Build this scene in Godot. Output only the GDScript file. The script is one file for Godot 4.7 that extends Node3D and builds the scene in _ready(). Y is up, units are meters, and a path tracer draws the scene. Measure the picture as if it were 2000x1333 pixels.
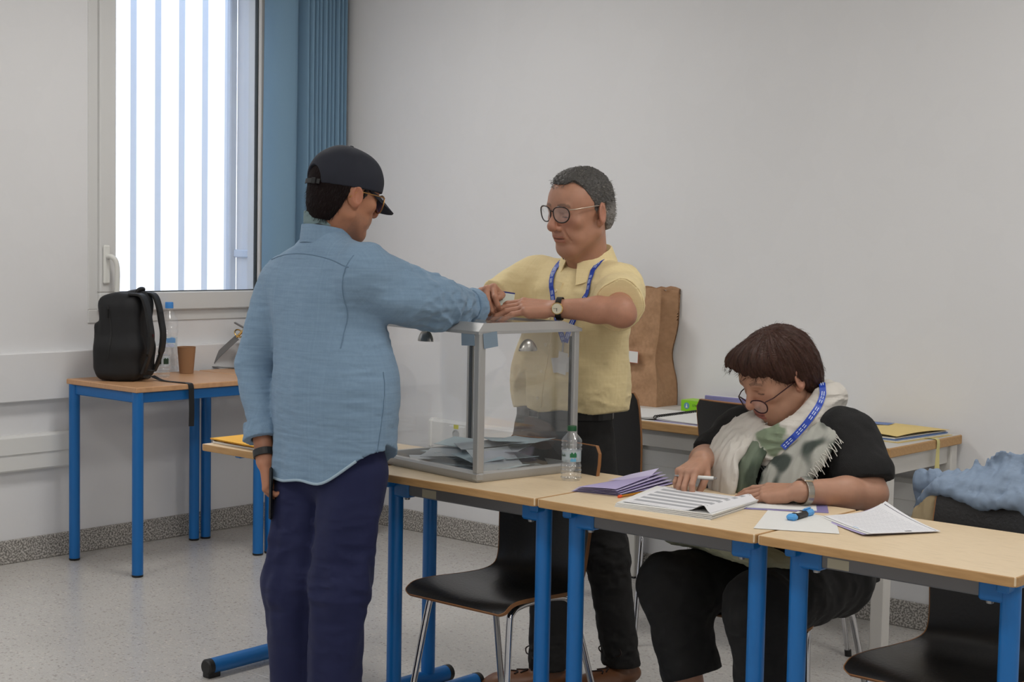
extends Node3D

func _ready() -> void:
	# ---- camera
	var cam := Camera3D.new()
	cam.name = "camera"
	cam.position = Vector3(0, 1.48, 0)
	cam.rotation_degrees = Vector3(-3.83, 41.19, 1.06)
	cam.fov = 25.06
	cam.near = 0.05
	cam.far = 200.0
	add_child(cam)
	cam.current = true
	# ---- sky and exposure
	var we := WorldEnvironment.new()
	we.name = "environment"
	var env := Environment.new()
	env.background_mode = Environment.BG_SKY
	var sky := Sky.new()
	var sm := ProceduralSkyMaterial.new()
	sm.sky_top_color = Color(0.52, 0.65, 0.84)
	sm.sky_horizon_color = Color(0.86, 0.90, 0.95)
	sm.ground_bottom_color = Color(0.55, 0.55, 0.54)
	sm.ground_horizon_color = Color(0.70, 0.71, 0.72)
	sky.sky_material = sm
	env.sky = sky
	env.background_energy_multiplier = 4.2
	env.tonemap_mode = Environment.TONE_MAPPER_LINEAR
	env.tonemap_exposure = 1.0
	env.sdfgi_enabled = true
	env.ssao_enabled = true
	env.ssil_enabled = true
	we.environment = env
	add_child(we)
	# ---- sun: stands behind the building, lights the cladding across the yard
	var sun := DirectionalLight3D.new()
	sun.name = "sun"
	sun.look_at_from_position(Vector3.ZERO, Vector3(-0.62, -0.68, 0.30), Vector3.UP)
	sun.light_energy = 2.3
	sun.light_color = Color(1.0, 0.96, 0.90)
	sun.light_angular_distance = 0.5
	sun.shadow_enabled = true
	add_child(sun)
	# ---- the ceiling's light panels
	for q in LAMPS: ceiling_panel(q)
	print("light"); room(); print("room"); furniture(); print("furniture"); things_left(); things_front(); things_back(); print("things"); people(); print("people")

const BACK := -5.45
const LEFT := -6.09
const RIGHT := 2.4
const FRONT := 3.2
const TOP := 3.05
const LAMPS := [[-4.6, -3.9], [-4.6, -1.4], [-4.6, 1.1], [-1.6, -3.9], [-1.6, -1.4], [-1.6, 1.1], [1.1, -3.9], [1.1, -1.4], [1.1, 1.1]]
const LAMP_ENERGY := 1.85

func ceiling_panel(q: Array) -> void:
	var t := thing("ceiling_light", "square ceiling light panel, %s row from the window wall, %s from the back wall" % [["first", "second", "third"][LAMPS.find(q) / 3], ["first", "second", "third"][LAMPS.find(q) % 3]], "ceiling light", Vector3(q[0], TOP, q[1]), 0.0, "ceiling light panels")
	part("frame", MB.new().box(Vector3(-0.3, -0.012, 0), Vector3(0.03, 0.024, 0.63)).box(Vector3(0.3, -0.012, 0), Vector3(0.03, 0.024, 0.63)).box(Vector3(0, -0.012, -0.3), Vector3(0.57, 0.024, 0.03)).box(Vector3(0, -0.012, 0.3), Vector3(0.57, 0.024, 0.03)), mat("lamp frame", Color(0.85, 0.85, 0.84), 0.5), t)
	var g := mat("lamp diffuser", Color(0.9, 0.9, 0.88), 0.5)
	g.emission_enabled = true
	g.emission = Color(1.0, 0.97, 0.93)
	g.emission_energy_multiplier = 1.5
	part("diffuser", MB.new().box(Vector3(0, -0.008, 0), Vector3(0.57, 0.012, 0.57), 0.0), g, t)
	var l := AreaLight3D.new()
	l.name = "panel_light"
	l.area_size = Vector2(0.56, 0.56)
	l.light_energy = LAMP_ENERGY
	l.light_color = Color(1.0, 0.99, 0.975)
	l.area_range = 12.0
	l.shadow_enabled = true
	l.position = Vector3(0, -0.02, 0)
	l.rotation_degrees = Vector3(-90, 0, 0)
	t.add_child(l)

# ---------------------------------------------------------------- naming and scene tree
var taken := {}
var mats := {}
var texs := {}

func numbered(called: String) -> String:
	var n: int = taken.get(called, 0)
	taken[called] = n + 1
	return called if n == 0 else "%s_%03d" % [called, n]

func thing(called: String, label: String, category: String, at := Vector3.ZERO, turn := 0.0, group := "") -> Node3D:
	var o := Node3D.new()
	o.name = numbered(called)
	add_child(o)
	o.position = at
	o.rotation.y = turn
	tag(o, label, category, group)
	return o

func tag(o: Node, label: String, category := "", group := "", kind := "") -> void:
	o.set_meta("label", label)
	if category: o.set_meta("category", category)
	if group: o.set_meta("group", group)
	if kind: o.set_meta("kind", kind)

func part(called: String, mb: MB, m: Material, parent: Node, label := "") -> MeshInstance3D:
	var o := MeshInstance3D.new()
	o.name = called
	o.mesh = mb.mesh(m)
	parent.add_child(o, true)
	if label: o.set_meta("label", label)
	return o

func struct(called: String, mb: MB, m: Material, label := "") -> MeshInstance3D:
	var o := MeshInstance3D.new()
	o.name = called
	o.mesh = mb.mesh(m)
	add_child(o)
	o.set_meta("kind", "structure")
	if label: o.set_meta("label", label)
	return o

# ---------------------------------------------------------------- materials
func mat(key: String, col: Color, rough := 0.6, metal := 0.0) -> StandardMaterial3D:
	if mats.has(key): return mats[key]
	var m := StandardMaterial3D.new()
	m.resource_name = key
	m.albedo_color = col
	m.roughness = rough
	m.metallic = metal
	mats[key] = m
	return m

func noise_tex(key: String, kind: int, freq: float, cols: Array, size := 512, octaves := 4, offs := []) -> NoiseTexture2D:
	if texs.has(key): return texs[key]
	var f := FastNoiseLite.new()
	f.noise_type = kind
	f.frequency = freq
	f.fractal_octaves = octaves
	f.seed = hash(key) % 1000
	var g := Gradient.new()
	var pc := PackedColorArray(); var po := PackedFloat32Array()
	for i in cols.size():
		pc.append(cols[i]); po.append(offs[i] if offs.size() else float(i) / (cols.size() - 1))
	g.colors = pc; g.offsets = po
	var t := NoiseTexture2D.new()
	t.width = size; t.height = size; t.seamless = true; t.noise = f; t.color_ramp = g
	texs[key] = t
	return t

func tri_tex(m: StandardMaterial3D, t: Texture2D, scale: float, world := true) -> StandardMaterial3D:
	m.albedo_texture = t
	m.uv1_triplanar = true
	m.uv1_world_triplanar = world
	m.uv1_scale = Vector3.ONE * scale
	return m

func bump(m: StandardMaterial3D, key: String, kind: int, freq: float, strength: float, scale: float, world := false, size := 512) -> StandardMaterial3D:
	var f := FastNoiseLite.new()
	f.noise_type = kind
	f.frequency = freq
	f.fractal_octaves = 3
	f.seed = hash(key) % 1000
	var t := NoiseTexture2D.new()
	t.width = size; t.height = size; t.seamless = true; t.noise = f; t.as_normal_map = true; t.bump_strength = 8.0
	m.normal_enabled = true
	m.normal_texture = t
	m.normal_scale = strength
	if not m.uv1_triplanar:
		m.uv1_triplanar = true
		m.uv1_world_triplanar = world
		m.uv1_scale = Vector3.ONE * scale
	return m

func weave_image(key: String, a: Color, b: Color, n: int, rnd: float) -> ImageTexture:
	# woven threads: light weft over darker warp, with slubs of thicker yarn
	if texs.has(key): return texs[key]
	var im := Image.create(n, n, false, Image.FORMAT_RGB8)
	var rs := RandomNumberGenerator.new(); rs.seed = 11
	var f := FastNoiseLite.new(); f.seed = 4; f.frequency = 0.02; f.fractal_octaves = 3
	var row := []; var colm := []
	for i in n:
		row.append(rs.randf()); colm.append(rs.randf())
	for y in n:
		for x in n:
			var over := ((x / 2 + y / 2) % 2) == 0
			var t: float = (0.40 + rnd * 0.6 * (row[y] - 0.5)) if over else (0.60 + rnd * 0.6 * (colm[x] - 0.5))
			t += (rs.randf() - 0.5) * rnd * 0.5 + 0.16 * f.get_noise_2d(x * 0.35, y * 3.0) + 0.07 * f.get_noise_2d(x * 3.0 + 500.0, y * 0.4)
			im.set_pixel(x, y, a.lerp(b, clampf(t, 0, 1)))
	texs[key] = ImageTexture.create_from_image(im)
	return texs[key]

# ---------------------------------------------------------------- mesh builder
class MB:
	var v := PackedVector3Array()
	var n := PackedVector3Array()
	var c := PackedColorArray()
	var uv := PackedVector2Array()
	var ix := PackedInt32Array()
	var col := Color.WHITE
	var has_uv := false
	var has_col := false
	func vert(p: Vector3, nn: Vector3, t := Vector2.ZERO) -> int:
		v.append(p); n.append(nn); c.append(col); uv.append(t)
		return v.size() - 1
	func face3(a: int, b: int, d: int) -> void:
		var g := (v[b] - v[a]).cross(v[d] - v[a])
		if g.dot(n[a] + n[b] + n[d]) > 0.0:
			ix.append(a); ix.append(d); ix.append(b)
		else:
			ix.append(a); ix.append(b); ix.append(d)
	func quad(a: Vector3, b: Vector3, d: Vector3, e: Vector3, out := Vector3.ZERO) -> void:
		var nn := (d - a).cross(e - b)
		if nn.length_squared() < 1e-16: nn = (b - a).cross(d - a)
		nn = nn.normalized()
		if out != Vector3.ZERO and nn.dot(out) < 0: nn = -nn
		var i := vert(a, nn, Vector2(0, 0)); vert(b, nn, Vector2(1, 0)); vert(d, nn, Vector2(1, 1)); vert(e, nn, Vector2(0, 1))
		face3(i, i + 1, i + 2); face3(i, i + 2, i + 3)
	func tri(a: Vector3, b: Vector3, d: Vector3, out: Vector3) -> void:
		var nn := (b - a).cross(d - a).normalized()
		if nn.dot(out) < 0: nn = -nn
		var i := vert(a, nn); vert(b, nn); vert(d, nn)
		face3(i, i + 1, i + 2)
	func box(ce: Vector3, s: Vector3, bev := 0.003, ba := Basis.IDENTITY) -> MB:
		var h := s / 2.0
		bev = minf(bev, minf(h.x, minf(h.y, h.z)) * 0.98)
		var ax := [Vector3.RIGHT, Vector3.UP, Vector3.BACK]
		for k in 3:
			var i := (k + 1) % 3; var j := (k + 2) % 3
			for sg in [-1.0, 1.0]:
				var o: Vector3 = ax[k] * h[k] * sg
				var a: Vector3 = ax[i] * (h[i] - bev); var b: Vector3 = ax[j] * (h[j] - bev)
				quad(ce + ba * (o - a - b), ce + ba * (o + a - b), ce + ba * (o + a + b), ce + ba * (o - a + b), ba * o)
		if bev <= 0.0: return self
		for k in 3:
			var i := (k + 1) % 3; var j := (k + 2) % 3
			for si in [-1.0, 1.0]:
				for sj in [-1.0, 1.0]:
					var l: Vector3 = ax[k] * (h[k] - bev)
					var p: Vector3 = ax[i] * h[i] * si + ax[j] * (h[j] - bev) * sj
					var q: Vector3 = ax[i] * (h[i] - bev) * si + ax[j] * h[j] * sj
					quad(ce + ba * (p - l), ce + ba * (p + l), ce + ba * (q + l), ce + ba * (q - l), ba * (p + q))
		for sx in [-1.0, 1.0]:
			for sy in [-1.0, 1.0]:
				for sz in [-1.0, 1.0]:
					var s3 := Vector3(sx, sy, sz)
					tri(ce + ba * (Vector3(h.x, h.y - bev, h.z - bev) * s3), ce + ba * (Vector3(h.x - bev, h.y, h.z - bev) * s3), ce + ba * (Vector3(h.x - bev, h.y - bev, h.z) * s3), ba * s3)
		return self
	func span(a: Vector3, b: Vector3, bev := 0.0) -> MB:
		return box((a + b) / 2, (b - a).abs(), bev)
	func sweep(path: Array, prof: PackedVector2Array, smooth: bool, caps := true, up := Vector3.UP, scales := [], closed := false, ups := []) -> MB:
		# closed 2-D outline carried along a path; prof.x runs across, prof.y along the frame's up
		var np := path.size(); var m := prof.size()
		var rings := []
		var ru := up
		for i in np:
			var t: Vector3
			if closed: t = (path[(i + 1) % np] - path[(i - 1 + np) % np]).normalized()
			else: t = (path[mini(i + 1, np - 1)] - path[maxi(i - 1, 0)]).normalized()
			if ups.size(): ru = ups[i]
			var side := t.cross(ru)
			if side.length() < 1e-4: side = t.cross(Vector3(0.3, 0.9, 0.31))
			side = side.normalized()
			var u := side.cross(t).normalized()
			ru = u
			var sc: Vector2 = Vector2.ONE
			if scales.size():
				sc = scales[i] if scales[i] is Vector2 else Vector2.ONE * scales[i]
			rings.append([path[i], side, u, sc])
		var nn := []
		for j in m:
			var e: Vector2 = prof[(j + 1) % m] - prof[(j - 1 + m) % m]
			nn.append(Vector2(e.y, -e.x).normalized())
		var area := 0.0
		for j in m: area += prof[j].cross(prof[(j + 1) % m])
		var sgn := 1.0 if area > 0 else -1.0
		var last := np if closed else np - 1
		if smooth:
			var base := v.size()
			for i in np:
				var r: Array = rings[i]
				for j in m:
					var q: Vector2 = prof[j] * (r[3] as Vector2)
					var nq: Vector2 = nn[j] * sgn
					vert(r[0] + r[1] * q.x + r[2] * q.y, (r[1] * nq.x + r[2] * nq.y).normalized(), Vector2(float(i) / np, float(j) / m))
			for i in last:
				for j in m:
					var a := base + i * m + j; var b := base + i * m + (j + 1) % m
					var d := base + ((i + 1) % np) * m + (j + 1) % m; var e2 := base + ((i + 1) % np) * m + j
					face3(a, b, d); face3(a, d, e2)
		else:
			for i in last:
				var r: Array = rings[i]; var s: Array = rings[(i + 1) % np]
				for j in m:
					var q: Vector2 = prof[j] * (r[3] as Vector2); var q2: Vector2 = prof[(j + 1) % m] * (r[3] as Vector2)
					var w: Vector2 = prof[j] * (s[3] as Vector2); var w2: Vector2 = prof[(j + 1) % m] * (s[3] as Vector2)
					var ee: Vector2 = prof[(j + 1) % m] - prof[j]
					var o := Vector2(ee.y, -ee.x) * sgn
					quad(r[0] + r[1] * q.x + r[2] * q.y, r[0] + r[1] * q2.x + r[2] * q2.y, s[0] + s[1] * w2.x + s[2] * w2.y, s[0] + s[1] * w.x + s[2] * w.y, r[1] * o.x + r[2] * o.y)
		if caps and not closed:
			var tr := Geometry2D.triangulate_polygon(prof)
			for e in 2:
				var r: Array = rings[0 if e == 0 else np - 1]
				var o: Vector3 = (path[0] - path[1]) if e == 0 else (path[np - 1] - path[np - 2])
				o = o.normalized()
				var base := v.size()
				for j in m:
					var q: Vector2 = prof[j] * (r[3] as Vector2)
					vert(r[0] + r[1] * q.x + r[2] * q.y, o)
				for k in range(0, tr.size(), 3): face3(base + tr[k], base + tr[k + 1], base + tr[k + 2])
		return self
	static func ring(r: float, seg: int, ry := -1.0) -> PackedVector2Array:
		var p := PackedVector2Array()
		for j in seg:
			p.append(Vector2(cos(TAU * j / seg) * r, sin(TAU * j / seg) * (ry if ry > 0 else r)))
		return p
	static func rect(w: float, h: float, bev := 0.0) -> PackedVector2Array:
		if bev <= 0: return PackedVector2Array([Vector2(-w / 2, -h / 2), Vector2(w / 2, -h / 2), Vector2(w / 2, h / 2), Vector2(-w / 2, h / 2)])
		var p := PackedVector2Array()
		for q in [[1, -1], [1, 1], [-1, 1], [-1, -1]]:
			var cx: float = q[0] * (w / 2 - bev); var cy: float = q[1] * (h / 2 - bev)
			var a0 := atan2(q[1], q[0]) - PI / 4
			for k in 3: p.append(Vector2(cx + cos(a0 + PI / 4 * k) * bev, cy + sin(a0 + PI / 4 * k) * bev))
		return p
	func tube(path: Array, r: float, seg := 12, caps := true, scales := [], closed := false) -> MB:
		return sweep(path, MB.ring(r, seg), true, caps, Vector3(0.02, 1, 0.03), scales, closed)
	func lathe(prof: Array, seg := 28, ce := Vector3.ZERO, ba := Basis.IDENTITY, sharp := 0.75) -> MB:
		# prof: Vector2(radius, height), listed so that outside is on the right hand going up
		var m := prof.size()
		for k in m - 1:
			var e: Vector2 = prof[k + 1] - prof[k]
			if e.length() < 1e-6: continue
			var fn := Vector2(e.y, -e.x).normalized()
			var n0 := fn; var n1 := fn
			if k > 0:
				var e0: Vector2 = prof[k] - prof[k - 1]
				var f0 := Vector2(e0.y, -e0.x).normalized()
				if f0.dot(fn) > sharp: n0 = (f0 + fn).normalized()
			if k < m - 2:
				var e1: Vector2 = prof[k + 2] - prof[k + 1]
				var f1 := Vector2(e1.y, -e1.x).normalized()
				if f1.dot(fn) > sharp: n1 = (f1 + fn).normalized()
			var base := v.size()
			for j in seg + 1:
				var a := TAU * j / seg
				var dr := Vector3(cos(a), 0, sin(a))
				vert(ce + ba * (dr * prof[k].x + Vector3.UP * prof[k].y), ba * (dr * n0.x + Vector3.UP * n0.y), Vector2(float(j) / seg, prof[k].y))
				vert(ce + ba * (dr * prof[k + 1].x + Vector3.UP * prof[k + 1].y), ba * (dr * n1.x + Vector3.UP * n1.y), Vector2(float(j) / seg, prof[k + 1].y))
			for j in seg:
				var a := base + j * 2
				face3(a, a + 1, a + 3); face3(a, a + 3, a + 2)
		return self
	func sheet(g: Array, thick := 0.0, closed_u := false, edges := true) -> MB:
		# g: rows of points; a smooth surface, or a closed slab of that thickness
		var nr := g.size(); var nc: int = g[0].size()
		var nor := []
		for i in nr:
			var rw := []
			for j in nc:
				var du: Vector3 = g[mini(i + 1, nr - 1)][j] - g[maxi(i - 1, 0)][j]
				var dv: Vector3
				if closed_u: dv = g[i][(j + 1) % nc] - g[i][(j - 1 + nc) % nc]
				else: dv = g[i][mini(j + 1, nc - 1)] - g[i][maxi(j - 1, 0)]
				rw.append(du.cross(dv).normalized())
			nor.append(rw)
		var sides := [1.0] if thick <= 0.0 else [1.0, -1.0]
		for s in sides:
			var base := v.size()
			for i in nr:
				for j in nc:
					var w: float = float(j) / nc if closed_u else float(j) / (nc - 1)
					vert(g[i][j] + nor[i][j] * (thick / 2 * s), nor[i][j] * s, Vector2(w, float(i) / (nr - 1)))
			for i in nr - 1:
				for j in (nc if closed_u else nc - 1):
					var a := base + i * nc + j; var b := base + i * nc + (j + 1) % nc
					var d := base + (i + 1) * nc + (j + 1) % nc; var e := base + (i + 1) * nc + j
					face3(a, b, d); face3(a, d, e)
		if thick > 0.0 and edges:
			var rim := []
			for j in nc: rim.append([0, j])
			if not closed_u:
				for i in range(1, nr): rim.append([i, nc - 1])
				for j in range(nc - 2, -1, -1): rim.append([nr - 1, j])
				for i in range(nr - 2, 0, -1): rim.append([i, 0])
			var loops := [rim]
			if closed_u:
				var r2 := []
				for j in nc: r2.append([nr - 1, j])
				loops.append(r2)
			for lp in loops:
				for k in lp.size():
					var a: Array = lp[k]; var b: Array = lp[(k + 1) % lp.size()]
					var pa: Vector3 = g[a[0]][a[1]]; var pb: Vector3 = g[b[0]][b[1]]
					var na: Vector3 = nor[a[0]][a[1]] * thick / 2; var nb: Vector3 = nor[b[0]][b[1]] * thick / 2
					var mid: Vector3 = g[nr / 2][nc / 2] if not closed_u else g[nr / 2][a[1]]
					quad(pa + na, pb + nb, pb - nb, pa - na, (pa + pb) / 2 - mid)
		return self
	func extrude(poly: PackedVector2Array, depth: float, tf: Transform3D) -> MB:
		# outline in x, y; thickness along z, centred
		return sweep([tf * Vector3(0, 0, -depth / 2), tf * Vector3(0, 0, depth / 2)], _flip(poly), false, true, tf.basis.y)
	func _flip(p: PackedVector2Array) -> PackedVector2Array:
		var q := PackedVector2Array()
		for a in p: q.append(Vector2(-a.x, a.y))
		return q
	func mesh(m: Material) -> ArrayMesh:
		var am := ArrayMesh.new()
		var a := []
		a.resize(Mesh.ARRAY_MAX)
		a[Mesh.ARRAY_VERTEX] = v
		a[Mesh.ARRAY_NORMAL] = n
		if has_uv: a[Mesh.ARRAY_TEX_UV] = uv
		if has_col: a[Mesh.ARRAY_COLOR] = c
		a[Mesh.ARRAY_INDEX] = ix
		am.add_surface_from_arrays(Mesh.PRIMITIVE_TRIANGLES, a)
		am.surface_set_material(0, m)
		return am

func curve(pts: Array, n: int) -> Array:
	# Catmull-Rom through the points
	var out := []
	for i in pts.size() - 1:
		var a = pts[maxi(i - 1, 0)]; var b = pts[i]; var d = pts[i + 1]; var e = pts[mini(i + 2, pts.size() - 1)]
		for k in n:
			var t := float(k) / n
			out.append(0.5 * ((2.0 * b) + (d - a) * t + (2.0 * a - 5.0 * b + 4.0 * d - e) * t * t + (3.0 * b - a - 3.0 * d + e) * t * t * t))
	out.append(pts[-1])
	return out

func words3(text: String, size: float, depth: float, font := "Droid Sans") -> TextMesh:
	var t := TextMesh.new()
	var f := SystemFont.new()
	f.font_names = PackedStringArray([font])
	t.font = f
	t.text = text
	t.font_size = 32
	t.pixel_size = size / 32.0
	t.depth = depth
	t.curve_step = 4.0
	return t

func lettering(called: String, text: String, size: float, m: Material, parent: Node, tf: Transform3D, depth := 0.0006) -> MeshInstance3D:
	var o := MeshInstance3D.new()
	o.name = called
	var t := words3(text, size, depth)
	t.material = m
	o.mesh = t
	o.transform = tf
	parent.add_child(o, true)
	return o

# ---------------------------------------------------------------- distance-field surfaces
class Field:
	var pr := []          # primitives
	var noise = null   # displacement, optional
	var amp := 0.0
	var cut = null     # distance kept inside, optional
	var live := []
	func cap(a: Vector3, b: Vector3, ra: float, rb: float, k := 0.02) -> Field:
		var ba := b - a
		pr.append([0, a, ba, ra, rb - ra, 1.0 / maxf(ba.length_squared(), 1e-9), k, (a + b) / 2, ba.length() / 2 + maxf(ra, rb)])
		return self
	func flat(a: Vector3, b: Vector3, ra: float, rb: float, side: Vector3, fl: float, k := 0.03) -> Field:
		# oval section: radius along side, radius times fl across
		var ba := b - a
		var t := ba.normalized()
		var u := (side - t * side.dot(t)).normalized()
		var w := t.cross(u)
		pr.append([1, a, ba, ra, rb - ra, 1.0 / maxf(ba.length_squared(), 1e-9), k, (a + b) / 2, ba.length() / 2 + maxf(ra, rb), u, w, 1.0 / fl, t])
		return self
	func ell(ce: Vector3, rad: Vector3, ba := Basis.IDENTITY, k := 0.02) -> Field:
		pr.append([2, ce, ba.inverse(), rad, Vector3(1 / rad.x, 1 / rad.y, 1 / rad.z), minf(rad.x, minf(rad.y, rad.z)), k, ce, maxf(rad.x, maxf(rad.y, rad.z))])
		return self
	func rbox(ce: Vector3, half: Vector3, rr: float, ba := Basis.IDENTITY, k := 0.01) -> Field:
		pr.append([3, ce, ba.inverse(), half - Vector3.ONE * rr, rr, 0.0, k, ce, half.length()])
		return self
	func less(k := 0.01) -> Field:
		pr[-1].append("less"); pr[-1][6] = k
		return self
	func one(q: Array, p: Vector3) -> float:
		match q[0]:
			0:
				var pa: Vector3 = p - q[1]
				var t := clampf(pa.dot(q[2]) * q[5], 0.0, 1.0)
				return (pa - q[2] * t).length() - q[3] - q[4] * t
			1:
				var pa: Vector3 = p - q[1]
				var t := clampf(pa.dot(q[2]) * q[5], 0.0, 1.0)
				var d: Vector3 = pa - q[2] * t
				var x := d.dot(q[9]); var y: float = d.dot(q[10]) * q[11]; var z := d.dot(q[12])
				return (sqrt(x * x + y * y + z * z) - q[3] - q[4] * t) / maxf(1.0, q[11] * 0.75)
			2:
				var l: Vector3 = q[2] * (p - q[1])
				var s := l * (q[4] as Vector3)
				var k0 := s.length()
				if k0 < 1e-5: return -q[5]
				var k1 := (s * (q[4] as Vector3)).length()
				return k0 * (k0 - 1.0) / k1
			_:
				var l: Vector3 = (q[2] * (p - q[1])).abs() - q[3]
				var o := Vector3(maxf(l.x, 0), maxf(l.y, 0), maxf(l.z, 0))
				return o.length() + minf(maxf(l.x, maxf(l.y, l.z)), 0.0) - q[4]
	func base(p: Vector3, list: Array) -> float:
		var d := 1e3
		for q in list:
			var e := one(q, p)
			var k: float = q[6]
			if q[-1] is String:
				var h := maxf(k - absf(-e - d), 0.0) / k
				d = maxf(d, -e) + h * h * k * 0.25
			else:
				var h := maxf(k - absf(e - d), 0.0) / k
				d = minf(d, e) - h * h * k * 0.25
		return d
	func at(p: Vector3, list := pr) -> float:
		var d := base(p, list)
		if amp > 0.0 and absf(d) < amp * 1.4 + 0.012: d += noise.call(p)
		if cut != null: d = maxf(d, cut.call(p))
		return d
	func near(ce: Vector3, reach: float) -> Array:
		var l := []
		for q in pr:
			if (ce - q[7]).length() < q[8] + reach + q[6] + 0.012 + amp: l.append(q)
		return l
	func grad(p: Vector3, e := 0.002) -> Vector3:
		return Vector3(at(p + Vector3(e, 0, 0)) - at(p - Vector3(e, 0, 0)), at(p + Vector3(0, e, 0)) - at(p - Vector3(0, e, 0)), at(p + Vector3(0, 0, e)) - at(p - Vector3(0, 0, e))).normalized()
	func snap(p: Vector3, off := 0.0) -> Vector3:
		for i in 4:
			p -= grad(p) * (at(p) - off) * 0.9
		return p
	func cast(p: Vector3, dir: Vector3, off := 0.0) -> Vector3:
		dir = dir.normalized()
		for i in 60:
			var d := at(p) - off
			if d < 0.0004: break
			p += dir * maxf(d * 0.7, 0.0004)
		return p
	func into(mb: MB, cell: float, paint = null, lo := Vector3.INF, hi := Vector3.INF) -> void:
		if lo == Vector3.INF:
			lo = Vector3.ONE * 1e9; hi = -lo
			for q in pr:
				if q[-1] is String: continue
				lo = lo.min(q[7] - Vector3.ONE * q[8]); hi = hi.max(q[7] + Vector3.ONE * q[8])
			lo -= Vector3.ONE * (cell * 2 + amp * 1.5); hi += Vector3.ONE * (cell * 2 + amp * 1.5)
		const B := 8
		var nx := int(ceil((hi.x - lo.x) / cell / B)) * B; var ny := int(ceil((hi.y - lo.y) / cell / B)) * B; var nz := int(ceil((hi.z - lo.z) / cell / B)) * B
		var sx := nx + 1; var sy := ny + 1; var sz := nz + 1
		var val := PackedFloat32Array(); val.resize(sx * sy * sz); val.fill(9.0)
		var blocks := []
		var hd := cell * B * 0.8661
		for bz in nz / B:
			for by in ny / B:
				for bx in nx / B:
					var ce := lo + Vector3(bx + 0.5, by + 0.5, bz + 0.5) * (cell * B)
					var list := near(ce, hd)
					if list.is_empty(): continue
					var d := base(ce, list)
					if absf(d) > hd * 1.25 + amp * 1.2 + 0.004:
						if not cut != null or d > 0: continue
						var dc: float = cut.call(ce)
						if absf(dc) > hd * 1.6: continue
					blocks.append([bx * B, by * B, bz * B])
					for k in B + 1:
						for j in B + 1:
							var o := (bz * B + k) * sx * sy + (by * B + j) * sx + bx * B
							for i in B + 1:
								if val[o + i] > 8.0:
									val[o + i] = at(lo + Vector3(bx * B + i, by * B + j, bz * B + k) * cell, list)
		var idx := {}
		var sxy := sx * sy
		var offs := [0, 1, sx, sx + 1, sxy, sxy + 1, sxy + sx, sxy + sx + 1]
		var cp := [Vector3(0, 0, 0), Vector3(1, 0, 0), Vector3(0, 1, 0), Vector3(1, 1, 0), Vector3(0, 0, 1), Vector3(1, 0, 1), Vector3(0, 1, 1), Vector3(1, 1, 1)]
		var ed := [[0, 1], [2, 3], [4, 5], [6, 7], [0, 2], [1, 3], [4, 6], [5, 7], [0, 4], [1, 5], [2, 6], [3, 7]]
		for b in blocks:
			for k in B:
				for j in B:
					var o: int = (b[2] + k) * sxy + (b[1] + j) * sx + b[0]
					for i in B:
						var q := o + i
						var m := 0
						for e in 8:
							if val[q + offs[e]] < 0.0: m += 1
						if m == 0 or m == 8: continue
						var s := Vector3.ZERO; var cnt := 0
						for e in ed:
							var a := val[q + offs[e[0]]]; var d := val[q + offs[e[1]]]
							if (a < 0.0) != (d < 0.0):
								s += (cp[e[0]] as Vector3).lerp(cp[e[1]], a / (a - d)); cnt += 1
						s /= cnt
						var v0 := val[q]; var v1 := val[q + 1]; var v2 := val[q + sx]; var v3 := val[q + sx + 1]
						var v4 := val[q + sxy]; var v5 := val[q + sxy + 1]; var v6 := val[q + sxy + sx]; var v7 := val[q + sxy + sx + 1]
						var g := Vector3(lerpf(lerpf(v1 - v0, v3 - v2, s.y), lerpf(v5 - v4, v7 - v6, s.y), s.z), lerpf(lerpf(v2 - v0, v3 - v1, s.x), lerpf(v6 - v4, v7 - v5, s.x), s.z), lerpf(lerpf(v4 - v0, v5 - v1, s.x), lerpf(v6 - v2, v7 - v3, s.x), s.y))
						var pp := lo + (Vector3(b[0] + i, b[1] + j, b[2] + k) + s) * cell
						var gn := g.normalized()
						if paint != null: mb.col = paint.call(pp, gn)
						idx[q] = mb.vert(pp, gn)
		if paint != null: mb.has_col = true
		for q in idx:
			var a := val[q] < 0.0
			if a != (val[q + 1] < 0.0): _quad(mb, idx, q, q - sx, q - sx - sxy, q - sxy)
			if a != (val[q + sx] < 0.0): _quad(mb, idx, q, q - 1, q - 1 - sxy, q - sxy)
			if a != (val[q + sxy] < 0.0): _quad(mb, idx, q, q - 1, q - 1 - sx, q - sx)
	func _quad(mb: MB, idx: Dictionary, a: int, b: int, d: int, e: int) -> void:
		if not (idx.has(a) and idx.has(b) and idx.has(d) and idx.has(e)): return
		mb.face3(idx[a], idx[b], idx[d]); mb.face3(idx[a], idx[d], idx[e])

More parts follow.
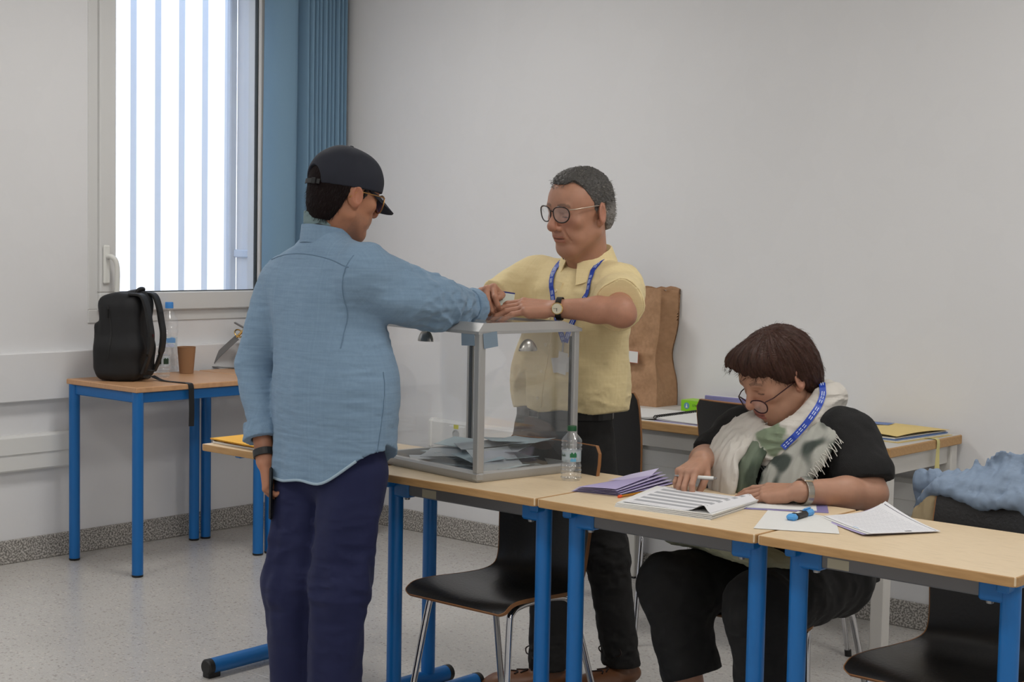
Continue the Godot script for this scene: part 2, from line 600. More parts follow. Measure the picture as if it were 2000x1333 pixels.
# ---------------------------------------------------------------- the room
func room() -> void:
	var wm := mat("wall paint", Color(0.89, 0.89, 0.895), 0.75)
	tri_tex(wm, noise_tex("wall paint tone", FastNoiseLite.TYPE_SIMPLEX_SMOOTH, 0.004, [Color(0.985, 0.985, 0.985), Color(1, 1, 1)], 512, 5), 0.5)
	bump(wm, "paint roller", FastNoiseLite.TYPE_SIMPLEX, 0.06, 0.012, 3.0)
	var fm := mat("floor", Color(0.85, 0.84, 0.83), 0.26)
	tri_tex(fm, floor_tex(), 0.55)
	fm.roughness_texture = noise_tex("floor sheen", FastNoiseLite.TYPE_SIMPLEX_SMOOTH, 0.01, [Color(0.92, 0.92, 0.92), Color(1, 1, 1)], 512, 5)
	var bm := mat("granite plinth", Color(0.97, 0.96, 0.94), 0.6)
	tri_tex(bm, noise_tex("granite grain", FastNoiseLite.TYPE_SIMPLEX, 0.11, [Color(0.42, 0.41, 0.40), Color(0.56, 0.55, 0.54), Color(0.66, 0.65, 0.64), Color(0.82, 0.81, 0.80)], 512, 3, [0.2, 0.4, 0.55, 0.75]), 1.5)
	# floor in wide vinyl lengths: joints show as fine recessed lines
	var fl := MB.new().span(Vector3(LEFT - 0.3, -0.12, BACK - 0.3), Vector3(RIGHT + 0.3, -0.004, FRONT + 0.3))
	var floor_node := struct("floor", fl, fm, "pale grey speckled vinyl floor")
	var z0 := BACK
	for k in 5:
		var z1: float = [-5.27, -3.27, -1.27, 0.73, FRONT][k]
		part("vinyl_length", MB.new().span(Vector3(LEFT, -0.004, z0 + (0.0 if k == 0 else 0.0015)), Vector3(RIGHT, 0.0, z1 - 0.0015), 0.0015), fm, floor_node)
		z0 = z1
	struct("ceiling", MB.new().span(Vector3(LEFT - 0.3, TOP, BACK - 0.3), Vector3(RIGHT + 0.3, TOP + 0.2, FRONT + 0.3)), mat("ceiling paint", Color(0.88, 0.88, 0.87), 0.8), "white ceiling")
	struct("wall_back", MB.new().span(Vector3(LEFT - 0.3, 0, BACK - 0.25), Vector3(RIGHT + 0.3, TOP, BACK)), wm, "plain white back wall")
	struct("wall_right", MB.new().span(Vector3(RIGHT, 0, BACK), Vector3(RIGHT + 0.25, TOP, FRONT)), wm, "plain white side wall")
	struct("wall_front", MB.new().span(Vector3(LEFT - 0.3, 0, FRONT), Vector3(RIGHT + 0.3, TOP, FRONT + 0.25)), wm, "plain white wall behind the camera")
	# window wall: openings [z_from, z_to]
	var opens := [[-5.10, -4.005], [-2.75, -1.15], [0.15, 1.75]]
	var lo := 1.055; var hi := 2.80
	var w := MB.new()
	w.span(Vector3(LEFT - 0.3, 0, BACK), Vector3(LEFT, lo, FRONT)).span(Vector3(LEFT - 0.3, hi, BACK), Vector3(LEFT, TOP, FRONT))
	var zz := BACK
	for o in opens:
		w.span(Vector3(LEFT - 0.3, lo, zz), Vector3(LEFT, hi, o[0])); zz = o[1]
	w.span(Vector3(LEFT - 0.3, lo, zz), Vector3(LEFT, hi, FRONT))
	struct("wall_left", w, wm, "white wall with the tall window")
	var k := 1
	for o in opens:
		window(k, o[0], o[1], lo, hi); k += 1
	# plinth
	struct("baseboard_back", MB.new().span(Vector3(LEFT, 0, BACK), Vector3(RIGHT, 0.104, BACK + 0.013), 0.004), bm, "grey granite skirting of the back wall")
	struct("baseboard_left", MB.new().span(Vector3(LEFT, 0, BACK + 0.013), Vector3(LEFT + 0.013, 0.106, FRONT), 0.004), bm, "grey granite skirting below the window")
	# boxing under the window
	struct("trim_1", MB.new().span(Vector3(LEFT - 0.01, 0.722, BACK), Vector3(LEFT + 0.045, 0.936, FRONT), 0.004), wm, "white boxing below the window sill")
	# cable trunking
	var pm := mat("white plastic", Color(0.88, 0.88, 0.87), 0.35)
	var tr := struct("trim_2", MB.new().span(Vector3(LEFT - 0.01, 0.412, -3.90), Vector3(LEFT + 0.04, 0.572, FRONT), 0.008), pm, "white cable trunking on the window wall")
	part("cover_strip", MB.new().span(Vector3(LEFT + 0.03, 0.487, -3.905), Vector3(LEFT + 0.046, 0.566, FRONT), 0.004), pm, tr)
	var tb := struct("trim_3", MB.new().span(Vector3(-5.268, 0.44, BACK - 0.01), Vector3(RIGHT, 0.585, BACK + 0.045), 0.012), pm, "white cable trunking on the back wall")
	part("cover_strip", MB.new().span(Vector3(-5.0, 0.503, BACK + 0.03), Vector3(RIGHT, 0.574, BACK + 0.05), 0.004), pm, tb)
	part("end_cap", MB.new().span(Vector3(-5.275, 0.437, BACK - 0.01), Vector3(-5.235, 0.59, BACK + 0.05), 0.014), pm, tb)
	part("outlet_plate", MB.new().span(Vector3(-5.12, 0.495, BACK + 0.04), Vector3(-5.02, 0.566, BACK + 0.056), 0.004), pm, tb)
	part("outlet_ring", MB.new().lathe([Vector2(0.022, 0), Vector2(0.022, 0.004), Vector2(0.018, 0.004), Vector2(0.018, 0.001), Vector2(0, 0.001)], 20, Vector3(-5.07, 0.527, BACK + 0.056), Basis(Vector3.RIGHT, PI / 2)), mat("plastic grey", Color(0.7, 0.7, 0.69), 0.4), tb)
	part("label_sticker", MB.new().span(Vector3(-5.085, 0.552, BACK + 0.055), Vector3(-5.055, 0.572, BACK + 0.0575)), mat("sticker yellow", Color(0.82, 0.80, 0.12), 0.6), tb, "small yellow sticker")
	outside()
	curtain()

func floor_tex() -> ImageTexture:
	# speckled vinyl chips
	var n := 1024
	var im := Image.create(n, n, false, Image.FORMAT_RGB8)
	var rs := RandomNumberGenerator.new(); rs.seed = 5
	var f := FastNoiseLite.new(); f.seed = 3; f.frequency = 0.006; f.fractal_octaves = 4
	for y in n:
		for x in n:
			var b := 0.90 + 0.012 * f.get_noise_2d(x, y) + (rs.randf() - 0.5) * 0.10
			im.set_pixel(x, y, Color(b, b * 0.995, b * 0.985))
	for i in 16000:
		var g := rs.randf_range(0.74, 1.0)
		var s := rs.randi_range(2, 5)
		im.fill_rect(Rect2i(rs.randi_range(0, n - 5), rs.randi_range(0, n - 5), s, maxi(1, s - rs.randi_range(0, 2))), Color(g, g * 0.985, g * 0.96))
	for i in 90:
		im.fill_rect(Rect2i(rs.randi_range(0, n - 5), rs.randi_range(0, n - 5), rs.randi_range(1, 3), rs.randi_range(1, 2)), Color(0.30, 0.28, 0.27))
	return ImageTexture.create_from_image(im)

func window(k: int, z0: float, z1: float, lo: float, hi: float) -> void:
	var pm := mat("window plastic", Color(0.84, 0.84, 0.835), 0.35)
	var gk := mat("gasket", Color(0.10, 0.13, 0.12), 0.6)
	var x := LEFT
	var fr := MB.new()
	fr.span(Vector3(x - 0.09, lo, z0), Vector3(x + 0.006, lo + 0.062, z1), 0.003).span(Vector3(x - 0.09, hi - 0.062, z0), Vector3(x + 0.006, hi, z1), 0.003)
	fr.span(Vector3(x - 0.09, lo + 0.062, z1 - 0.062), Vector3(x + 0.006, hi - 0.062, z1), 0.003).span(Vector3(x - 0.09, lo + 0.062, z0), Vector3(x + 0.006, hi - 0.062, z0 + 0.045), 0.003)
	var f := struct("window_%d" % k, fr, pm, ["tall white plastic window beside the blue curtain", "white window on the window wall nearer the camera", "white window on the window wall behind the camera"][k - 1])
	var a := z0 + 0.030; var b := z1 - 0.047
	var l := lo + 0.052; var h := hi - 0.052
	var mid := (a + b) / 2
	var cells := [[a, b]] if z1 - z0 < 1.3 else [[a, mid - 0.004], [mid + 0.004, b]]
	for ce in cells:
		var p: float = ce[0]; var q: float = ce[1]
		var s := MB.new()
		var w := 0.088
		s.span(Vector3(x - 0.07, l, p), Vector3(x + 0.028, l + w, q), 0.006).span(Vector3(x - 0.07, h - w, p), Vector3(x + 0.028, h, q), 0.006)
		s.span(Vector3(x - 0.07, l + w, p), Vector3(x + 0.028, h - w, p + w), 0.006).span(Vector3(x - 0.07, l + w, q - w), Vector3(x + 0.028, h - w, q), 0.006)
		part("sash", s, pm, f)
		var g := MB.new()
		g.span(Vector3(x - 0.012, l + w, p + w), Vector3(x + 0.012, l + w + 0.004, q - w)).span(Vector3(x - 0.012, h - w - 0.004, p + w), Vector3(x + 0.012, h - w, q - w))
		g.span(Vector3(x - 0.012, l + w, p + w), Vector3(x + 0.012, h - w, p + w + 0.004)).span(Vector3(x - 0.012, l + w, q - w - 0.004), Vector3(x + 0.012, h - w, q - w))
		part("gasket", g, gk, f)
		var gl := mat("window glass", Color(0.95, 0.98, 1.0, 0.06), 0.02)
		gl.transparency = BaseMaterial3D.TRANSPARENCY_ALPHA
		part("pane", MB.new().span(Vector3(x - 0.006, l + w, p + w), Vector3(x - 0.001, h - w, q - w)), gl, f)
	# handle on the sash edge towards the camera
	var hz: float = cells[0][1] - 0.030
	var hy := 1.34
	var hp := mat("handle plastic", Color(0.88, 0.88, 0.86), 0.3)
	var hd := part("handle", MB.new().span(Vector3(x + 0.027, hy - 0.105, hz - 0.018), Vector3(x + 0.043, hy + 0.075, hz + 0.018), 0.007), hp, f)
	part("grip", MB.new().tube(curve([Vector3(x + 0.035, hy + 0.02, hz), Vector3(x + 0.068, hy + 0.022, hz - 0.004), Vector3(x + 0.082, hy + 0.0, hz - 0.018), Vector3(x + 0.085, hy - 0.05, hz - 0.024), Vector3(x + 0.084, hy - 0.14, hz - 0.022)], 5), 0.0115, 10), hp, hd)
	part("hinge", MB.new().tube([Vector3(x + 0.02, 1.97, z0 + 0.022), Vector3(x + 0.02, 2.035, z0 + 0.022)], 0.008, 10).tube([Vector3(x + 0.02, 2.04, z0 + 0.022), Vector3(x + 0.02, 2.105, z0 + 0.022)], 0.008, 10), hp, f)

func outside() -> void:
	# ribbed white cladding of the building across the yard
	var cm := mat("cladding", Color(0.74, 0.76, 0.78), 0.5)
	var cl := thing("cladding_wall", "sunlit white ribbed cladding seen through the tall window", "cladding", Vector3(-7.85, 0, -5.457))
	for i in range(-14, 44):
		var z := i * 0.1765
		var m := MB.new()
		# pan, slope, rib, slope
		m.quad(Vector3(0, -0.3, z), Vector3(0, 5.2, z), Vector3(0, 5.2, z + 0.085), Vector3(0, -0.3, z + 0.085), Vector3.RIGHT)
		m.quad(Vector3(0, -0.3, z + 0.085), Vector3(0, 5.2, z + 0.085), Vector3(0.034, 5.2, z + 0.105), Vector3(0.034, -0.3, z + 0.105), Vector3(0.5, 0, -1))
		m.quad(Vector3(0.034, -0.3, z + 0.105), Vector3(0.034, 5.2, z + 0.105), Vector3(0.034, 5.2, z + 0.1565), Vector3(0.034, -0.3, z + 0.1565), Vector3.RIGHT)
		m.quad(Vector3(0.034, -0.3, z + 0.1565), Vector3(0.034, 5.2, z + 0.1565), Vector3(0, 5.2, z + 0.1765), Vector3(0, -0.3, z + 0.1765), Vector3(0.5, 0, 1))
		m.span(Vector3(-0.06, -0.3, z), Vector3(-0.004, 5.2, z + 0.1765))
		part("ribbed_panel", m, cm, cl)
	# shutter rail and hinge on the far reveal of the opening
	var sm := mat("shutter paint", Color(0.80, 0.83, 0.87), 0.45)
	var sh := thing("window_shutter", "pale shutter rail with its hinge outside the tall window, right edge", "shutter", Vector3(LEFT - 0.3, 0, -5.10))
	part("edge_rail", MB.new().span(Vector3(-0.035, 1.0, 0.0), Vector3(0.0, 2.9, 0.045), 0.006), sm, sh)
	var hp := part("hinge_plate", MB.new().span(Vector3(0.135, 1.29, 0.0), Vector3(0.165, 1.44, 0.012), 0.003), sm, sh)
	part("hinge_arm", MB.new().span(Vector3(0.0, 1.355, 0.0), Vector3(0.14, 1.395, 0.022), 0.005), sm, hp)
	struct("ground_outside", MB.new().span(Vector3(-7.85, -0.4, -9), Vector3(LEFT - 0.3, -0.15, 6)), mat("paving", Color(0.62, 0.61, 0.59), 0.8), "pale paved yard outside the window")

func curtain() -> void:
	var m := mat("curtain cloth", Color(0.47, 0.60, 0.70), 0.8)
	m.rim_enabled = true; m.rim = 0.2
	bump(m, "curtain weave", FastNoiseLite.TYPE_CELLULAR, 0.2, 0.25, 6.0)
	m.backlight_enabled = true
	m.backlight = Color(0.10, 0.16, 0.22)
	var t := thing("curtain", "blue curtain gathered in the corner beside the window", "curtain", Vector3(-5.95, 0.93, -5.2))
	var plan := [Vector2(-0.085, 0.215), Vector2(-0.045, 0.205), Vector2(-0.010, 0.185), Vector2(0.018, 0.150), Vector2(0.030, 0.105), Vector2(0.006, 0.075), Vector2(-0.030, 0.060), Vector2(-0.012, 0.048)]
	for i in 19:
		plan.append(Vector2(0.030 + 0.004 * (i % 3) + (0.017 if i % 2 == 0 else -0.017) + 0.0016 * i, 0.038 - i * 0.0128))
	var pl := curve(plan, 4)
	var g := []
	for k in 13:
		var y := 1.86 * k / 12.0
		var row := []
		for j in pl.size():
			var p: Vector2 = pl[j]
			var w := 0.006 * sin(k * 0.7 + j * 0.11) * (1.0 - k / 14.0)
			row.append(Vector3(p.x + w, y, p.y + w * 0.6 + (0.012 * (1.0 - k / 12.0) if j < 24 else 0.0)))
		g.append(row)
	part("cloth", MB.new().sheet(g, 0.0022), m, t)
	part("rail", MB.new().span(Vector3(-0.10, 1.855, -0.24), Vector3(0.10, 1.885, 0.95), 0.004), mat("white metal", Color(0.85, 0.85, 0.85), 0.4), t)

# ---------------------------------------------------------------- furniture
const DESK_H := 0.775
const SIDE_H := 0.818
const ROW_Z := -3.155

func wood_tex(key: String, a: Color, b: Color) -> NoiseTexture2D:
	if texs.has(key): return texs[key]
	return noise_tex(key, FastNoiseLite.TYPE_SIMPLEX_SMOOTH, 0.012, [a, b, a.lerp(b, 0.4), b], 512, 5)

func furniture() -> void:
	var blue := mat("blue enamel", Color(0.06, 0.41, 0.69), 0.38)
	bump(blue, "enamel orange peel", FastNoiseLite.TYPE_SIMPLEX, 0.05, 0.05, 8.0)
	var maple := mat("maple laminate", Color(0.885, 0.80, 0.67), 0.42)
	tri_tex(maple, noise_tex("maple grain", FastNoiseLite.TYPE_SIMPLEX_SMOOTH, 0.02, [Color(0.93, 0.92, 0.90), Color(1, 1, 1), Color(0.96, 0.95, 0.93)], 512, 5), 1.0)
	maple.uv1_scale = Vector3(1.0, 1.0, 9.0)
	var edge := mat("beech edge", Color(0.74, 0.585, 0.39), 0.5)
	tri_tex(edge, noise_tex("edge grain", FastNoiseLite.TYPE_SIMPLEX_SMOOTH, 0.03, [Color(0.90, 0.88, 0.85), Color(1, 1, 1)], 256, 4), 2.0)
	edge.uv1_scale = Vector3(1.5, 12, 12)
	var beech := mat("beech laminate", Color(0.80, 0.62, 0.46), 0.38)
	tri_tex(beech, noise_tex("beech grain", FastNoiseLite.TYPE_SIMPLEX_SMOOTH, 0.02, [Color(0.90, 0.88, 0.86), Color(1, 1, 1), Color(0.95, 0.93, 0.92)], 512, 5), 1.0)
	beech.uv1_scale = Vector3(9.0, 1, 1.2)
	var x0 := [-4.135, -3.372, -2.664, -1.966]
	var x1 := [-3.392, -2.668, -1.970, -1.316]
	var dl := ["maple topped school desk under the yellow folder, left end of the row", "maple topped school desk carrying the ballot box", "maple topped school desk carrying the open register", "maple topped school desk with loose printed sheets, right end of the row"]
	for i in 4: front_desk(x0[i], x1[i], i, dl[i], maple, edge, blue)
	side_desk(-3.825, -4.535, "beech topped desk with blue legs carrying the black backpack", beech, blue)
	side_desk(-4.553, -5.262, "beech topped desk with blue legs carrying the grey handbag", beech, blue)
	back_table(edge)
	var seat := mat("black stained plywood", Color(0.115, 0.112, 0.115), 0.36)
	bump(seat, "plywood grain", FastNoiseLite.TYPE_SIMPLEX, 0.03, 0.10, 4.0)
	chair(Vector3(-2.985, 0, -3.39), PI, "black plywood chair pushed under the ballot box desk")
	chair(Vector3(-3.50, 0, -4.70), 0.03, "black plywood chair behind the man in the yellow shirt").scale = Vector3(1, 1.075, 1)
	chair(Vector3(-2.865, 0, -4.71), -0.04, "black plywood chair facing the white table, behind the seated woman").scale = Vector3(1, 1.075, 1)
	chair(Vector3(-2.300, 0, -3.84), PI + 0.06, "black plywood chair the woman sits on")
	chair(Vector3(-1.625, 0, -3.56), PI - 0.03, "black plywood chair with the blue jacket over its back")

func front_desk(a: float, b: float, i: int, label: String, maple: Material, edge: Material, blue: Material) -> void:
	var w := b - a
	var d := 0.508
	var t := thing("school_desk", label, "desk", Vector3((a + b) / 2, 0, ROW_Z - d / 2), 0.0, "school desks in the front row")
	var flip := -1.0 if i == 0 else 1.0
	part("tabletop", MB.new().box(Vector3(0, DESK_H - 0.0105, 0), Vector3(w - 0.006, 0.021, d - 0.006), 0.002), maple, t)
	var eb := MB.new()
	var hw := w / 2 - 0.003; var hd := d / 2 - 0.003
	var loop := []
	for q in [[1, -1], [1, 1], [-1, 1], [-1, -1]]:
		var r := 0.012
		for k in 4:
			var an := atan2(q[1], q[0]) - PI / 4 + PI / 6 * k
			loop.append(Vector3(q[0] * (hw - r) + cos(an) * r, DESK_H - 0.0115, q[1] * (hd - r) + sin(an) * r))
	eb.sweep(loop, MB.rect(0.006, 0.0222, 0.0022), true, false, Vector3.UP, [], true)
	part("edge_band", eb, edge, t, "tan moulded edge")
	var grey := mat("grey steel rail", Color(0.44, 0.44, 0.45), 0.45, 0.2)
	var black := mat("black plastic", Color(0.07, 0.07, 0.07), 0.5)
	var pz := (d / 2 - 0.11) * flip
	var px := w / 2 - 0.057
	part("rail", MB.new().box(Vector3(0, DESK_H - 0.0495, pz), Vector3(2 * px - 0.10, 0.053, 0.026), 0.004), grey, t, "grey steel rail")
	if i == 1 or i == 3:
		part("inventory_sticker", MB.new().box(Vector3(-w / 2 + (0.21 if i == 1 else 0.17), DESK_H - 0.060, pz + 0.0134), Vector3(0.058, 0.024, 0.0008)), mat("sticker paper", Color(0.70, 0.68, 0.60), 0.6), t, "pale paper sticker")
	for s in [-1.0, 1.0]:
		var lf := part("leg", MB.new().tube([Vector3(px * s, 0.055, pz), Vector3(px * s, DESK_H - 0.023, pz)], 0.0228, 20), blue, t)
		part("bracket", MB.new().box(Vector3((px - 0.038) * s, DESK_H - 0.053, pz), Vector3(0.062, 0.060, 0.040), 0.005), blue, lf)
		part("bolt", MB.new().lathe([Vector2(0, -0.008), Vector2(0.008, -0.008), Vector2(0.010, 0), Vector2(0.010, 0.002)], 12, Vector3((px - 0.048) * s, DESK_H - 0.083, pz)), mat("zinc", Color(0.6, 0.6, 0.6), 0.35, 0.8), lf)
		part("cantilever_arm", MB.new().box(Vector3(px * s, DESK_H - 0.038, pz - 0.12 * flip), Vector3(0.03, 0.03, 0.34), 0.004), blue, lf)
		var f0 := Vector3(px * s, 0.036, d / 2 + 0.035); var f1 := Vector3(px * s, 0.036, -d / 2 + 0.005)
		if i == 0: f0.x = px * s + (0.02 if s < 0 else -0.005)
		var ft := part("foot", MB.new().tube([f0 - Vector3(0, 0, 0.018), f1 + Vector3(0, 0, 0.018)], 0.0265, 20), blue, t)
		for e in [[f0, 1.0], [f1, -1.0]]:
			var m := MB.new()
			m.lathe([Vector2(0.0272, -0.022), Vector2(0.0272, -0.004), Vector2(0.022, 0.001), Vector2(0, 0.001)], 18, e[0], Basis(Vector3.RIGHT, PI / 2 * e[1]))
			m.box(e[0] + Vector3(0, -0.024, -0.026 * e[1]), Vector3(0.036, 0.024, 0.05), 0.003)
			part("end_cap", m, black, ft)

func side_desk(za: float, zb: float, label: String, beech: Material, blue: Material) -> void:
	var t := thing("side_desk", label, "desk", Vector3(-5.72, 0, (za + zb) / 2), 0.0, "blue legged desks along the window wall")
	var hw := 0.265; var hd := absf(za - zb) / 2
	part("tabletop", MB.new().box(Vector3(0, SIDE_H - 0.0115, 0), Vector3(hw * 2, 0.023, hd * 2), 0.003), beech, t)
	var ap := SIDE_H - 0.023 - 0.023
	for s in [-1.0, 1.0]:
		part("apron", MB.new().box(Vector3(s * (hw - 0.030), ap, 0), Vector3(0.026, 0.046, hd * 2 - 0.08), 0.004), blue, t)
		part("apron", MB.new().box(Vector3(0, ap, s * (hd - 0.030)), Vector3(hw * 2 - 0.08, 0.046, 0.026), 0.004), blue, t)
		for s2 in [-1.0, 1.0]:
			var lg := part("leg", MB.new().tube([Vector3(s * (hw - 0.0255), 0.006, s2 * (hd - 0.0255)), Vector3(s * (hw - 0.0255), SIDE_H - 0.023, s2 * (hd - 0.0255))], 0.0240, 20), blue, t)
			part("foot_cap", MB.new().lathe([Vector2(0, 0), Vector2(0.023, 0), Vector2(0.0246, 0.003), Vector2(0.0246, 0.009), Vector2(0.023, 0.010)], 18, Vector3(s * (hw - 0.0255), 0, s2 * (hd - 0.0255))), mat("black plastic", Color(0.07, 0.07, 0.07), 0.5), lg)

func back_table(edge: Material) -> void:
	var white := mat("white lacquer", Color(0.80, 0.79, 0.77), 0.4)
	var a := Vector3(-4.02, 0, -4.855); var b := Vector3(-2.497, 0, -5.43)
	var t := thing("white_table", "long white table with beech edge along the back wall", "table", Vector3((a.x + b.x) / 2, 0, (a.z + b.z) / 2))
	var hx := (b.x - a.x) / 2; var hz := (a.z - b.z) / 2
	part("tabletop", MB.new().box(Vector3(0, DESK_H - 0.017, 0), Vector3(hx * 2 - 0.01, 0.034, hz * 2 - 0.01), 0.002), white, t)
	for s in [-1.0, 1.0]:
		part("edge_band", MB.new().box(Vector3(0, DESK_H - 0.0178, s * (hz - 0.004)), Vector3(hx * 2, 0.0342, 0.010), 0.003), mats["beech edge"], t, "beech edge strip")
		part("edge_band", MB.new().box(Vector3(s * (hx - 0.004), DESK_H - 0.0178, 0), Vector3(0.010, 0.0342, hz * 2 - 0.012), 0.003), mats["beech edge"], t, "beech edge strip")
		part("apron", MB.new().box(Vector3(0, DESK_H - 0.034 - 0.035, s * (hz - 0.045)), Vector3(hx * 2 - 0.10, 0.070, 0.02), 0.002), white, t)
		part("apron", MB.new().box(Vector3(s * (hx - 0.035), DESK_H - 0.034 - 0.035, 0), Vector3(0.02, 0.070, hz * 2 - 0.10), 0.002), white, t)
		for s2 in [-1.0, 1.0]:
			var lg := part("leg", MB.new().box(Vector3(s * (hx - 0.036), (DESK_H - 0.034) / 2 + 0.004, s2 * (hz - 0.040)), Vector3(0.052, DESK_H - 0.042, 0.052), 0.004), white, t)
			part("foot_cap", MB.new().box(Vector3(s * (hx - 0.036), 0.004, s2 * (hz - 0.040)), Vector3(0.05, 0.008, 0.05), 0.002), mats["black plastic"], lg)

func chair(at: Vector3, turn: float, label: String) -> Node3D:
	# local: the sitter faces -z
	var t := thing("shell_chair", label, "chair", at, turn, "black plywood chairs")
	if not texs.has("chair_shell"):
		var pr := curve([Vector2(-0.215, 0.424), Vector2(-0.200, 0.441), Vector2(-0.165, 0.453), Vector2(-0.08, 0.452), Vector2(0.04, 0.444), Vector2(0.12, 0.446), Vector2(0.165, 0.468), Vector2(0.185, 0.520), Vector2(0.197, 0.62), Vector2(0.212, 0.74), Vector2(0.236, 0.862)], 4)
		var g := []
		var rims := [[], []]
		for i in pr.size():
			var p: Vector2 = pr[i]
			var s := float(i) / (pr.size() - 1)
			var w := 0.198
			if s > 0.40: w = lerpf(0.198, 0.172, smoothstep(0.40, 0.62, s)) + 0.014 * smoothstep(0.66, 0.9, s)
			if s < 0.06: w -= (0.06 - s) * 0.35
			if s > 0.955: w -= 0.018 * pow((s - 0.955) / 0.045, 2)
			var row := []
			for j in 17:
				var u := j / 8.0 - 1.0
				var dip := -0.012 * (1.0 - u * u) * smoothstep(0.0, 0.2, s) * (1.0 - smoothstep(0.38, 0.55, s))
				var bow := 0.020 * (1.0 - u * u) * smoothstep(0.5, 0.8, s)
				row.append(Vector3(u * w, p.y + dip, p.x + bow - 0.010 * smoothstep(0.5, 0.8, s)))
			g.append(row)
		texs["chair_shell"] = g
	var gg: Array = texs["chair_shell"]
	part("shell", MB.new().sheet(gg, 0.0105, false, false), mats["black stained plywood"], t, "black bent plywood shell")
	# plywood edge
	var loop := []
	var ups := []
	var nr: int = gg.size(); var nc: int = gg[0].size()
	for i in nr: loop.append(gg[i][0])
	for j in range(1, nc): loop.append(gg[nr - 1][j])
	for i in range(nr - 2, -1, -1): loop.append(gg[i][nc - 1])
	for j in range(nc - 2, 0, -1): loop.append(gg[0][j])
	for k in loop.size():
		var i := 0
		var best := 1e9
		ups.append(_shell_normal(gg, loop[k]))
	part("plywood_edge", MB.new().sweep(loop, MB.rect(0.0028, 0.0112), false, false, Vector3.UP, [], true, ups), mat("plywood", Color(0.56, 0.38, 0.22), 0.55), t, "bare plywood edge")
	var ch := mat("chrome", Color(0.78, 0.78, 0.79), 0.12, 1.0)
	for s in [-1.0, 1.0]:
		var mid := Vector3(0.150 * s, 0.428, 0.0)
		var f := part("leg", MB.new().tube(curve([mid, Vector3(0.152 * s, 0.428, -0.085), Vector3(0.157 * s, 0.414, -0.135), Vector3(0.163 * s, 0.360, -0.155), Vector3(0.198 * s, 0.012, -0.205)], 6), 0.0098, 12), ch, t)
		part("foot_cap", MB.new().tube([Vector3(0.1975 * s, 0.022, -0.2036), Vector3(0.199 * s, 0.0, -0.206)], 0.0125, 12), mats["black plastic"], f)
		var r := part("leg", MB.new().tube(curve([mid, Vector3(0.152 * s, 0.426, 0.06), Vector3(0.157 * s, 0.412, 0.115), Vector3(0.163 * s, 0.360, 0.145), Vector3(0.200 * s, 0.012, 0.235)], 6), 0.0098, 12), ch, t)
		part("foot_cap", MB.new().tube([Vector3(0.1995 * s, 0.022, 0.2325), Vector3(0.201 * s, 0.0, 0.238)], 0.0125, 12), mats["black plastic"], r)
	part("cross_bar", MB.new().tube([Vector3(-0.152, 0.427, -0.07), Vector3(0.152, 0.427, -0.07)], 0.0085, 10).tube([Vector3(-0.152, 0.425, 0.055), Vector3(0.152, 0.425, 0.055)], 0.0085, 10), ch, t)
	return t

func _shell_normal(g: Array, p: Vector3) -> Vector3:
	for i in g.size():
		for j in [0, g[0].size() - 1]:
			if g[i][j].is_equal_approx(p):
				return _sn(g, i, j)
	for i in [0, g.size() - 1]:
		for j in g[0].size():
			if g[i][j].is_equal_approx(p): return _sn(g, i, j)
	return Vector3.UP

func _sn(g: Array, i: int, j: int) -> Vector3:
	var du: Vector3 = g[mini(i + 1, g.size() - 1)][j] - g[maxi(i - 1, 0)][j]
	var dv: Vector3 = g[i][mini(j + 1, g[0].size() - 1)] - g[i][maxi(j - 1, 0)]
	return du.cross(dv).normalized()

# ---------------------------------------------------------------- things on the desks by the window
func clear_plastic() -> StandardMaterial3D:
	var m := mat("clear bottle plastic", Color(0.93, 0.97, 1.0, 0.06), 0.03)
	m.transparency = BaseMaterial3D.TRANSPARENCY_ALPHA
	return m

func water() -> StandardMaterial3D:
	var m := mat("water", Color(0.97, 0.99, 1.0, 0.02), 0.0)
	m.transparency = BaseMaterial3D.TRANSPARENCY_ALPHA
	return m

func bottle(called: String, at: Vector3, h: float, r: float, level: float, cap: Color, label: String, ribs: bool, group := "") -> Node3D:
	var t := thing(called, label, "bottle", at, 0.4, group)
	var pr := [Vector2(0.0, 0.006), Vector2(r * 0.55, 0.001), Vector2(r * 0.85, 0.0), Vector2(r * 0.97, 0.006)]
	for q in curve([Vector2(0.05, 1.0), Vector2(0.09, 0.93), Vector2(0.12, 1.0), Vector2(0.155, 0.92), Vector2(0.19, 1.0), Vector2(0.225, 0.91), Vector2(0.26, 0.99), Vector2(0.30, 0.92), Vector2(0.34, 0.88), Vector2(0.42, 0.86), Vector2(0.50, 0.87), Vector2(0.54, 0.93), Vector2(0.58, 1.0), Vector2(0.615, 0.92), Vector2(0.65, 1.0), Vector2(0.685, 0.93), Vector2(0.72, 0.98), Vector2(0.76, 0.90), Vector2(0.80, 0.74), Vector2(0.84, 0.56), Vector2(0.875, 0.41), Vector2(0.893, 0.37)], 3):
		pr.append(Vector2(r * q.y, h * q.x))
	pr.append(Vector2(r * 0.47, h * 0.897)); pr.append(Vector2(r * 0.47, h * 0.905)); pr.append(Vector2(r * 0.36, h * 0.908)); pr.append(Vector2(r * 0.36, h * 0.985)); pr.append(Vector2(0, h * 0.985))
	part("body", MB.new().lathe(pr, 32), clear_plastic(), t)
	var wp := [Vector2(0.0, 0.007)]
	for q in pr:
		if q.y > 0.004 and q.y < h * level: wp.append(Vector2(maxf(q.x - 0.0012, 0), q.y + 0.001))
	wp.append(Vector2(0, h * level))
	part("water", MB.new().lathe(wp, 32), water(), t)
	part("cap", MB.new().lathe([Vector2(r * 0.40, h * 0.912), Vector2(r * 0.455, h * 0.912), Vector2(r * 0.455, h * 0.985), Vector2(r * 0.42, h), Vector2(0, h)], 24), mat("cap %s" % cap.to_html(false), cap, 0.4), t)
	return t

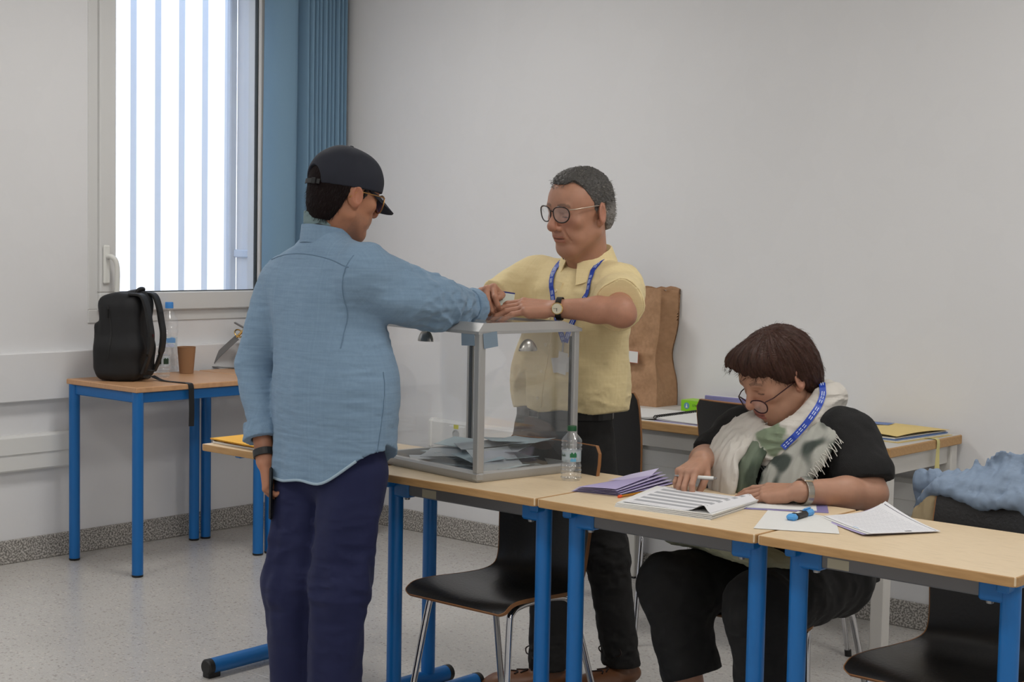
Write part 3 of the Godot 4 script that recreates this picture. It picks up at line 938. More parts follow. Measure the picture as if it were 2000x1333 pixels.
func bottle_label(t: Node3D, r: float, y0: float, y1: float, cols: Array) -> void:
	var film := mat("label film", Color(0.86, 0.93, 0.97, 0.35), 0.3)
	film.transparency = BaseMaterial3D.TRANSPARENCY_ALPHA
	var lb := part("label_band", MB.new().lathe([Vector2(r, y0), Vector2(r, y1)], 32), film, t)
	for q in cols:
		var m := MB.new()
		var n := 8
		for i in n:
			var a: float = lerpf(q[0], q[1], float(i) / n); var b: float = lerpf(q[0], q[1], float(i + 1) / n)
			var o := Vector3(cos((a + b) / 2), 0, sin((a + b) / 2))
			var rr := r + 0.0008
			m.quad(Vector3(cos(a) * rr, q[2], sin(a) * rr), Vector3(cos(b) * rr, q[2], sin(b) * rr), Vector3(cos(b) * rr, q[3] + 0.003 * sin(i * 1.7), sin(b) * rr), Vector3(cos(a) * rr, q[3] + 0.003 * sin(i * 1.7 - 1.7), sin(a) * rr), o)
		part("label_print", m, mat("print %s" % (q[4] as Color).to_html(false), q[4], 0.5), lb)

func ribbon(path: Array, nor: Array, w: float, th: float) -> MB:
	return MB.new().sweep(path, MB.rect(w, th, th * 0.3), false, true, Vector3.UP, [], false, nor)

func things_left() -> void:
	var H := SIDE_H
	backpack()
	var b := bottle("water_bottle", Vector3(-6.020, H, -4.405), 0.33, 0.043, 0.38, Color(0.25, 0.55, 0.85), "large clear water bottle with light blue cap behind the backpack", true)
	bottle_label(b, 0.0385, 0.115, 0.165, [[0.2, 2.2, 0.138, 0.162, Color(0.45, 0.66, 0.88)], [0.4, 1.6, 0.119, 0.133, Color(0.80, 0.84, 0.95)]])
	b = bottle("water_bottle", Vector3(-5.79, H, -4.205), 0.19, 0.031, 0.55, Color(0.03, 0.30, 0.14), "small clear water bottle with dark green cap beside the backpack strap", true)
	bottle_label(b, 0.0315, 0.055, 0.10, [[0.2, 1.0, 0.062, 0.088, Color(0.10, 0.22, 0.14)], [1.3, 1.7, 0.062, 0.09, Color(0.10, 0.22, 0.14)]])
	var c := thing("paper_cup", "brown kraft paper cup on the beech desk", "cup", Vector3(-5.885, H, -4.405))
	var km := mat("kraft cup", Color(0.62, 0.47, 0.34), 0.8)
	part("body", MB.new().lathe([Vector2(0, 0.006), Vector2(0.028, 0.006), Vector2(0.030, 0.0), Vector2(0.0325, 0.001), Vector2(0.0405, 0.098), Vector2(0.0410, 0.100), Vector2(0.0425, 0.124), Vector2(0.0405, 0.1245), Vector2(0.031, 0.012), Vector2(0, 0.010)], 36), km, c)
	part("rim", MB.new().tube(_circle(0.0422, 0.1245, 36), 0.0016, 8, false, [], true), km, c)
	handbag()
	# paper folder on the left desk of the front row
	var fy := DESK_H
	var st := thing("document_stack", "thin stack of papers below the yellow folder", "papers", Vector3(-3.955, fy, -3.305), -0.03)
	part("sheets", MB.new().box(Vector3(0.0, 0.004, 0), Vector3(0.33, 0.007, 0.23), 0.001), mat("paper white", Color(0.86, 0.86, 0.85), 0.7), st)
	part("binder_clip", MB.new().box(Vector3(-0.160, 0.005, 0.10), Vector3(0.014, 0.013, 0.022), 0.003), mats["black plastic"], st)
	part("brown_cover", MB.new().box(Vector3(0.03, 0.0085, 0.005), Vector3(0.26, 0.0022, 0.225), 0.0006), mat("brown card", Color(0.50, 0.33, 0.20), 0.7), st)
	var ye := thing("yellow_folder", "orange yellow paper folder lying on the left end of the row", "folder", Vector3(-3.965, fy + 0.0125, -3.295), -0.07)
	var ym := mat("yellow card", Color(0.93, 0.70, 0.22), 0.7)
	part("back_cover", MB.new().box(Vector3(0, 0.0006, 0), Vector3(0.32, 0.0012, 0.23), 0.0003), ym, ye)
	part("sheets", MB.new().box(Vector3(0.006, 0.002, 0.003), Vector3(0.30, 0.0015, 0.21), 0.0003), mats["paper white"], ye)
	var g := []
	for i in 9:
		var row := []
		for j in 13:
			row.append(Vector3(-0.16 + 0.32 * j / 12.0, 0.0036 + 0.006 * sin(PI * j / 12.0) * (i / 8.0) + 0.003 * i / 8.0, 0.115 - 0.23 * i / 8.0))
		g.append(row)
	part("front_cover", MB.new().sheet(g, 0.0009), ym, ye)

func _circle(r: float, y: float, n: int, c := Vector3.ZERO) -> Array:
	var p := []
	for i in n: p.append(c + Vector3(cos(TAU * i / n) * r, y, sin(TAU * i / n) * r))
	return p

func backpack() -> void:
	# local x runs to the side with the straps
	var t := thing("backpack", "black backpack standing on the beech desk below the window", "backpack", Vector3(-5.800, SIDE_H, -4.005), 0.60)
	var cl := mat("black nylon", Color(0.060, 0.062, 0.075), 0.7)
	bump(cl, "nylon weave", FastNoiseLite.TYPE_CELLULAR, 0.15, 0.3, 9.0)
	var f := Field.new()
	f.rbox(Vector3(0.0, 0.090, 0), Vector3(0.104, 0.090, 0.120), 0.04, Basis.IDENTITY, 0.03)
	f.rbox(Vector3(0.006, 0.235, 0), Vector3(0.094, 0.130, 0.114), 0.04, Basis(Vector3.BACK, 0.03), 0.05)
	f.rbox(Vector3(0.030, 0.340, 0), Vector3(0.070, 0.050, 0.100), 0.035, Basis(Vector3.BACK, -0.10), 0.03)
	f.rbox(Vector3(-0.050, 0.330, 0.01), Vector3(0.040, 0.050, 0.085), 0.03, Basis(Vector3.BACK, 0.25), 0.02)
	f.rbox(Vector3(-0.092, 0.15, 0.0), Vector3(0.022, 0.11, 0.09), 0.02, Basis.IDENTITY, 0.02)
	f.ell(Vector3(0.05, 0.392, -0.01), Vector3(0.035, 0.012, 0.05), Basis.IDENTITY, 0.02)
	var ns := FastNoiseLite.new(); ns.seed = 8; ns.frequency = 9.0; ns.fractal_octaves = 2
	f.amp = 0.006
	f.noise = func(p: Vector3) -> float: return 0.006 * ns.get_noise_3d(p.x, p.y * 0.5, p.z)
	f.cut = func(p: Vector3) -> float: return 0.001 - p.y
	var mb := MB.new()
	f.into(mb, 0.009)
	part("body", mb, cl, t)
	var web := mat("black webbing", Color(0.05, 0.05, 0.058), 0.6)
	var zp := []
	for k in 13:
		zp.append(f.cast(Vector3(-0.03 + 0.012 * sin(k * 0.3), 0.10 + 0.02 * k, 0.3), Vector3(0, 0, -1), 0.001))
	part("zipper", ribbon(zp, _fill(Vector3(0, 0, 1), 13), 0.008, 0.002), web, t)
	part("zipper_pull", MB.new().box(zp[11] + Vector3(0.0, -0.02, 0.004), Vector3(0.006, 0.04, 0.002), 0.001), mat("dark metal", Color(0.12, 0.12, 0.12), 0.4, 0.7), t)
	for z in [0.075, -0.075]:
		var pts := curve([Vector3(0.055, 0.385, z), Vector3(0.105, 0.380, z * 1.0), Vector3(0.128, 0.335, z * 1.0), Vector3(0.142, 0.26, z * 1.0), Vector3(0.150, 0.20, z * 1.0), Vector3(0.142, 0.125, z * 1.0), Vector3(0.122, 0.065, z), Vector3(0.108, 0.035, z)], 5)
		var nr := []
		for i in pts.size():
			var tg: Vector3 = (pts[mini(i + 1, pts.size() - 1)] - pts[maxi(i - 1, 0)]).normalized()
			nr.append(Vector3(0, 0, 1).cross(tg) * -1.0)
		var sc := []
		for i in pts.size():
			sc.append(Vector2(1.0 if i < 26 else 0.6, 1.0))
		part("shoulder_strap", MB.new().sweep(pts, MB.rect(0.062, 0.012, 0.004), false, true, Vector3.UP, sc, false, nr), web, t)
	part("strap_badge", MB.new().box(Vector3(0.158, 0.205, 0.075), Vector3(0.004, 0.014, 0.006), 0.001), mat("dark red", Color(0.32, 0.03, 0.04), 0.6), t)
	part("top_handle", MB.new().tube(curve([Vector3(0.06, 0.38, -0.04), Vector3(0.075, 0.405, -0.03), Vector3(0.075, 0.405, 0.03), Vector3(0.06, 0.38, 0.04)], 5), 0.008, 8), web, t)
	# loose webbing lying on the top and hanging over its edge
	var loc := t.transform.affine_inverse()
	var y0 := SIDE_H
	var lp := []
	for q in [Vector3(-5.690, y0 + 0.020, -4.075), Vector3(-5.640, y0 + 0.005, -4.085), Vector3(-5.580, y0 + 0.003, -4.090), Vector3(-5.520, y0 + 0.003, -4.098), Vector3(-5.470, y0 + 0.003, -4.103), Vector3(-5.451, y0 - 0.006, -4.105), Vector3(-5.449, y0 - 0.05, -4.106), Vector3(-5.449, y0 - 0.12, -4.108), Vector3(-5.449, y0 - 0.185, -4.106)]:
		lp.append(loc * q)
	var ln := []
	for q in [Vector3(0.2, 1, 0.1), Vector3.UP, Vector3.UP, Vector3.UP, Vector3(0.2, 1, 0), Vector3(0.8, 0.5, 0.1), Vector3(1, 0, 0.15), Vector3(1, 0, 0.15), Vector3(1, 0, 0.15)]:
		ln.append(loc.basis * q)
	part("loose_strap", ribbon(curve(lp, 3), curve(ln, 3), 0.026, 0.002), web, t)
	part("buckle", MB.new().box(Vector3(0.128, 0.022, 0.07), Vector3(0.03, 0.014, 0.026), 0.004).tube(_circle(0.014, 0.0, 14, Vector3(0.15, 0.05, 0.075)), 0.003, 6, false, [], true), mats["black plastic"], t)

func _fill(v: Vector3, n: int) -> Array:
	var a := []
	for i in n: a.append(v)
	return a

func handbag() -> void:
	var t := thing("handbag", "silver grey leather handbag with its strap laid on the desk", "handbag", Vector3(-5.905, SIDE_H, -4.865), 0.72)
	var m := mat("grey leather", Color(0.46, 0.46, 0.46), 0.36, 0.25)
	bump(m, "leather grain", FastNoiseLite.TYPE_CELLULAR, 0.05, 0.25, 6.0)
	var f := Field.new()
	f.rbox(Vector3(0.06, 0.05, 0), Vector3(0.150, 0.05, 0.065), 0.04, Basis.IDENTITY, 0.03)
	f.rbox(Vector3(0.06, 0.13, 0), Vector3(0.122, 0.08, 0.040), 0.03, Basis.IDENTITY, 0.06)
	f.rbox(Vector3(0.06, 0.19, 0), Vector3(0.120, 0.02, 0.022), 0.018, Basis.IDENTITY, 0.04)
	var ns := FastNoiseLite.new(); ns.seed = 4; ns.frequency = 7.0; ns.fractal_octaves = 2
	f.amp = 0.010
	f.noise = func(p: Vector3) -> float: return 0.010 * ns.get_noise_3d(p.x * 1.4, p.y * 0.7, p.z)
	f.cut = func(p: Vector3) -> float: return 0.001 - p.y
	var mb := MB.new()
	f.into(mb, 0.008)
	part("body", mb, m, t)
	var gold := mat("gold fitting", Color(0.86, 0.72, 0.45), 0.2, 1.0)
	part("ring", MB.new().tube(_tilted(Vector3(-0.105, 0.170, 0.01), 0.022, Vector3(0.5, 0.6, 0.6)), 0.0035, 8, false, [], true), gold, t)
	part("clasp", MB.new().tube([Vector3(-0.075, 0.193, 0.008), Vector3(-0.115, 0.150, 0.012)], 0.006, 8), gold, t)
	part("zip_tab", MB.new().box(Vector3(-0.105, 0.210, 0.0), Vector3(0.055, 0.008, 0.020), 0.003, Basis(Vector3.BACK, -0.5)), m, t)
	var pts := curve([Vector3(-0.112, 0.150, 0.012), Vector3(-0.16, 0.105, 0.02), Vector3(-0.21, 0.055, 0.028), Vector3(-0.232, 0.022, 0.03), Vector3(-0.215, 0.006, 0.035), Vector3(-0.14, 0.004, 0.06), Vector3(-0.03, 0.004, 0.08)], 5)
	var nr := []
	for i in pts.size():
		nr.append(Vector3(-0.35, 0.45, 0.85) if i < 13 else Vector3(-0.35, 0.45, 0.85).lerp(Vector3.UP, minf(1.0, (i - 12) / 8.0)))
	part("strap", ribbon(pts, nr, 0.034, 0.003), m, t)
	part("side_seam", MB.new().tube([f.cast(Vector3(0.0, 0.02, 0.3), Vector3(0, 0, -1)), f.cast(Vector3(0.0, 0.08, 0.3), Vector3(0, 0, -1)), f.cast(Vector3(0.01, 0.14, 0.3), Vector3(0, 0, -1))], 0.0018, 6), mat("dark thread", Color(0.16, 0.16, 0.16), 0.7), t)

func _tilted(c: Vector3, r: float, nrm: Vector3) -> Array:
	var n := nrm.normalized()
	var a := n.cross(Vector3(0.2, 0.1, 0.97)).normalized(); var b := n.cross(a)
	var p := []
	for i in 20: p.append(c + a * cos(TAU * i / 20) * r + b * sin(TAU * i / 20) * r)
	return p

# ---------------------------------------------------------------- ballot box and papers on the front row
const BOX_AT := Vector3(-2.9499, 0.775, -3.2305)
const BOX_TURN := 0.14486   # the box stands a little askew on the desk
const BW := 0.53
const BD := 0.40
const BH := 0.458

func things_front() -> void:
	ballot_box()
	envelopes()
	var b := bottle("water_bottle", Vector3(-2.808, DESK_H, -3.483), 0.160, 0.0312, 0.30, Color(0.02, 0.30, 0.15), "small clear water bottle with green cap in front of the ballot box", true)
	bottle_label(b, 0.0285, 0.056, 0.088, [[0.75, 1.45, 0.070, 0.083, Color(0.10, 0.42, 0.25)], [0.8, 1.4, 0.058, 0.067, Color(0.40, 0.66, 0.80)], [1.9, 2.6, 0.072, 0.078, Color(0.35, 0.42, 0.40)]])
	booklets()
	register()
	loose_papers()

func ballot_box() -> void:
	# local: near corner at the origin, x runs left-to-right along the back, so the box lies at x 0..-BW, z 0..-BD
	var t := thing("ballot_box", "transparent ballot box with grey aluminium frame on the front desk", "ballot box", BOX_AT, BOX_TURN * -1.0)
	var al := mat("brushed aluminium", Color(0.66, 0.66, 0.655), 0.42, 0.35)
	bump(al, "brushed", FastNoiseLite.TYPE_SIMPLEX, 0.04, 0.05, 5.0)
	var cl := mat("clear acrylic", Color(0.93, 0.95, 0.97, 0.025), 0.02)
	cl.transparency = BaseMaterial3D.TRANSPARENCY_ALPHA
	var dark := mat("dark gasket", Color(0.06, 0.06, 0.065), 0.6)
	# tray and top rim: profiles carried round the four corners, x pointing outwards
	var cs := [Vector3(-0.014, 0, -0.014), Vector3(-0.014, 0, -BD + 0.014), Vector3(-BW + 0.014, 0, -BD + 0.014), Vector3(-BW + 0.014, 0, -0.014)]
	var mitre := [Vector2(1.4142, 1), Vector2(1.4142, 1), Vector2(1.4142, 1), Vector2(1.4142, 1)]
	var rail := PackedVector2Array([Vector2(-0.012, 0.0), Vector2(0.006, 0.0)])
	for k in 6: rail.append(Vector2(0.006 + 0.008 * sin(PI / 2 * (k + 1) / 6.0), 0.024 - 0.024 * cos(PI / 2 * (k + 1) / 6.0)))
	rail.append(Vector2(0.006, 0.029)); rail.append(Vector2(-0.012, 0.029))
	part("tray_frame", MB.new().sweep(cs, rail, false, false, Vector3.UP, mitre, true), al, t)
	var rim := PackedVector2Array([Vector2(-0.036, BH - 0.006), Vector2(-0.004, BH - 0.030), Vector2(0.014, BH - 0.030), Vector2(0.014, BH - 0.021), Vector2(-0.026, BH), Vector2(-0.036, BH)])
	part("top_frame", MB.new().sweep(cs, rim, false, false, Vector3.UP, mitre, true), al, t)
	for k in 4:
		var a: Vector3 = cs[k]; var b: Vector3 = cs[(k + 1) % 4]
		var w := 0.025 if k == 0 else 0.019
		var po := part("corner_post", MB.new().box(a + Vector3(0, BH / 2, 0), Vector3(w, BH - 0.052, w), 0.003), al, t)
		part("gasket", MB.new().box(a + Vector3(0, BH / 2, 0) + ((cs[0] + cs[2]) / 2 - a).normalized() * 0.013, Vector3(0.010, BH - 0.09, 0.010), 0.002), dark, po)
		part("corner_cap", MB.new().box(a + Vector3(0, 0.016, 0), Vector3(0.031, 0.033, 0.031), 0.009), al, po)
		part("pane", MB.new().box((a + b) / 2 + Vector3(0, BH / 2, 0), Vector3(maxf(absf((b - a).x) - 0.018, 0.004), BH - 0.055, maxf(absf((b - a).z) - 0.018, 0.004)), 0.0), cl, t)
	part("floor_plate", MB.new().span(Vector3(-BW + 0.02, 0.003, -BD + 0.02), Vector3(-0.02, 0.008, -0.02), 0.001), mat("tray floor", Color(0.55, 0.56, 0.57), 0.5), t)
	part("lid", MB.new().span(Vector3(-BW + 0.036, BH - 0.010, -BD + 0.036), Vector3(-0.036, BH - 0.004, -0.036), 0.001), cl, t, "clear lid")
	# slot housing on the lid
	var sl := part("slot_housing", MB.new().span(Vector3(-0.36, BH - 0.004, -0.245), Vector3(-0.13, BH + 0.012, -0.150), 0.005), cl, t, "clear slot housing")
	part("counter", MB.new().span(Vector3(-0.115, BH - 0.036, -0.060), Vector3(-0.050, BH - 0.012, -0.030), 0.003), dark, t)
	# padlock covers on the two near faces
	for q in [[Vector3(-0.255, 0.408, -0.004), 0.0], [Vector3(-0.004, 0.390, -0.185), PI / 2]]:
		var c := MB.new()
		var g := []
		for i in 9:
			var row := []
			for j in 17:
				var a := PI * j / 16.0
				var e := PI / 2 * i / 8.0
				var rr := sin(e)
				var lip := 1.0 + 0.10 * pow(absf(cos(a)), 6.0)
				row.append(Basis(Vector3.UP, q[1]) * Vector3(-cos(a) * 0.030 * rr * lip, sin(a) * 0.030 * rr - 0.014 + 0.004 * sin(a), cos(e) * 0.020) + q[0])
			g.append(row)
		c.sheet(g, 0.0018)
		var lk := part("lock_cover", c, mat("polished steel", Color(0.62, 0.61, 0.59), 0.30, 0.85), t, "half round steel lock cover")
		for s in [-1.0, 1.0]:
			part("rivet", MB.new().lathe([Vector2(0.0045, 0), Vector2(0.0045, 0.002), Vector2(0.002, 0.004), Vector2(0, 0.004)], 10, q[0] + Basis(Vector3.UP, q[1]) * Vector3(0.030 * s, -0.010, 0.003), Basis(Vector3.UP, q[1]) * Basis(Vector3.RIGHT, PI / 2)), mats["zinc"], lk)
	# blue grey paper seals wrapped round the near top corner
	var seal := mat("seal paper", Color(0.47, 0.54, 0.60), 0.8)
	part("paper_seal", MB.new().box(Vector3(-0.052, BH - 0.044, 0.0008), Vector3(0.060, 0.040, 0.0008), 0.0, Basis(Vector3.BACK, 0.05)), seal, t, "blue grey paper seal")
	part("paper_seal", MB.new().box(Vector3(0.0008, BH - 0.046, -0.040), Vector3(0.0008, 0.044, 0.052), 0.0, Basis(Vector3.RIGHT, 0.12)), seal, t, "blue grey paper seal")

func box_point(x: float, y: float, z: float) -> Vector3:
	return BOX_AT + Basis(Vector3.UP, -BOX_TURN) * Vector3(x, y, z)

func envelopes() -> void:
	var rs := RandomNumberGenerator.new(); rs.seed = 21
	var em := [mat("envelope blue", Color(0.55, 0.62, 0.65), 0.75), mat("envelope grey", Color(0.58, 0.61, 0.63), 0.75), mat("envelope pale", Color(0.62, 0.68, 0.70), 0.75)]
	# [x, z, turn, height, tilt x, tilt z] in the box
	var sp := [
		[-0.12, -0.10, 0.35, 0.009, 0, 0], [-0.33, -0.09, -0.25, 0.009, 0, 0], [-0.42, -0.21, 0.7, 0.009, 0, 0], [-0.20, -0.27, 0.1, 0.009, 0, 0], [-0.38, -0.30, -0.4, 0.010, 0, 0], [-0.10, -0.27, 1.3, 0.009, 0, 0],
		[-0.26, -0.14, 0.5, 0.013, 0.03, 0], [-0.16, -0.19, -0.5, 0.014, 0, 0.05], [-0.34, -0.20, 0.15, 0.015, 0, -0.04], [-0.24, -0.24, 1.0, 0.016, 0.05, 0], [-0.41, -0.13, -0.6, 0.014, 0, 0.06], [-0.09, -0.18, 0.1, 0.015, 0.04, 0.05],
		[-0.30, -0.16, -0.2, 0.021, 0.06, 0.05], [-0.20, -0.21, 0.8, 0.023, -0.05, 0.04], [-0.30, -0.26, 0.3, 0.022, 0.04, -0.06], [-0.15, -0.26, -0.3, 0.024, 0.05, 0.05], [-0.36, -0.25, 1.2, 0.023, 0, 0.08],
		[-0.24, -0.18, 0.1, 0.031, 0.10, 0.03], [-0.27, -0.23, -0.7, 0.034, -0.05, -0.08], [-0.18, -0.24, 0.45, 0.036, 0.08, 0.08], [-0.23, -0.27, 0.0, 0.041, 0.06, 0.02], [-0.13, -0.30, 0.2, 0.050, 0.05, 0.05], [-0.28, -0.12, 0.6, 0.030, 0.12, 0.05], [-0.36, -0.16, -0.35, 0.026, 0.05, 0.10], [-0.17, -0.14, -0.2, 0.030, 0.10, -0.06], [-0.22, -0.20, 1.1, 0.043, 0.04, 0.10], [-0.31, -0.20, 0.25, 0.040, 0.12, -0.02], [-0.19, -0.26, -0.5, 0.050, -0.04, 0.06]]
	var said := ["flat at the bottom of the ballot box", "in the middle of the heap in the ballot box", "high on the heap in the ballot box"]
	for i in sp.size():
		var q: Array = sp[i]
		var lv := 0 if i < 6 else 1 if i < 17 or i > 21 and i < 25 else 2
		var t := thing("ballot_envelope", "blue grey paper voting envelope lying %s" % said[lv], "envelope", box_point(clampf(q[0], -0.42, -0.12), 0.009 + (q[3] - 0.009) * 1.9, clampf(q[1], -0.29, -0.11)), 0.0, "voting envelopes %s" % said[lv])
		t.basis = Basis(Vector3.UP, -BOX_TURN + q[2]) * Basis(Vector3.RIGHT, q[4]) * Basis(Vector3.BACK, q[5])
		_envelope(t, em[i % 3], rs)
	var lean := thing("ballot_envelope", "blue grey paper voting envelope leaning against the near pane of the ballot box", "envelope", box_point(-0.052, 0.012, -0.152))
	lean.basis = Basis(Vector3.UP, -BOX_TURN + PI / 2 - 0.04) * Basis(Vector3.RIGHT, 0.55)
	var holder := Node3D.new(); holder.name = "sheet"
	_envelope(lean, em[1], rs, Vector3(0, 0, -0.060))

func _envelope(t: Node3D, m: Material, rs: RandomNumberGenerator, off := Vector3.ZERO) -> void:
	var w := 0.158; var d := 0.108
	var g := []
	var cu := rs.randf_range(-0.003, 0.005)
	for i in 4:
		var row := []
		for j in 6:
			row.append(off + Vector3(-w / 2 + w * j / 5.0, cu * pow(j / 2.5 - 1.0, 2.0) + absf(cu) * 0.2, d / 2 - d * i / 3.0))
		g.append(row)
	part("pocket", MB.new().sheet(g, 0.0012), m, t)
	part("flap", MB.new().extrude(PackedVector2Array([Vector2(-w / 2 + 0.006, d / 2 - 0.001), Vector2(w / 2 - 0.006, d / 2 - 0.001), Vector2(w / 2 - 0.03, d / 2 - 0.032), Vector2(-w / 2 + 0.03, d / 2 - 0.032)]), 0.0006, Transform3D(Basis(Vector3.RIGHT, -PI / 2), off + Vector3(0, -0.0012, 0))), m, t)

func page(t: Node3D, called: String, a: Vector3, b: Vector3, d: Vector3, e: Vector3, m: Material, lift: Callable, th := 0.0005, nu := 12, nv := 12) -> MeshInstance3D:
	# a sheet between four corners a (near left), b (near right), d (far right), e (far left), lifted by lift(u, v)
	var g := []
	for i in nv + 1:
		var row := []
		for j in nu + 1:
			var u := float(j) / nu; var v := float(i) / nv
			var p := a.lerp(b, u).lerp(e.lerp(d, u), v)
			row.append(p + lift.call(u, v))
		g.append(row)
	var mb := MB.new().sheet(g, th)
	mb.has_uv = true
	return part(called, mb, m, t)

func print_tex(key: String, n: int, m: int, draw: Callable) -> StandardMaterial3D:
	if mats.has(key): return mats[key]
	var im := Image.create(n, m, false, Image.FORMAT_RGB8)
	im.fill(Color(0.90, 0.90, 0.905))
	draw.call(im)
	var k := mat(key, Color(0.97, 0.97, 0.98), 0.7)
	k.albedo_texture = ImageTexture.create_from_image(im)
	k.texture_repeat = false
	return k

func booklets() -> void:
	var lav := mat("lavender paper", Color(0.68, 0.64, 0.80), 0.7)
	var lav2 := mat("lavender paper pale", Color(0.78, 0.75, 0.87), 0.7)
	var base := Vector3(-2.60, DESK_H, -3.49)
	var t := thing("lavender_booklet", "lavender folded leaflets with springing leaves beside the bottle", "booklet", base)
	for k in 5:
		var h := 0.001 + 0.0035 * k
		var a := Vector3(-0.080 + 0.006 * k, h, 0.165); var b := Vector3(0.075 - 0.003 * k, h, 0.130 + 0.004 * k)
		var d := Vector3(0.045 - 0.012 * k, h, -0.165); var e := Vector3(-0.075 + 0.004 * k, h, -0.150 + 0.004 * k)
		var kk := float(k)
		page(t, "leaf", a, b, d, e, lav if k % 2 == 0 else lav2, func(u: float, v: float) -> Vector3: return Vector3(0, (0.002 + 0.0022 * kk) * sin(u * 1.6) * (0.55 + 0.45 * v) + 0.004 * kk / 4.0 * u * u * v, 0))
	page(t, "leaf", Vector3(-0.06, 0.018, 0.02), Vector3(0.02, 0.022, -0.06), Vector3(-0.02, 0.026, -0.17), Vector3(-0.085, 0.018, -0.12), lav2, func(u: float, v: float) -> Vector3: return Vector3(0, 0.012 * u * v, 0))
	var p := thing("pencil", "yellow and black pencil with orange end tucked under the register", "pencil", Vector3(-2.519, DESK_H + 0.0042, -3.335))
	var dir := Vector3(0.03, 0.0, -1).normalized()
	part("shaft", MB.new().sweep([Vector3.ZERO, dir * 0.15], MB.ring(0.0038, 6), false), mat("pencil yellow", Color(0.70, 0.47, 0.10), 0.4), p)
	part("stripe", MB.new().sweep([dir * 0.010, dir * 0.15], PackedVector2Array([Vector2(-0.0015, 0.0033), Vector2(0.0015, 0.0033), Vector2(0.0015, 0.0042), Vector2(-0.0015, 0.0042)]), false).sweep([dir * 0.010, dir * 0.15], PackedVector2Array([Vector2(-0.0042, 0.0), Vector2(-0.0030, 0.0018), Vector2(-0.0034, 0.0024), Vector2(-0.0046, 0.0006)]), false), mats["black plastic"], p, "black stripe")
	part("end_tip", MB.new().lathe([Vector2(0, -0.004), Vector2(0.003, -0.003), Vector2(0.0042, 0.0), Vector2(0.0042, 0.010), Vector2(0, 0.010)], 12, Vector3.ZERO, Basis(Vector3.RIGHT, -PI / 2)), mat("orange dip", Color(0.88, 0.34, 0.16), 0.4), p, "orange dipped end")

func register() -> void:
	var sm := print_tex("register print", 512, 512, func(im: Image) -> void:
		for k in 5:
			im.fill_rect(Rect2i(30, 62 + k * 84, 450, 46), Color(0.66, 0.67, 0.68))
			for j in 40:
				im.fill_rect(Rect2i(36 + (j * 37) % 430, 68 + k * 84 + (j % 3) * 12, 6 + (j * 7) % 16, 2), Color(0.58, 0.59, 0.61))
		im.fill_rect(Rect2i(26, 26, 456, 3), Color(0.35, 0.35, 0.36))
		im.fill_rect(Rect2i(26, 492, 456, 4), Color(0.25, 0.25, 0.27)))
	var wm: Material = mats["paper white"]
	var t := thing("voter_register", "open register with grey striped lines, its right page curling up", "register", Vector3(-2.33, DESK_H, -3.37), 0.0)
	var A := Vector3(-0.113, 0, 0.155); var B := Vector3(0.175, 0, 0.130); var D := Vector3(0.135, 0, -0.150); var E := Vector3(-0.205, 0, -0.155)
	for k in 4:
		var h := 0.0012 + 0.0028 * k
		var s := Vector3(0.002 * (k % 2), h, -0.002 * k)
		var kk := float(k)
		page(t, "page_block", A + s, B + s, D + s, E + s, wm, func(u: float, v: float) -> Vector3: return Vector3(0, 0.0012 * kk * u, 0), 0.0026, 6, 4)
	# the top page arches up before it dips into the binding
	var lift := func(u: float, v: float) -> Vector3:
		var arch := exp(-pow((u - 0.92) / 0.10, 2)) if u < 0.92 else exp(-pow((u - 0.92) / 0.05, 2))
		return Vector3(0.010 * smoothstep(0.6, 0.9, u), 0.020 * arch * (1.0 - 0.25 * v), 0)
	page(t, "striped_page", A + Vector3(0.012, 0.0135, -0.022), B + Vector3(-0.020, 0.0135, -0.012), D + Vector3(-0.006, 0.0135, 0.004), E + Vector3(0.03, 0.0135, 0.0), sm, lift, 0.0006, 30, 14)
	for k in 9:
		part("ring_binding", MB.new().tube(_tilted(Vector3(0.160 - 0.0035 * k, 0.008, 0.095 - 0.026 * k), 0.005, Vector3(0.12, 0, 1)), 0.0010, 6, false, [], true), mat("wire black", Color(0.05, 0.05, 0.05), 0.4), t)

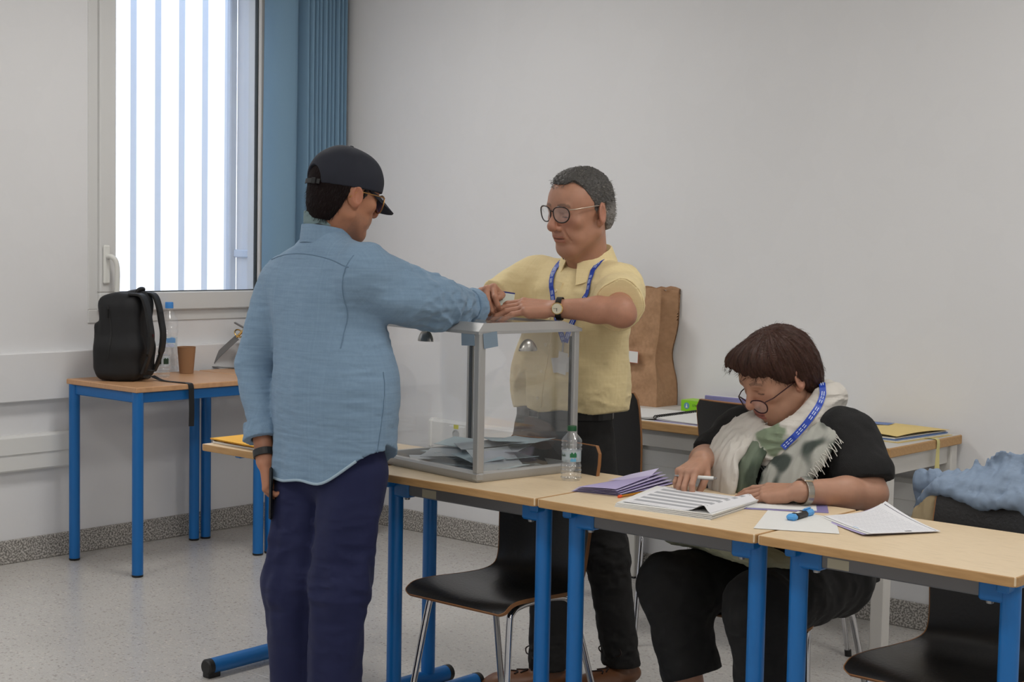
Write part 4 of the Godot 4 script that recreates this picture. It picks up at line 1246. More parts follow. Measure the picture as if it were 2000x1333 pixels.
func loose_papers() -> void:
	var wm: Material = mats["paper white"]
	var flat := func(_u: float, _v: float) -> Vector3: return Vector3.ZERO
	# purple folder and white pad under the woman's hands
	var f := thing("purple_folder", "flat lavender plastic folder under the woman's left hand", "folder", Vector3(-2.14, DESK_H, -3.56), 0.55)
	part("cover", MB.new().box(Vector3(0, 0.0012, 0), Vector3(0.24, 0.0018, 0.16), 0.0004), mat("purple plastic", Color(0.52, 0.50, 0.70), 0.35), f)
	part("sheets", MB.new().box(Vector3(-0.01, 0.0030, 0.002), Vector3(0.20, 0.0016, 0.13), 0.0004), wm, f)
	var pd := thing("white_notepad", "small white notepad beside the woman's wristwatch", "notepad", Vector3(-2.185, DESK_H, -3.625), 0.75)
	part("pages", MB.new().box(Vector3(0, 0.0065, 0), Vector3(0.105, 0.006, 0.075), 0.001), wm, pd)
	part("backing_card", MB.new().box(Vector3(0, 0.0030, 0), Vector3(0.106, 0.0014, 0.076), 0.0004), mat("grey card", Color(0.45, 0.44, 0.44), 0.7), pd)
	# blank white sheet across the joint between two desks
	var s := thing("white_sheet", "blank white sheet lying across the desk joint", "paper", Vector3(-1.98, DESK_H, -3.36))
	page(s, "sheet", Vector3(-0.036, 0.0014, 0.138), Vector3(0.150, 0.0014, 0.045), Vector3(0.030, 0.0014, -0.145), Vector3(-0.148, 0.0014, -0.108), wm, func(u: float, v: float) -> Vector3: return Vector3(0, 0.002 * sin(u * 3.1) * v, 0))
	# printed sheets
	var pm := print_tex("table print", 512, 512, func(im: Image) -> void:
		for k in 26:
			im.fill_rect(Rect2i(20, 40 + k * 16, 470, 1), Color(0.66, 0.67, 0.70))
			for j in 22:
				im.fill_rect(Rect2i(26 + (j * 53 + k * 29) % 440, 46 + k * 16, 5 + (j * 5) % 14, 2), Color(0.70, 0.71, 0.74))
		for j in 7: im.fill_rect(Rect2i(20 + j * 78, 40, 1, 402), Color(0.62, 0.63, 0.66))
		im.fill_rect(Rect2i(300, 14, 60, 10), Color(0.52, 0.70, 0.86))
		im.fill_rect(Rect2i(15, 488, 482, 5), Color(0.30, 0.30, 0.36)))
	var q := thing("printed_sheets", "stapled printed tables with a curled far corner on the right desk", "papers", Vector3(-1.83, DESK_H, -3.50))
	for k in 3:
		var h := 0.0016 + 0.0014 * k
		var kk := float(k)
		var o := Vector3(0.008 * k - 0.006, h, -0.006 * k)
		page(q, "sheet", Vector3(-0.154, 0, 0.022) + o, Vector3(0.061, 0, 0.171) + o, Vector3(0.156, 0, -0.005) + o, Vector3(-0.079, 0, -0.168) + o, pm if k == 2 else (wm if k == 1 else mat("lavender paper", Color(0.68, 0.64, 0.80), 0.7)), func(u: float, v: float) -> Vector3: return Vector3(0, 0.016 * (1.0 + 0.3 * kk) * pow(maxf(0, v - 0.55) / 0.45, 2) * pow(1.0 - u, 2) + 0.004 * pow(u, 3) * (1 - v), 0))
	for k in 2:
		part("printed_mark", MB.new().box(Vector3(0.085 + 0.028 * k, 0.0062, 0.098 - 0.048 * k), Vector3(0.018, 0.0004, 0.006), 0.0, Basis(Vector3.UP, 1.05)), mat("print black", Color(0.12, 0.12, 0.13), 0.7), q)
	# highlighter
	var mk := thing("highlighter_pen", "blue and black highlighter pen lying on the blank sheet", "highlighter", Vector3(-2.002, DESK_H + 0.0105, -3.372), 0.09)
	var hz := mat("highlighter blue", Color(0.33, 0.62, 0.86), 0.4)
	part("barrel", MB.new().box(Vector3(0, 0, -0.052), Vector3(0.026, 0.016, 0.062), 0.005), mat("highlighter black", Color(0.03, 0.035, 0.05), 0.4), mk)
	part("cap", MB.new().box(Vector3(0, 0, -0.100), Vector3(0.028, 0.018, 0.036), 0.006), hz, mk)
	part("clip", MB.new().box(Vector3(0, 0.011, -0.098), Vector3(0.006, 0.003, 0.034), 0.001), hz, mk)
	part("end_plug", MB.new().box(Vector3(0, 0, -0.010), Vector3(0.027, 0.017, 0.024), 0.006), hz, mk)
	part("print_band", MB.new().box(Vector3(0.0, 0.0082, -0.044), Vector3(0.010, 0.0006, 0.024), 0.0), mats["paper white"], mk)

# ---------------------------------------------------------------- things on the white table along the wall
func things_back() -> void:
	var H := DESK_H
	paper_bag()
	var wm: Material = mats["paper white"]
	var flat := func(_u: float, _v: float) -> Vector3: return Vector3.ZERO
	var n := thing("spiral_notebook", "open white notebook with black spiral binding on the white table", "notebook", Vector3(-3.525, H, -5.045))
	for s in [-1.0, 1.0]:
		for k in 3:
			var h := 0.0020 + 0.0024 * k
			var o: float = 0.003 * k * s
			page(n, "page_block", Vector3(0.008 * s + o, h, 0.158), Vector3(0.212 * s + o, h, 0.158 + 0.004 * k), Vector3(0.212 * s + o, h, -0.145), Vector3(0.008 * s + o, h, -0.145), wm, func(u: float, v: float) -> Vector3: return Vector3(0, 0.006 * exp(-u * 5.0), 0), 0.002, 8, 3)
	part("cover", MB.new().box(Vector3(0.11, 0.0008, 0.01), Vector3(0.215, 0.0012, 0.315), 0.0003), mat("lavender paper", Color(0.68, 0.64, 0.80), 0.7), n)
	for k in 22:
		part("spiral_ring", MB.new().tube(_tilted(Vector3(0, 0.0105, 0.150 - 0.0138 * k), 0.0095, Vector3(0.02, 0, 1)), 0.0021, 6, false, [], true), mat("wire black", Color(0.05, 0.05, 0.05), 0.4), n)
	var pp := thing("paper_stack", "loose white papers in front of the brown paper bag", "papers", Vector3(-3.80, H, -5.05), 0.06)
	for k in 3:
		page(pp, "sheet", Vector3(-0.12, 0.001 + 0.0014 * k, 0.14), Vector3(0.055, 0.001 + 0.0014 * k, 0.13), Vector3(0.055, 0.001 + 0.0014 * k, -0.14), Vector3(-0.11, 0.001 + 0.0014 * k, -0.135), wm, flat, 0.0008, 3, 3)
	var gb := thing("green_box", "small lime green cardboard box at the back of the white table", "box", Vector3(-3.585, H, -5.300), -0.02)
	var lime := mat("lime card", Color(0.52, 0.78, 0.06), 0.55)
	part("carton", MB.new().box(Vector3(0, 0.023, 0), Vector3(0.150, 0.046, 0.085), 0.002), lime, gb)
	part("lid_flap", MB.new().box(Vector3(0.0, 0.0465, 0.0), Vector3(0.149, 0.0012, 0.084), 0.0), mat("lime card pale", Color(0.62, 0.80, 0.30), 0.6), gb)
	part("round_badge", MB.new().lathe([Vector2(0.0135, 0), Vector2(0.0135, 0.0008), Vector2(0, 0.0008)], 20, Vector3(-0.045, 0.024, 0.0425), Basis(Vector3.RIGHT, PI / 2)), mat("badge blue", Color(0.36, 0.56, 0.66), 0.5), gb)
	part("badge_figure", MB.new().extrude(PackedVector2Array([Vector2(-0.005, -0.008), Vector2(0.005, -0.008), Vector2(0.0015, 0.003), Vector2(0.002, 0.008), Vector2(-0.002, 0.008), Vector2(-0.0015, 0.003)]), 0.0008, Transform3D(Basis.IDENTITY, Vector3(-0.045, 0.024, 0.0436))), wm, gb)
	lettering("printed_word", "STYLOS", 0.013, mat("print green", Color(0.22, 0.38, 0.10), 0.6), gb, Transform3D(Basis.IDENTITY, Vector3(0.004, 0.026, 0.0430)))
	var pu := thing("purple_wallet", "flat purple document wallet against the wall behind the green box", "wallet", Vector3(-3.52, H, -5.395), 0.03)
	part("cover", MB.new().box(Vector3(0, 0.030, 0), Vector3(0.22, 0.060, 0.012), 0.003), mat("purple plastic", Color(0.52, 0.50, 0.70), 0.35), pu)
	part("papers", MB.new().box(Vector3(0.01, 0.031, -0.002), Vector3(0.20, 0.062, 0.006), 0.001), wm, pu)
	var pb := thing("tissue_carton", "pale carton lying behind the grey chair back", "box", Vector3(-3.265, H, -5.330), 0.05)
	part("carton", MB.new().box(Vector3(0, 0.024, 0), Vector3(0.20, 0.048, 0.11), 0.002), mat("beige card", Color(0.70, 0.62, 0.53), 0.7), pb)
	part("papers", MB.new().box(Vector3(0.0, 0.052, 0.0), Vector3(0.19, 0.006, 0.10), 0.001), wm, pb)
	var bl := thing("blue_carton", "small light blue printed carton behind the woman's glasses", "box", Vector3(-3.075, H, -5.265), 0.05)
	part("carton", MB.new().box(Vector3(0, 0.045, 0), Vector3(0.09, 0.090, 0.05), 0.002), mat("pale blue card", Color(0.62, 0.78, 0.90), 0.6), bl)
	for k in 2:
		part("printed_line", MB.new().box(Vector3(-0.01, 0.052 + 0.016 * k, 0.0254), Vector3(0.05, 0.006, 0.0006), 0.0), mat("print navy", Color(0.14, 0.22, 0.40), 0.6), bl)
	# yellow folder with its tie ribbon
	var yf := thing("straw_folder", "straw yellow document folder with tie ribbon on the right end of the white table", "folder", Vector3(-2.70, H, -5.21), 0.0)
	var ym := mat("straw card", Color(0.87, 0.77, 0.50), 0.7)
	var A := Vector3(-0.055, 0.0, 0.185); var B := Vector3(0.145, 0.0, 0.19); var D := Vector3(0.175, 0.0, -0.17); var E := Vector3(-0.19, 0.0, -0.20)
	page(yf, "back_cover", A + Vector3(-0.03, 0.001, 0.01), B + Vector3(0.012, 0.001, 0.012), D + Vector3(0.012, 0.001, 0), E + Vector3(0, 0.001, 0), ym, flat, 0.0012, 4, 4)
	for k in 3:
		page(yf, "sheet_block", A + Vector3(0, 0.004 + 0.005 * k, 0), B + Vector3(-0.004 * k, 0.004 + 0.005 * k, 0), D + Vector3(-0.006 * k, 0.004 + 0.005 * k, 0), E + Vector3(0.01, 0.004 + 0.005 * k, 0.01), wm if k != 1 else mat("blue sheets", Color(0.40, 0.52, 0.74), 0.7), flat, 0.0036, 4, 4)
	var top := func(u: float, v: float) -> Vector3: return Vector3(0, 0.016 * sin(PI * u * 0.8) * sin(PI * (0.15 + 0.8 * v)), 0)
	page(yf, "front_cover", A + Vector3(0, 0.019, 0), B + Vector3(0, 0.018, 0), D + Vector3(0, 0.018, 0), E + Vector3(0, 0.020, 0), ym, top, 0.001, 10, 10)
	page(yf, "blue_label", Vector3(-0.095, 0.0315, -0.02), Vector3(0.005, 0.0345, -0.01), Vector3(0.0, 0.036, -0.075), Vector3(-0.11, 0.033, -0.085), mat("blue label", Color(0.44, 0.52, 0.70), 0.7), flat, 0.0006, 3, 3)
	part("round_stamp", MB.new().tube(_circle(0.016, 0.0315, 20, Vector3(0.075, 0, 0.06)), 0.0014, 6, false, [], true).tube(_circle(0.009, 0.0318, 20, Vector3(0.075, 0, 0.06)), 0.0012, 6, false, [], true), mat("stamp ink", Color(0.16, 0.16, 0.14), 0.7), yf)
	var rib := mat("cotton tape", Color(0.80, 0.76, 0.52), 0.8)
	var x := 0.2045
	var pts := [Vector3(0.10, 0.0045, 0.0), Vector3(0.16, 0.003, -0.004), Vector3(0.196, 0.003, -0.008), Vector3(x + 0.004, -0.006, -0.010), Vector3(x + 0.002, -0.05, -0.012), Vector3(x + 0.004, -0.12, -0.006), Vector3(x + 0.002, -0.19, -0.014), Vector3(x, -0.26, -0.006), Vector3(x + 0.004, -0.34, -0.012)]
	var nr := [Vector3.UP, Vector3.UP, Vector3(0.3, 1, 0), Vector3(1, 0.4, 0.1), Vector3(1, 0, 0.2), Vector3(0.8, 0, 0.6), Vector3(0.5, 0, 0.9), Vector3(0.9, 0, 0.4), Vector3(0.6, 0, 0.8)]
	part("tie_ribbon", ribbon(curve(pts, 4), curve(nr, 4), 0.020, 0.0008), rib, yf)

func paper_bag() -> void:
	var t := thing("paper_bag", "tall brown paper bag with white label on the white table", "paper bag", Vector3(-4.015, DESK_H, -5.362), 0.0)
	var m := mat("kraft paper", Color(0.70, 0.545, 0.41), 0.75)
	tri_tex(m, noise_tex("kraft fibre", FastNoiseLite.TYPE_SIMPLEX, 0.05, [Color(0.90, 0.89, 0.88), Color(1, 1, 1)], 256, 4), 3.0, false)
	var ns := FastNoiseLite.new(); ns.seed = 6; ns.frequency = 6.0; ns.fractal_octaves = 3; ns.noise_type = FastNoiseLite.TYPE_CELLULAR; ns.cellular_return_type = FastNoiseLite.RETURN_DISTANCE2_SUB
	var n2 := FastNoiseLite.new(); n2.seed = 16; n2.frequency = 9.0; n2.fractal_octaves = 2
	var prof := func(y: float, j: float) -> Vector3:
		# j: 0..4 round the bag: front, right gusset, back, left gusset
		var h := y / 0.505
		var w := 0.200 + 0.010 * (1.0 - h) - 0.022 * exp(-pow((h - 0.42) / 0.16, 2)) + 0.004 * h
		var d := 0.078 - 0.010 * h - 0.010 * exp(-pow((h - 0.45) / 0.2, 2))
		var p := Vector3.ZERO
		var s := fposmod(j, 4.0)
		if s < 1.0: p = Vector3(lerpf(-w, w, s), y, d)
		elif s < 2.0:
			var g := s - 1.0
			p = Vector3(w - (0.030 + 0.045 * h) * (1.0 - absf(g * 2 - 1)) * smoothstep(0.06, 0.35, h), y, lerpf(d, -d, g))
		elif s < 3.0: p = Vector3(lerpf(w, -w, s - 2.0), y, -d)
		else:
			var g := s - 3.0
			p = Vector3(-w + (0.030 + 0.045 * h) * (1.0 - absf(g * 2 - 1)) * smoothstep(0.06, 0.35, h), y, lerpf(-d, d, g))
		var k := 0.010 * smoothstep(0.0, 0.15, h)
		var wr: float = k * (n2.get_noise_3d(p.x * 1.2, p.y, p.z) + 0.9 * ns.get_noise_3d(p.x, p.y * 1.6, p.z))
		p += Vector3(wr * 0.5, 0, wr)
		# crease a third of the way up and lean
		p.z += 0.010 * exp(-pow((h - 0.44) / 0.025, 2)) * (1.0 if s < 1.0 else 0.0)
		p.x += 0.012 * h * h
		return p
	var g := []
	for i in 41:
		var y := 0.505 * i / 40.0
		var row := []
		for j in 64:
			var q: Vector3 = prof.call(y, j / 16.0)
			if i == 40: q.y += 0.010 * n2.get_noise_2d(j * 0.05, 3.0) - (0.012 if j > 16 and j < 32 else 0.0)
			row.append(q)
		g.append(row)
	part("paper_wall", MB.new().sheet(g, 0.0014, true), m, t)
	part("bottom", MB.new().box(Vector3(0, 0.002, 0), Vector3(0.40, 0.002, 0.145), 0.0), m, t)
	var il := MB.new()
	part("inner_flap", MB.new().box(Vector3(0.03, 0.470, -0.058), Vector3(0.24, 0.05, 0.002), 0.0), mat("white foil paper", Color(0.72, 0.69, 0.67), 0.5), t)
	# front label
	var rot := Basis(Vector3.BACK, -0.035)
	var lz := 0.088
	var lb := part("label", MB.new().box(Vector3(-0.035, 0.212, lz), Vector3(0.30, 0.048, 0.0010), 0.0, rot), mats["paper white"], t, "white paper label")
	part("label_border", MB.new().box(Vector3(-0.035, 0.212, lz - 0.0004), Vector3(0.304, 0.052, 0.0010), 0.0, rot), mat("label pink", Color(0.72, 0.42, 0.38), 0.6), lb)
	lettering("printed_words", "BUREAU DE VOTE 1", 0.020, mat("print blue grey", Color(0.42, 0.48, 0.58), 0.6), lb, Transform3D(rot, Vector3(-0.052, 0.212, lz + 0.0006)))

# ---------------------------------------------------------------- people: shared builders (all points in metres, world axes)
func wpart(called: String, mb: MB, m: Material, parent: Node3D, label := "") -> MeshInstance3D:
	var o := part(called, mb, m, parent, label)
	var top := parent
	o.position = -parent.position if parent.get_parent() == self else Vector3.ZERO
	return o

func facing(at: Vector3, dir: Vector3, up := Vector3.UP) -> Transform3D:
	# z towards the face, x towards the person's own left
	var z := dir.normalized()
	var x := up.cross(z).normalized()
	return Transform3D(Basis(x, z.cross(x), z), at)

func skin_mat() -> StandardMaterial3D:
	var m := mat("skin", Color(1, 1, 1), 0.52)
	m.vertex_color_use_as_albedo = true
	bump(m, "skin pores", FastNoiseLite.TYPE_SIMPLEX, 0.12, 0.12, 14.0)
	m.subsurf_scatter_enabled = true
	m.subsurf_scatter_strength = 0.05
	return m

func tint_mat(key: String, rough: float) -> StandardMaterial3D:
	var m := mat(key, Color(1, 1, 1), rough)
	m.vertex_color_use_as_albedo = true
	m.metallic_specular = 0.3
	return m

func lin(r: float, g: float, b: float) -> Color:
	return Color(r, g, b).srgb_to_linear()

func head_into(f: Field, tf: Transform3D, s: float, o := {}) -> void:
	var W := func(x: float, y: float, z: float) -> Vector3: return tf * (Vector3(x, y, z) * s)
	var B := tf.basis
	var wide: float = o.get("wide", 1.0)
	var nose: float = o.get("nose", 1.0)
	f.ell(W.call(0, 0.036, -0.014), Vector3(0.075 * wide, 0.087, 0.096) * s, B, 0.02)
	f.ell(W.call(0, -0.030, 0.022), Vector3(0.061 * wide, 0.082, 0.068) * s, B, 0.03)
	f.ell(W.call(0, 0.040, 0.040), Vector3(0.060 * wide, 0.052, 0.048) * s, B, 0.03)
	f.ell(W.call(0, -0.097, 0.060), Vector3(0.027, 0.020, 0.022) * s, B, 0.025)
	for sg in [-1.0, 1.0]:
		f.cap(W.call(0.053 * sg * wide, -0.052, -0.004), W.call(0.020 * sg, -0.094, 0.054), 0.020 * s, 0.019 * s, 0.025)
		f.ell(W.call(0.043 * sg * wide, -0.012, 0.058), Vector3(0.022, 0.018, 0.017) * s, B, 0.022)
		f.cap(W.call(0.020 * sg, -0.048, 0.070), W.call(0.036 * sg, -0.060, 0.052), 0.014 * s, 0.014 * s, 0.02)
	f.cap(W.call(-0.034, 0.030, 0.073), W.call(0.034, 0.030, 0.073), 0.0125 * s, 0.0125 * s, 0.012)
	for sg in [-1.0, 1.0]:
		f.ell(W.call(0.030 * sg, 0.008, 0.092), Vector3(0.017, 0.011, 0.013) * s, B, 0.012).less(0.012)
	f.cap(W.call(0, 0.022, 0.082), W.call(0, -0.020, 0.101 + 0.006 * nose), 0.0085 * s, 0.0125 * s * nose, 0.010)
	f.ell(W.call(0, -0.026, 0.103 + 0.004 * nose), Vector3(0.0125 * nose, 0.0100, 0.0105) * s, B, 0.008)
	for sg in [-1.0, 1.0]:
		f.ell(W.call(0.0125 * sg * nose, -0.030, 0.092), Vector3(0.0085, 0.0080, 0.0115) * s, B, 0.006)
		f.ell(W.call(0.031 * sg, 0.007, 0.0715), Vector3(0.0150, 0.0120, 0.0120) * s, B, 0.004)
		f.cap(W.call(0.019 * sg, 0.0175, 0.084), W.call(0.044 * sg, 0.0155, 0.073), 0.0036 * s, 0.0036 * s, 0.006)
	# mouth
	f.ell(W.call(0, -0.058, 0.076), Vector3(0.027, 0.020, 0.014) * s, B, 0.014)
	f.cap(W.call(-0.019, -0.0565, 0.0835), W.call(0.019, -0.0565, 0.0835), 0.0046 * s, 0.0046 * s, 0.005)
	f.cap(W.call(-0.015, -0.0670, 0.0835), W.call(0.015, -0.0670, 0.0835), 0.0054 * s, 0.0054 * s, 0.005)
	f.cap(W.call(-0.024, -0.0618, 0.0880), W.call(0.024, -0.0618, 0.0880), 0.0022 * s, 0.0022 * s, 0.004).less(0.004)
	# ears
	for sg in [-1.0, 1.0]:
		var eb := B * Basis(Vector3.UP, 0.50 * sg) * Basis(Vector3.RIGHT, -0.12)
		f.ell(W.call(0.0785 * sg * wide, -0.002, -0.017), Vector3(0.0085, 0.032, 0.022) * s, eb, 0.006)
		f.ell(W.call(0.0740 * sg * wide, -0.028, -0.008), Vector3(0.0085, 0.011, 0.010) * s, eb, 0.006)
		f.ell(W.call(0.0885 * sg * wide, 0.001, -0.012), Vector3(0.0060, 0.021, 0.0125) * s, eb, 0.005).less(0.005)

func face_paint(tf: Transform3D, s: float, skin: Color, o := {}) -> Callable:
	var inv := tf.affine_inverse()
	var ns := FastNoiseLite.new(); ns.seed = 9; ns.frequency = 30.0
	var lip: Color = o.get("lip", Color(skin.r * 0.86, skin.g * 0.62, skin.b * 0.62))
	var brow: Color = o.get("brow", Color(0.05, 0.04, 0.035))
	var beard: Color = o.get("beard", skin)
	var bk: float = o.get("beard_amount", 0.0)
	return func(p: Vector3, _n: Vector3) -> Color:
		var q: Vector3 = (inv * p) / s
		var v := 1.0 + 0.10 * ns.get_noise_3dv(p)
		var c := Color(skin.r * v, skin.g * v, skin.b * (v * 0.98))
		if q.length() > 0.17: return c
		var ax := absf(q.x)
		# rosier nose, cheeks and ears
		var ro := exp(-pow(q.y + 0.018, 2) / 0.0007) * smoothstep(0.05, 0.09, q.z) * 0.22 + (0.25 if ax > 0.079 else 0.0)
		c = Color(c.r * (1.0 + ro * 0.06), c.g * (1.0 - ro * 0.35), c.b * (1.0 - ro * 0.30))
		if bk > 0.0 and q.z > 0.0 and q.y < -0.035 and q.y > -0.13:
			c = c.lerp(beard, bk * (0.6 + 0.6 * ns.get_noise_3dv(p * 4.0)) * smoothstep(-0.035, -0.055, q.y))
		if q.z > 0.062 and ax < 0.023 and q.y < -0.0515 and q.y > -0.0735:
			c = c.lerp(lip, 0.75)
			if absf(q.y + 0.0618) < 0.0016: c = c.darkened(0.55)
		if q.z > 0.05 and ax > 0.014 and ax < 0.050:
			var by := 0.0335 + 0.006 * (1.0 - pow((ax - 0.030) / 0.020, 2)) - 0.002
			if absf(q.y - by) < 0.0042: c = c.lerp(brow, o.get("brow_amount", 0.75))
			var ly := 0.0015 + 0.10 * pow(ax - 0.031, 2) * 20.0
			if absf(q.y - ly) < 0.0014 and ax > 0.019 and ax < 0.044: c = c.lerp(Color(0.03, 0.02, 0.018), 0.8)
		return c

func hand_into(f: Field, wrist: Vector3, dir: Vector3, back: Vector3, thumb: float, s: float, curls: Array, o := {}) -> Dictionary:
	# dir runs to the fingers, back is the back of the hand, thumb is +1 where it lies towards back x dir
	var z := dir.normalized()
	var y := (back - z * back.dot(z)).normalized()
	var x := y.cross(z) * thumb
	var tf := Transform3D(Basis(x, y, z), wrist)
	var out := {"tf": tf, "tips": []}
	var kx := [0.029, 0.0095, -0.0095, -0.0270]
	var kz := [0.086, 0.090, 0.085, 0.077]
	var len := [[0.042, 0.025, 0.021], [0.046, 0.029, 0.022], [0.042, 0.027, 0.022], [0.033, 0.020, 0.019]]
	var sp: Array = o.get("spread", [0.08, 0.02, -0.04, -0.12])
	for i in 4:
		var a := tf * (Vector3(kx[i] * 0.62, 0.0, 0.010) * s)
		var b := tf * (Vector3(kx[i], 0.003, kz[i]) * s)
		f.cap(a, b, 0.0125 * s, 0.0102 * s, 0.012)
		f.cap(tf * (Vector3(kx[i] * 0.7, -0.008, 0.03) * s), tf * (Vector3(kx[i], -0.006, kz[i] - 0.010) * s), 0.0105 * s, 0.0095 * s, 0.012)
		f.ell(b, Vector3.ONE * 0.0108 * s, Basis.IDENTITY, 0.004)
		var c: Array = curls[i]
		var ang := 0.0
		var p := Vector3(kx[i], 0.002, kz[i])
		var rr := [0.0092, 0.0083, 0.0076, 0.0066]
		if i == 3: rr = [0.0080, 0.0072, 0.0066, 0.0058]
		for j in 3:
			ang += c[j]
			var d := Vector3(sin(sp[i]) * cos(ang), -sin(ang), cos(sp[i]) * cos(ang))
			var q: Vector3 = p + d * float(len[i][j])
			f.cap(tf * (p * s), tf * (q * s), rr[j] * s, rr[j + 1] * s, 0.0035)
			p = q
		out.tips.append(tf * (p * s))
	var th: Array = o.get("thumb", [Vector3(0.020, -0.010, 0.018), Vector3(0.046, -0.014, 0.050), Vector3(0.055, -0.016, 0.080), Vector3(0.055, -0.018, 0.106)])
	var tr := [0.0145, 0.0115, 0.0098, 0.0080]
	for j in 3:
		f.cap(tf * (th[j] * s), tf * (th[j + 1] * s), tr[j] * s, tr[j + 1] * s, 0.010 if j == 0 else 0.004)
	out.tips.append(tf * (th[3] * s))
	f.cap(tf * (Vector3(0.022, -0.010, 0.030) * s), tf * (Vector3(0.026, -0.008, 0.070) * s), 0.012 * s, 0.010 * s, 0.012)
	return out

func nails(parent: Node3D, h: Dictionary) -> void:
	pass

func folds(seed_: int, list: Array) -> Callable:
	# list of [amplitude, frequency vector, ridged]
	var ns := FastNoiseLite.new(); ns.seed = seed_; ns.frequency = 1.0; ns.fractal_octaves = 2
	return func(p: Vector3) -> float:
		var d := 0.0
		for q in list:
			var v: float = ns.get_noise_3dv(p * q[1])
			d += q[0] * ((1.0 - 2.2 * absf(v)) * -0.5 if q[2] else v)
		return d

func glasses(parent: Node3D, tf: Transform3D, s: float, rim: Material, arm: Material, lens: Material, w: float, h: float, drop: float, round_: float, tilt := 0.0) -> void:
	var g := Node3D.new(); g.name = "glasses"
	parent.add_child(g)
	g.position = -parent.position
	var W := func(x: float, y: float, z: float) -> Vector3: return tf * (Vector3(x, y, z) * s)
	for sg in [-1.0, 1.0]:
		var lp := []
		for i in 28:
			var a := TAU * i / 28.0
			var ex := signf(cos(a)) * pow(absf(cos(a)), round_); var ey := signf(sin(a)) * pow(absf(sin(a)), round_)
			var x: float = sg * (0.0335 + ex * w * (1.0 + 0.10 * ey))
			lp.append(W.call(x, drop + ey * h, 0.1035 - 3.2 * x * x + tilt * ey * h))
		part("rim", MB.new().tube(lp, 0.0019 * s, 8, false, [], true), rim, g)
		var g2 := []
		for i in 6:
			var row := []
			for j in 28: row.append((W.call(sg * 0.0335, drop, 0.1035 - 3.2 * 0.0335 * 0.0335) as Vector3).lerp(lp[j], 0.02 + 0.98 * i / 5.0))
			g2.append(row)
		part("lens", MB.new().sheet(g2, 0.0, true), lens, g)
		part("temple_arm", MB.new().tube([W.call(sg * (0.0335 + w * 1.02), drop + h * 0.62, 0.1035 - 3.2 * pow(0.0335 + w, 2)), W.call(sg * 0.0745, drop + h * 0.62, 0.070), W.call(sg * 0.0800, drop + 0.012, 0.010), W.call(sg * 0.0800, drop + 0.010, -0.014), W.call(sg * 0.0790, drop - 0.012, -0.034)], 0.0016 * s, 8), arm, g)
	part("bridge", MB.new().tube([W.call(-0.0335 + w, drop + h * 0.35, 0.1030), W.call(0, drop + h * 0.55, 0.1085), W.call(0.0335 - w, drop + h * 0.35, 0.1030)], 0.0018 * s, 8), rim, g)

func clear_lens(key: String, c: Color) -> StandardMaterial3D:
	var m := mat(key, c, 0.05)
	m.transparency = BaseMaterial3D.TRANSPARENCY_ALPHA
	return m

func wrist_band(parent: Node3D, called: String, c: Vector3, axis: Vector3, rad: Vector2, up: Vector3, wdt: float, th: float, m: Material) -> Transform3D:
	# a band round the wrist; returns the frame at its outer top
	var a := axis.normalized()
	var y := (up - a * up.dot(a)).normalized()
	var x := y.cross(a)
	var lp := []; var ups := []
	for i in 28:
		var t := TAU * i / 28.0
		lp.append(c + x * cos(t) * rad.x + y * sin(t) * rad.y)
		ups.append(x * cos(t) * rad.y + y * sin(t) * rad.x)
	wpart(called, MB.new().sweep(lp, MB.rect(wdt, th, th * 0.3), false, false, Vector3.UP, [], true, ups), m, parent)
	return Transform3D(Basis(x, a, y).orthonormalized(), c + y * rad.y)

func lanyard(parent: Node3D, f: Field, ways: Array, w: float, off := 0.002) -> void:
	var m := mat("lanyard blue", Color(0.07, 0.24, 0.66), 0.5)
	var pm := mat("lanyard print", Color(0.78, 0.83, 0.92), 0.6)
	for q in ways:
		var pts := curve(q, 4)
		var path := []; var nr := []
		for p in pts:
			var sp := f.snap(p, off)
			path.append(sp); nr.append(f.grad(sp))
		for k in 3:
			for i in range(1, path.size() - 1): path[i] = (path[i - 1] + path[i] * 2.0 + path[i + 1]) / 4.0
			for i in range(1, nr.size() - 1): nr[i] = ((nr[i - 1] + nr[i] * 2.0 + nr[i + 1]) as Vector3).normalized()
		for i in path.size():
			var dd := f.at(path[i])
			if dd < off: path[i] += nr[i] * (off - dd + 0.001)
		var lb := wpart("lanyard", MB.new().sweep(path, MB.rect(w, 0.0012), false, true, Vector3.UP, [], false, nr), m, parent, "bright blue lanyard")
		# rows of small white print
		for i in range(1, path.size() - 1):
			var pr := MB.new()
			if i % 4 == 0: continue
			var t: Vector3 = (path[i + 1] - path[i - 1]).normalized()
			var sd: Vector3 = t.cross(nr[i]).normalized()
			for k in [-1.0, 1.0]:
				var c: Vector3 = path[i] + nr[i] * 0.0011 + sd * k * w * 0.16
				pr.box(c, Vector3(w * 0.13, 0.0003, (path[i + 1] - path[i - 1]).length() * 0.36), 0.0, Basis(sd, nr[i], sd.cross(nr[i])))
			part("lanyard_print", pr, pm, lb)

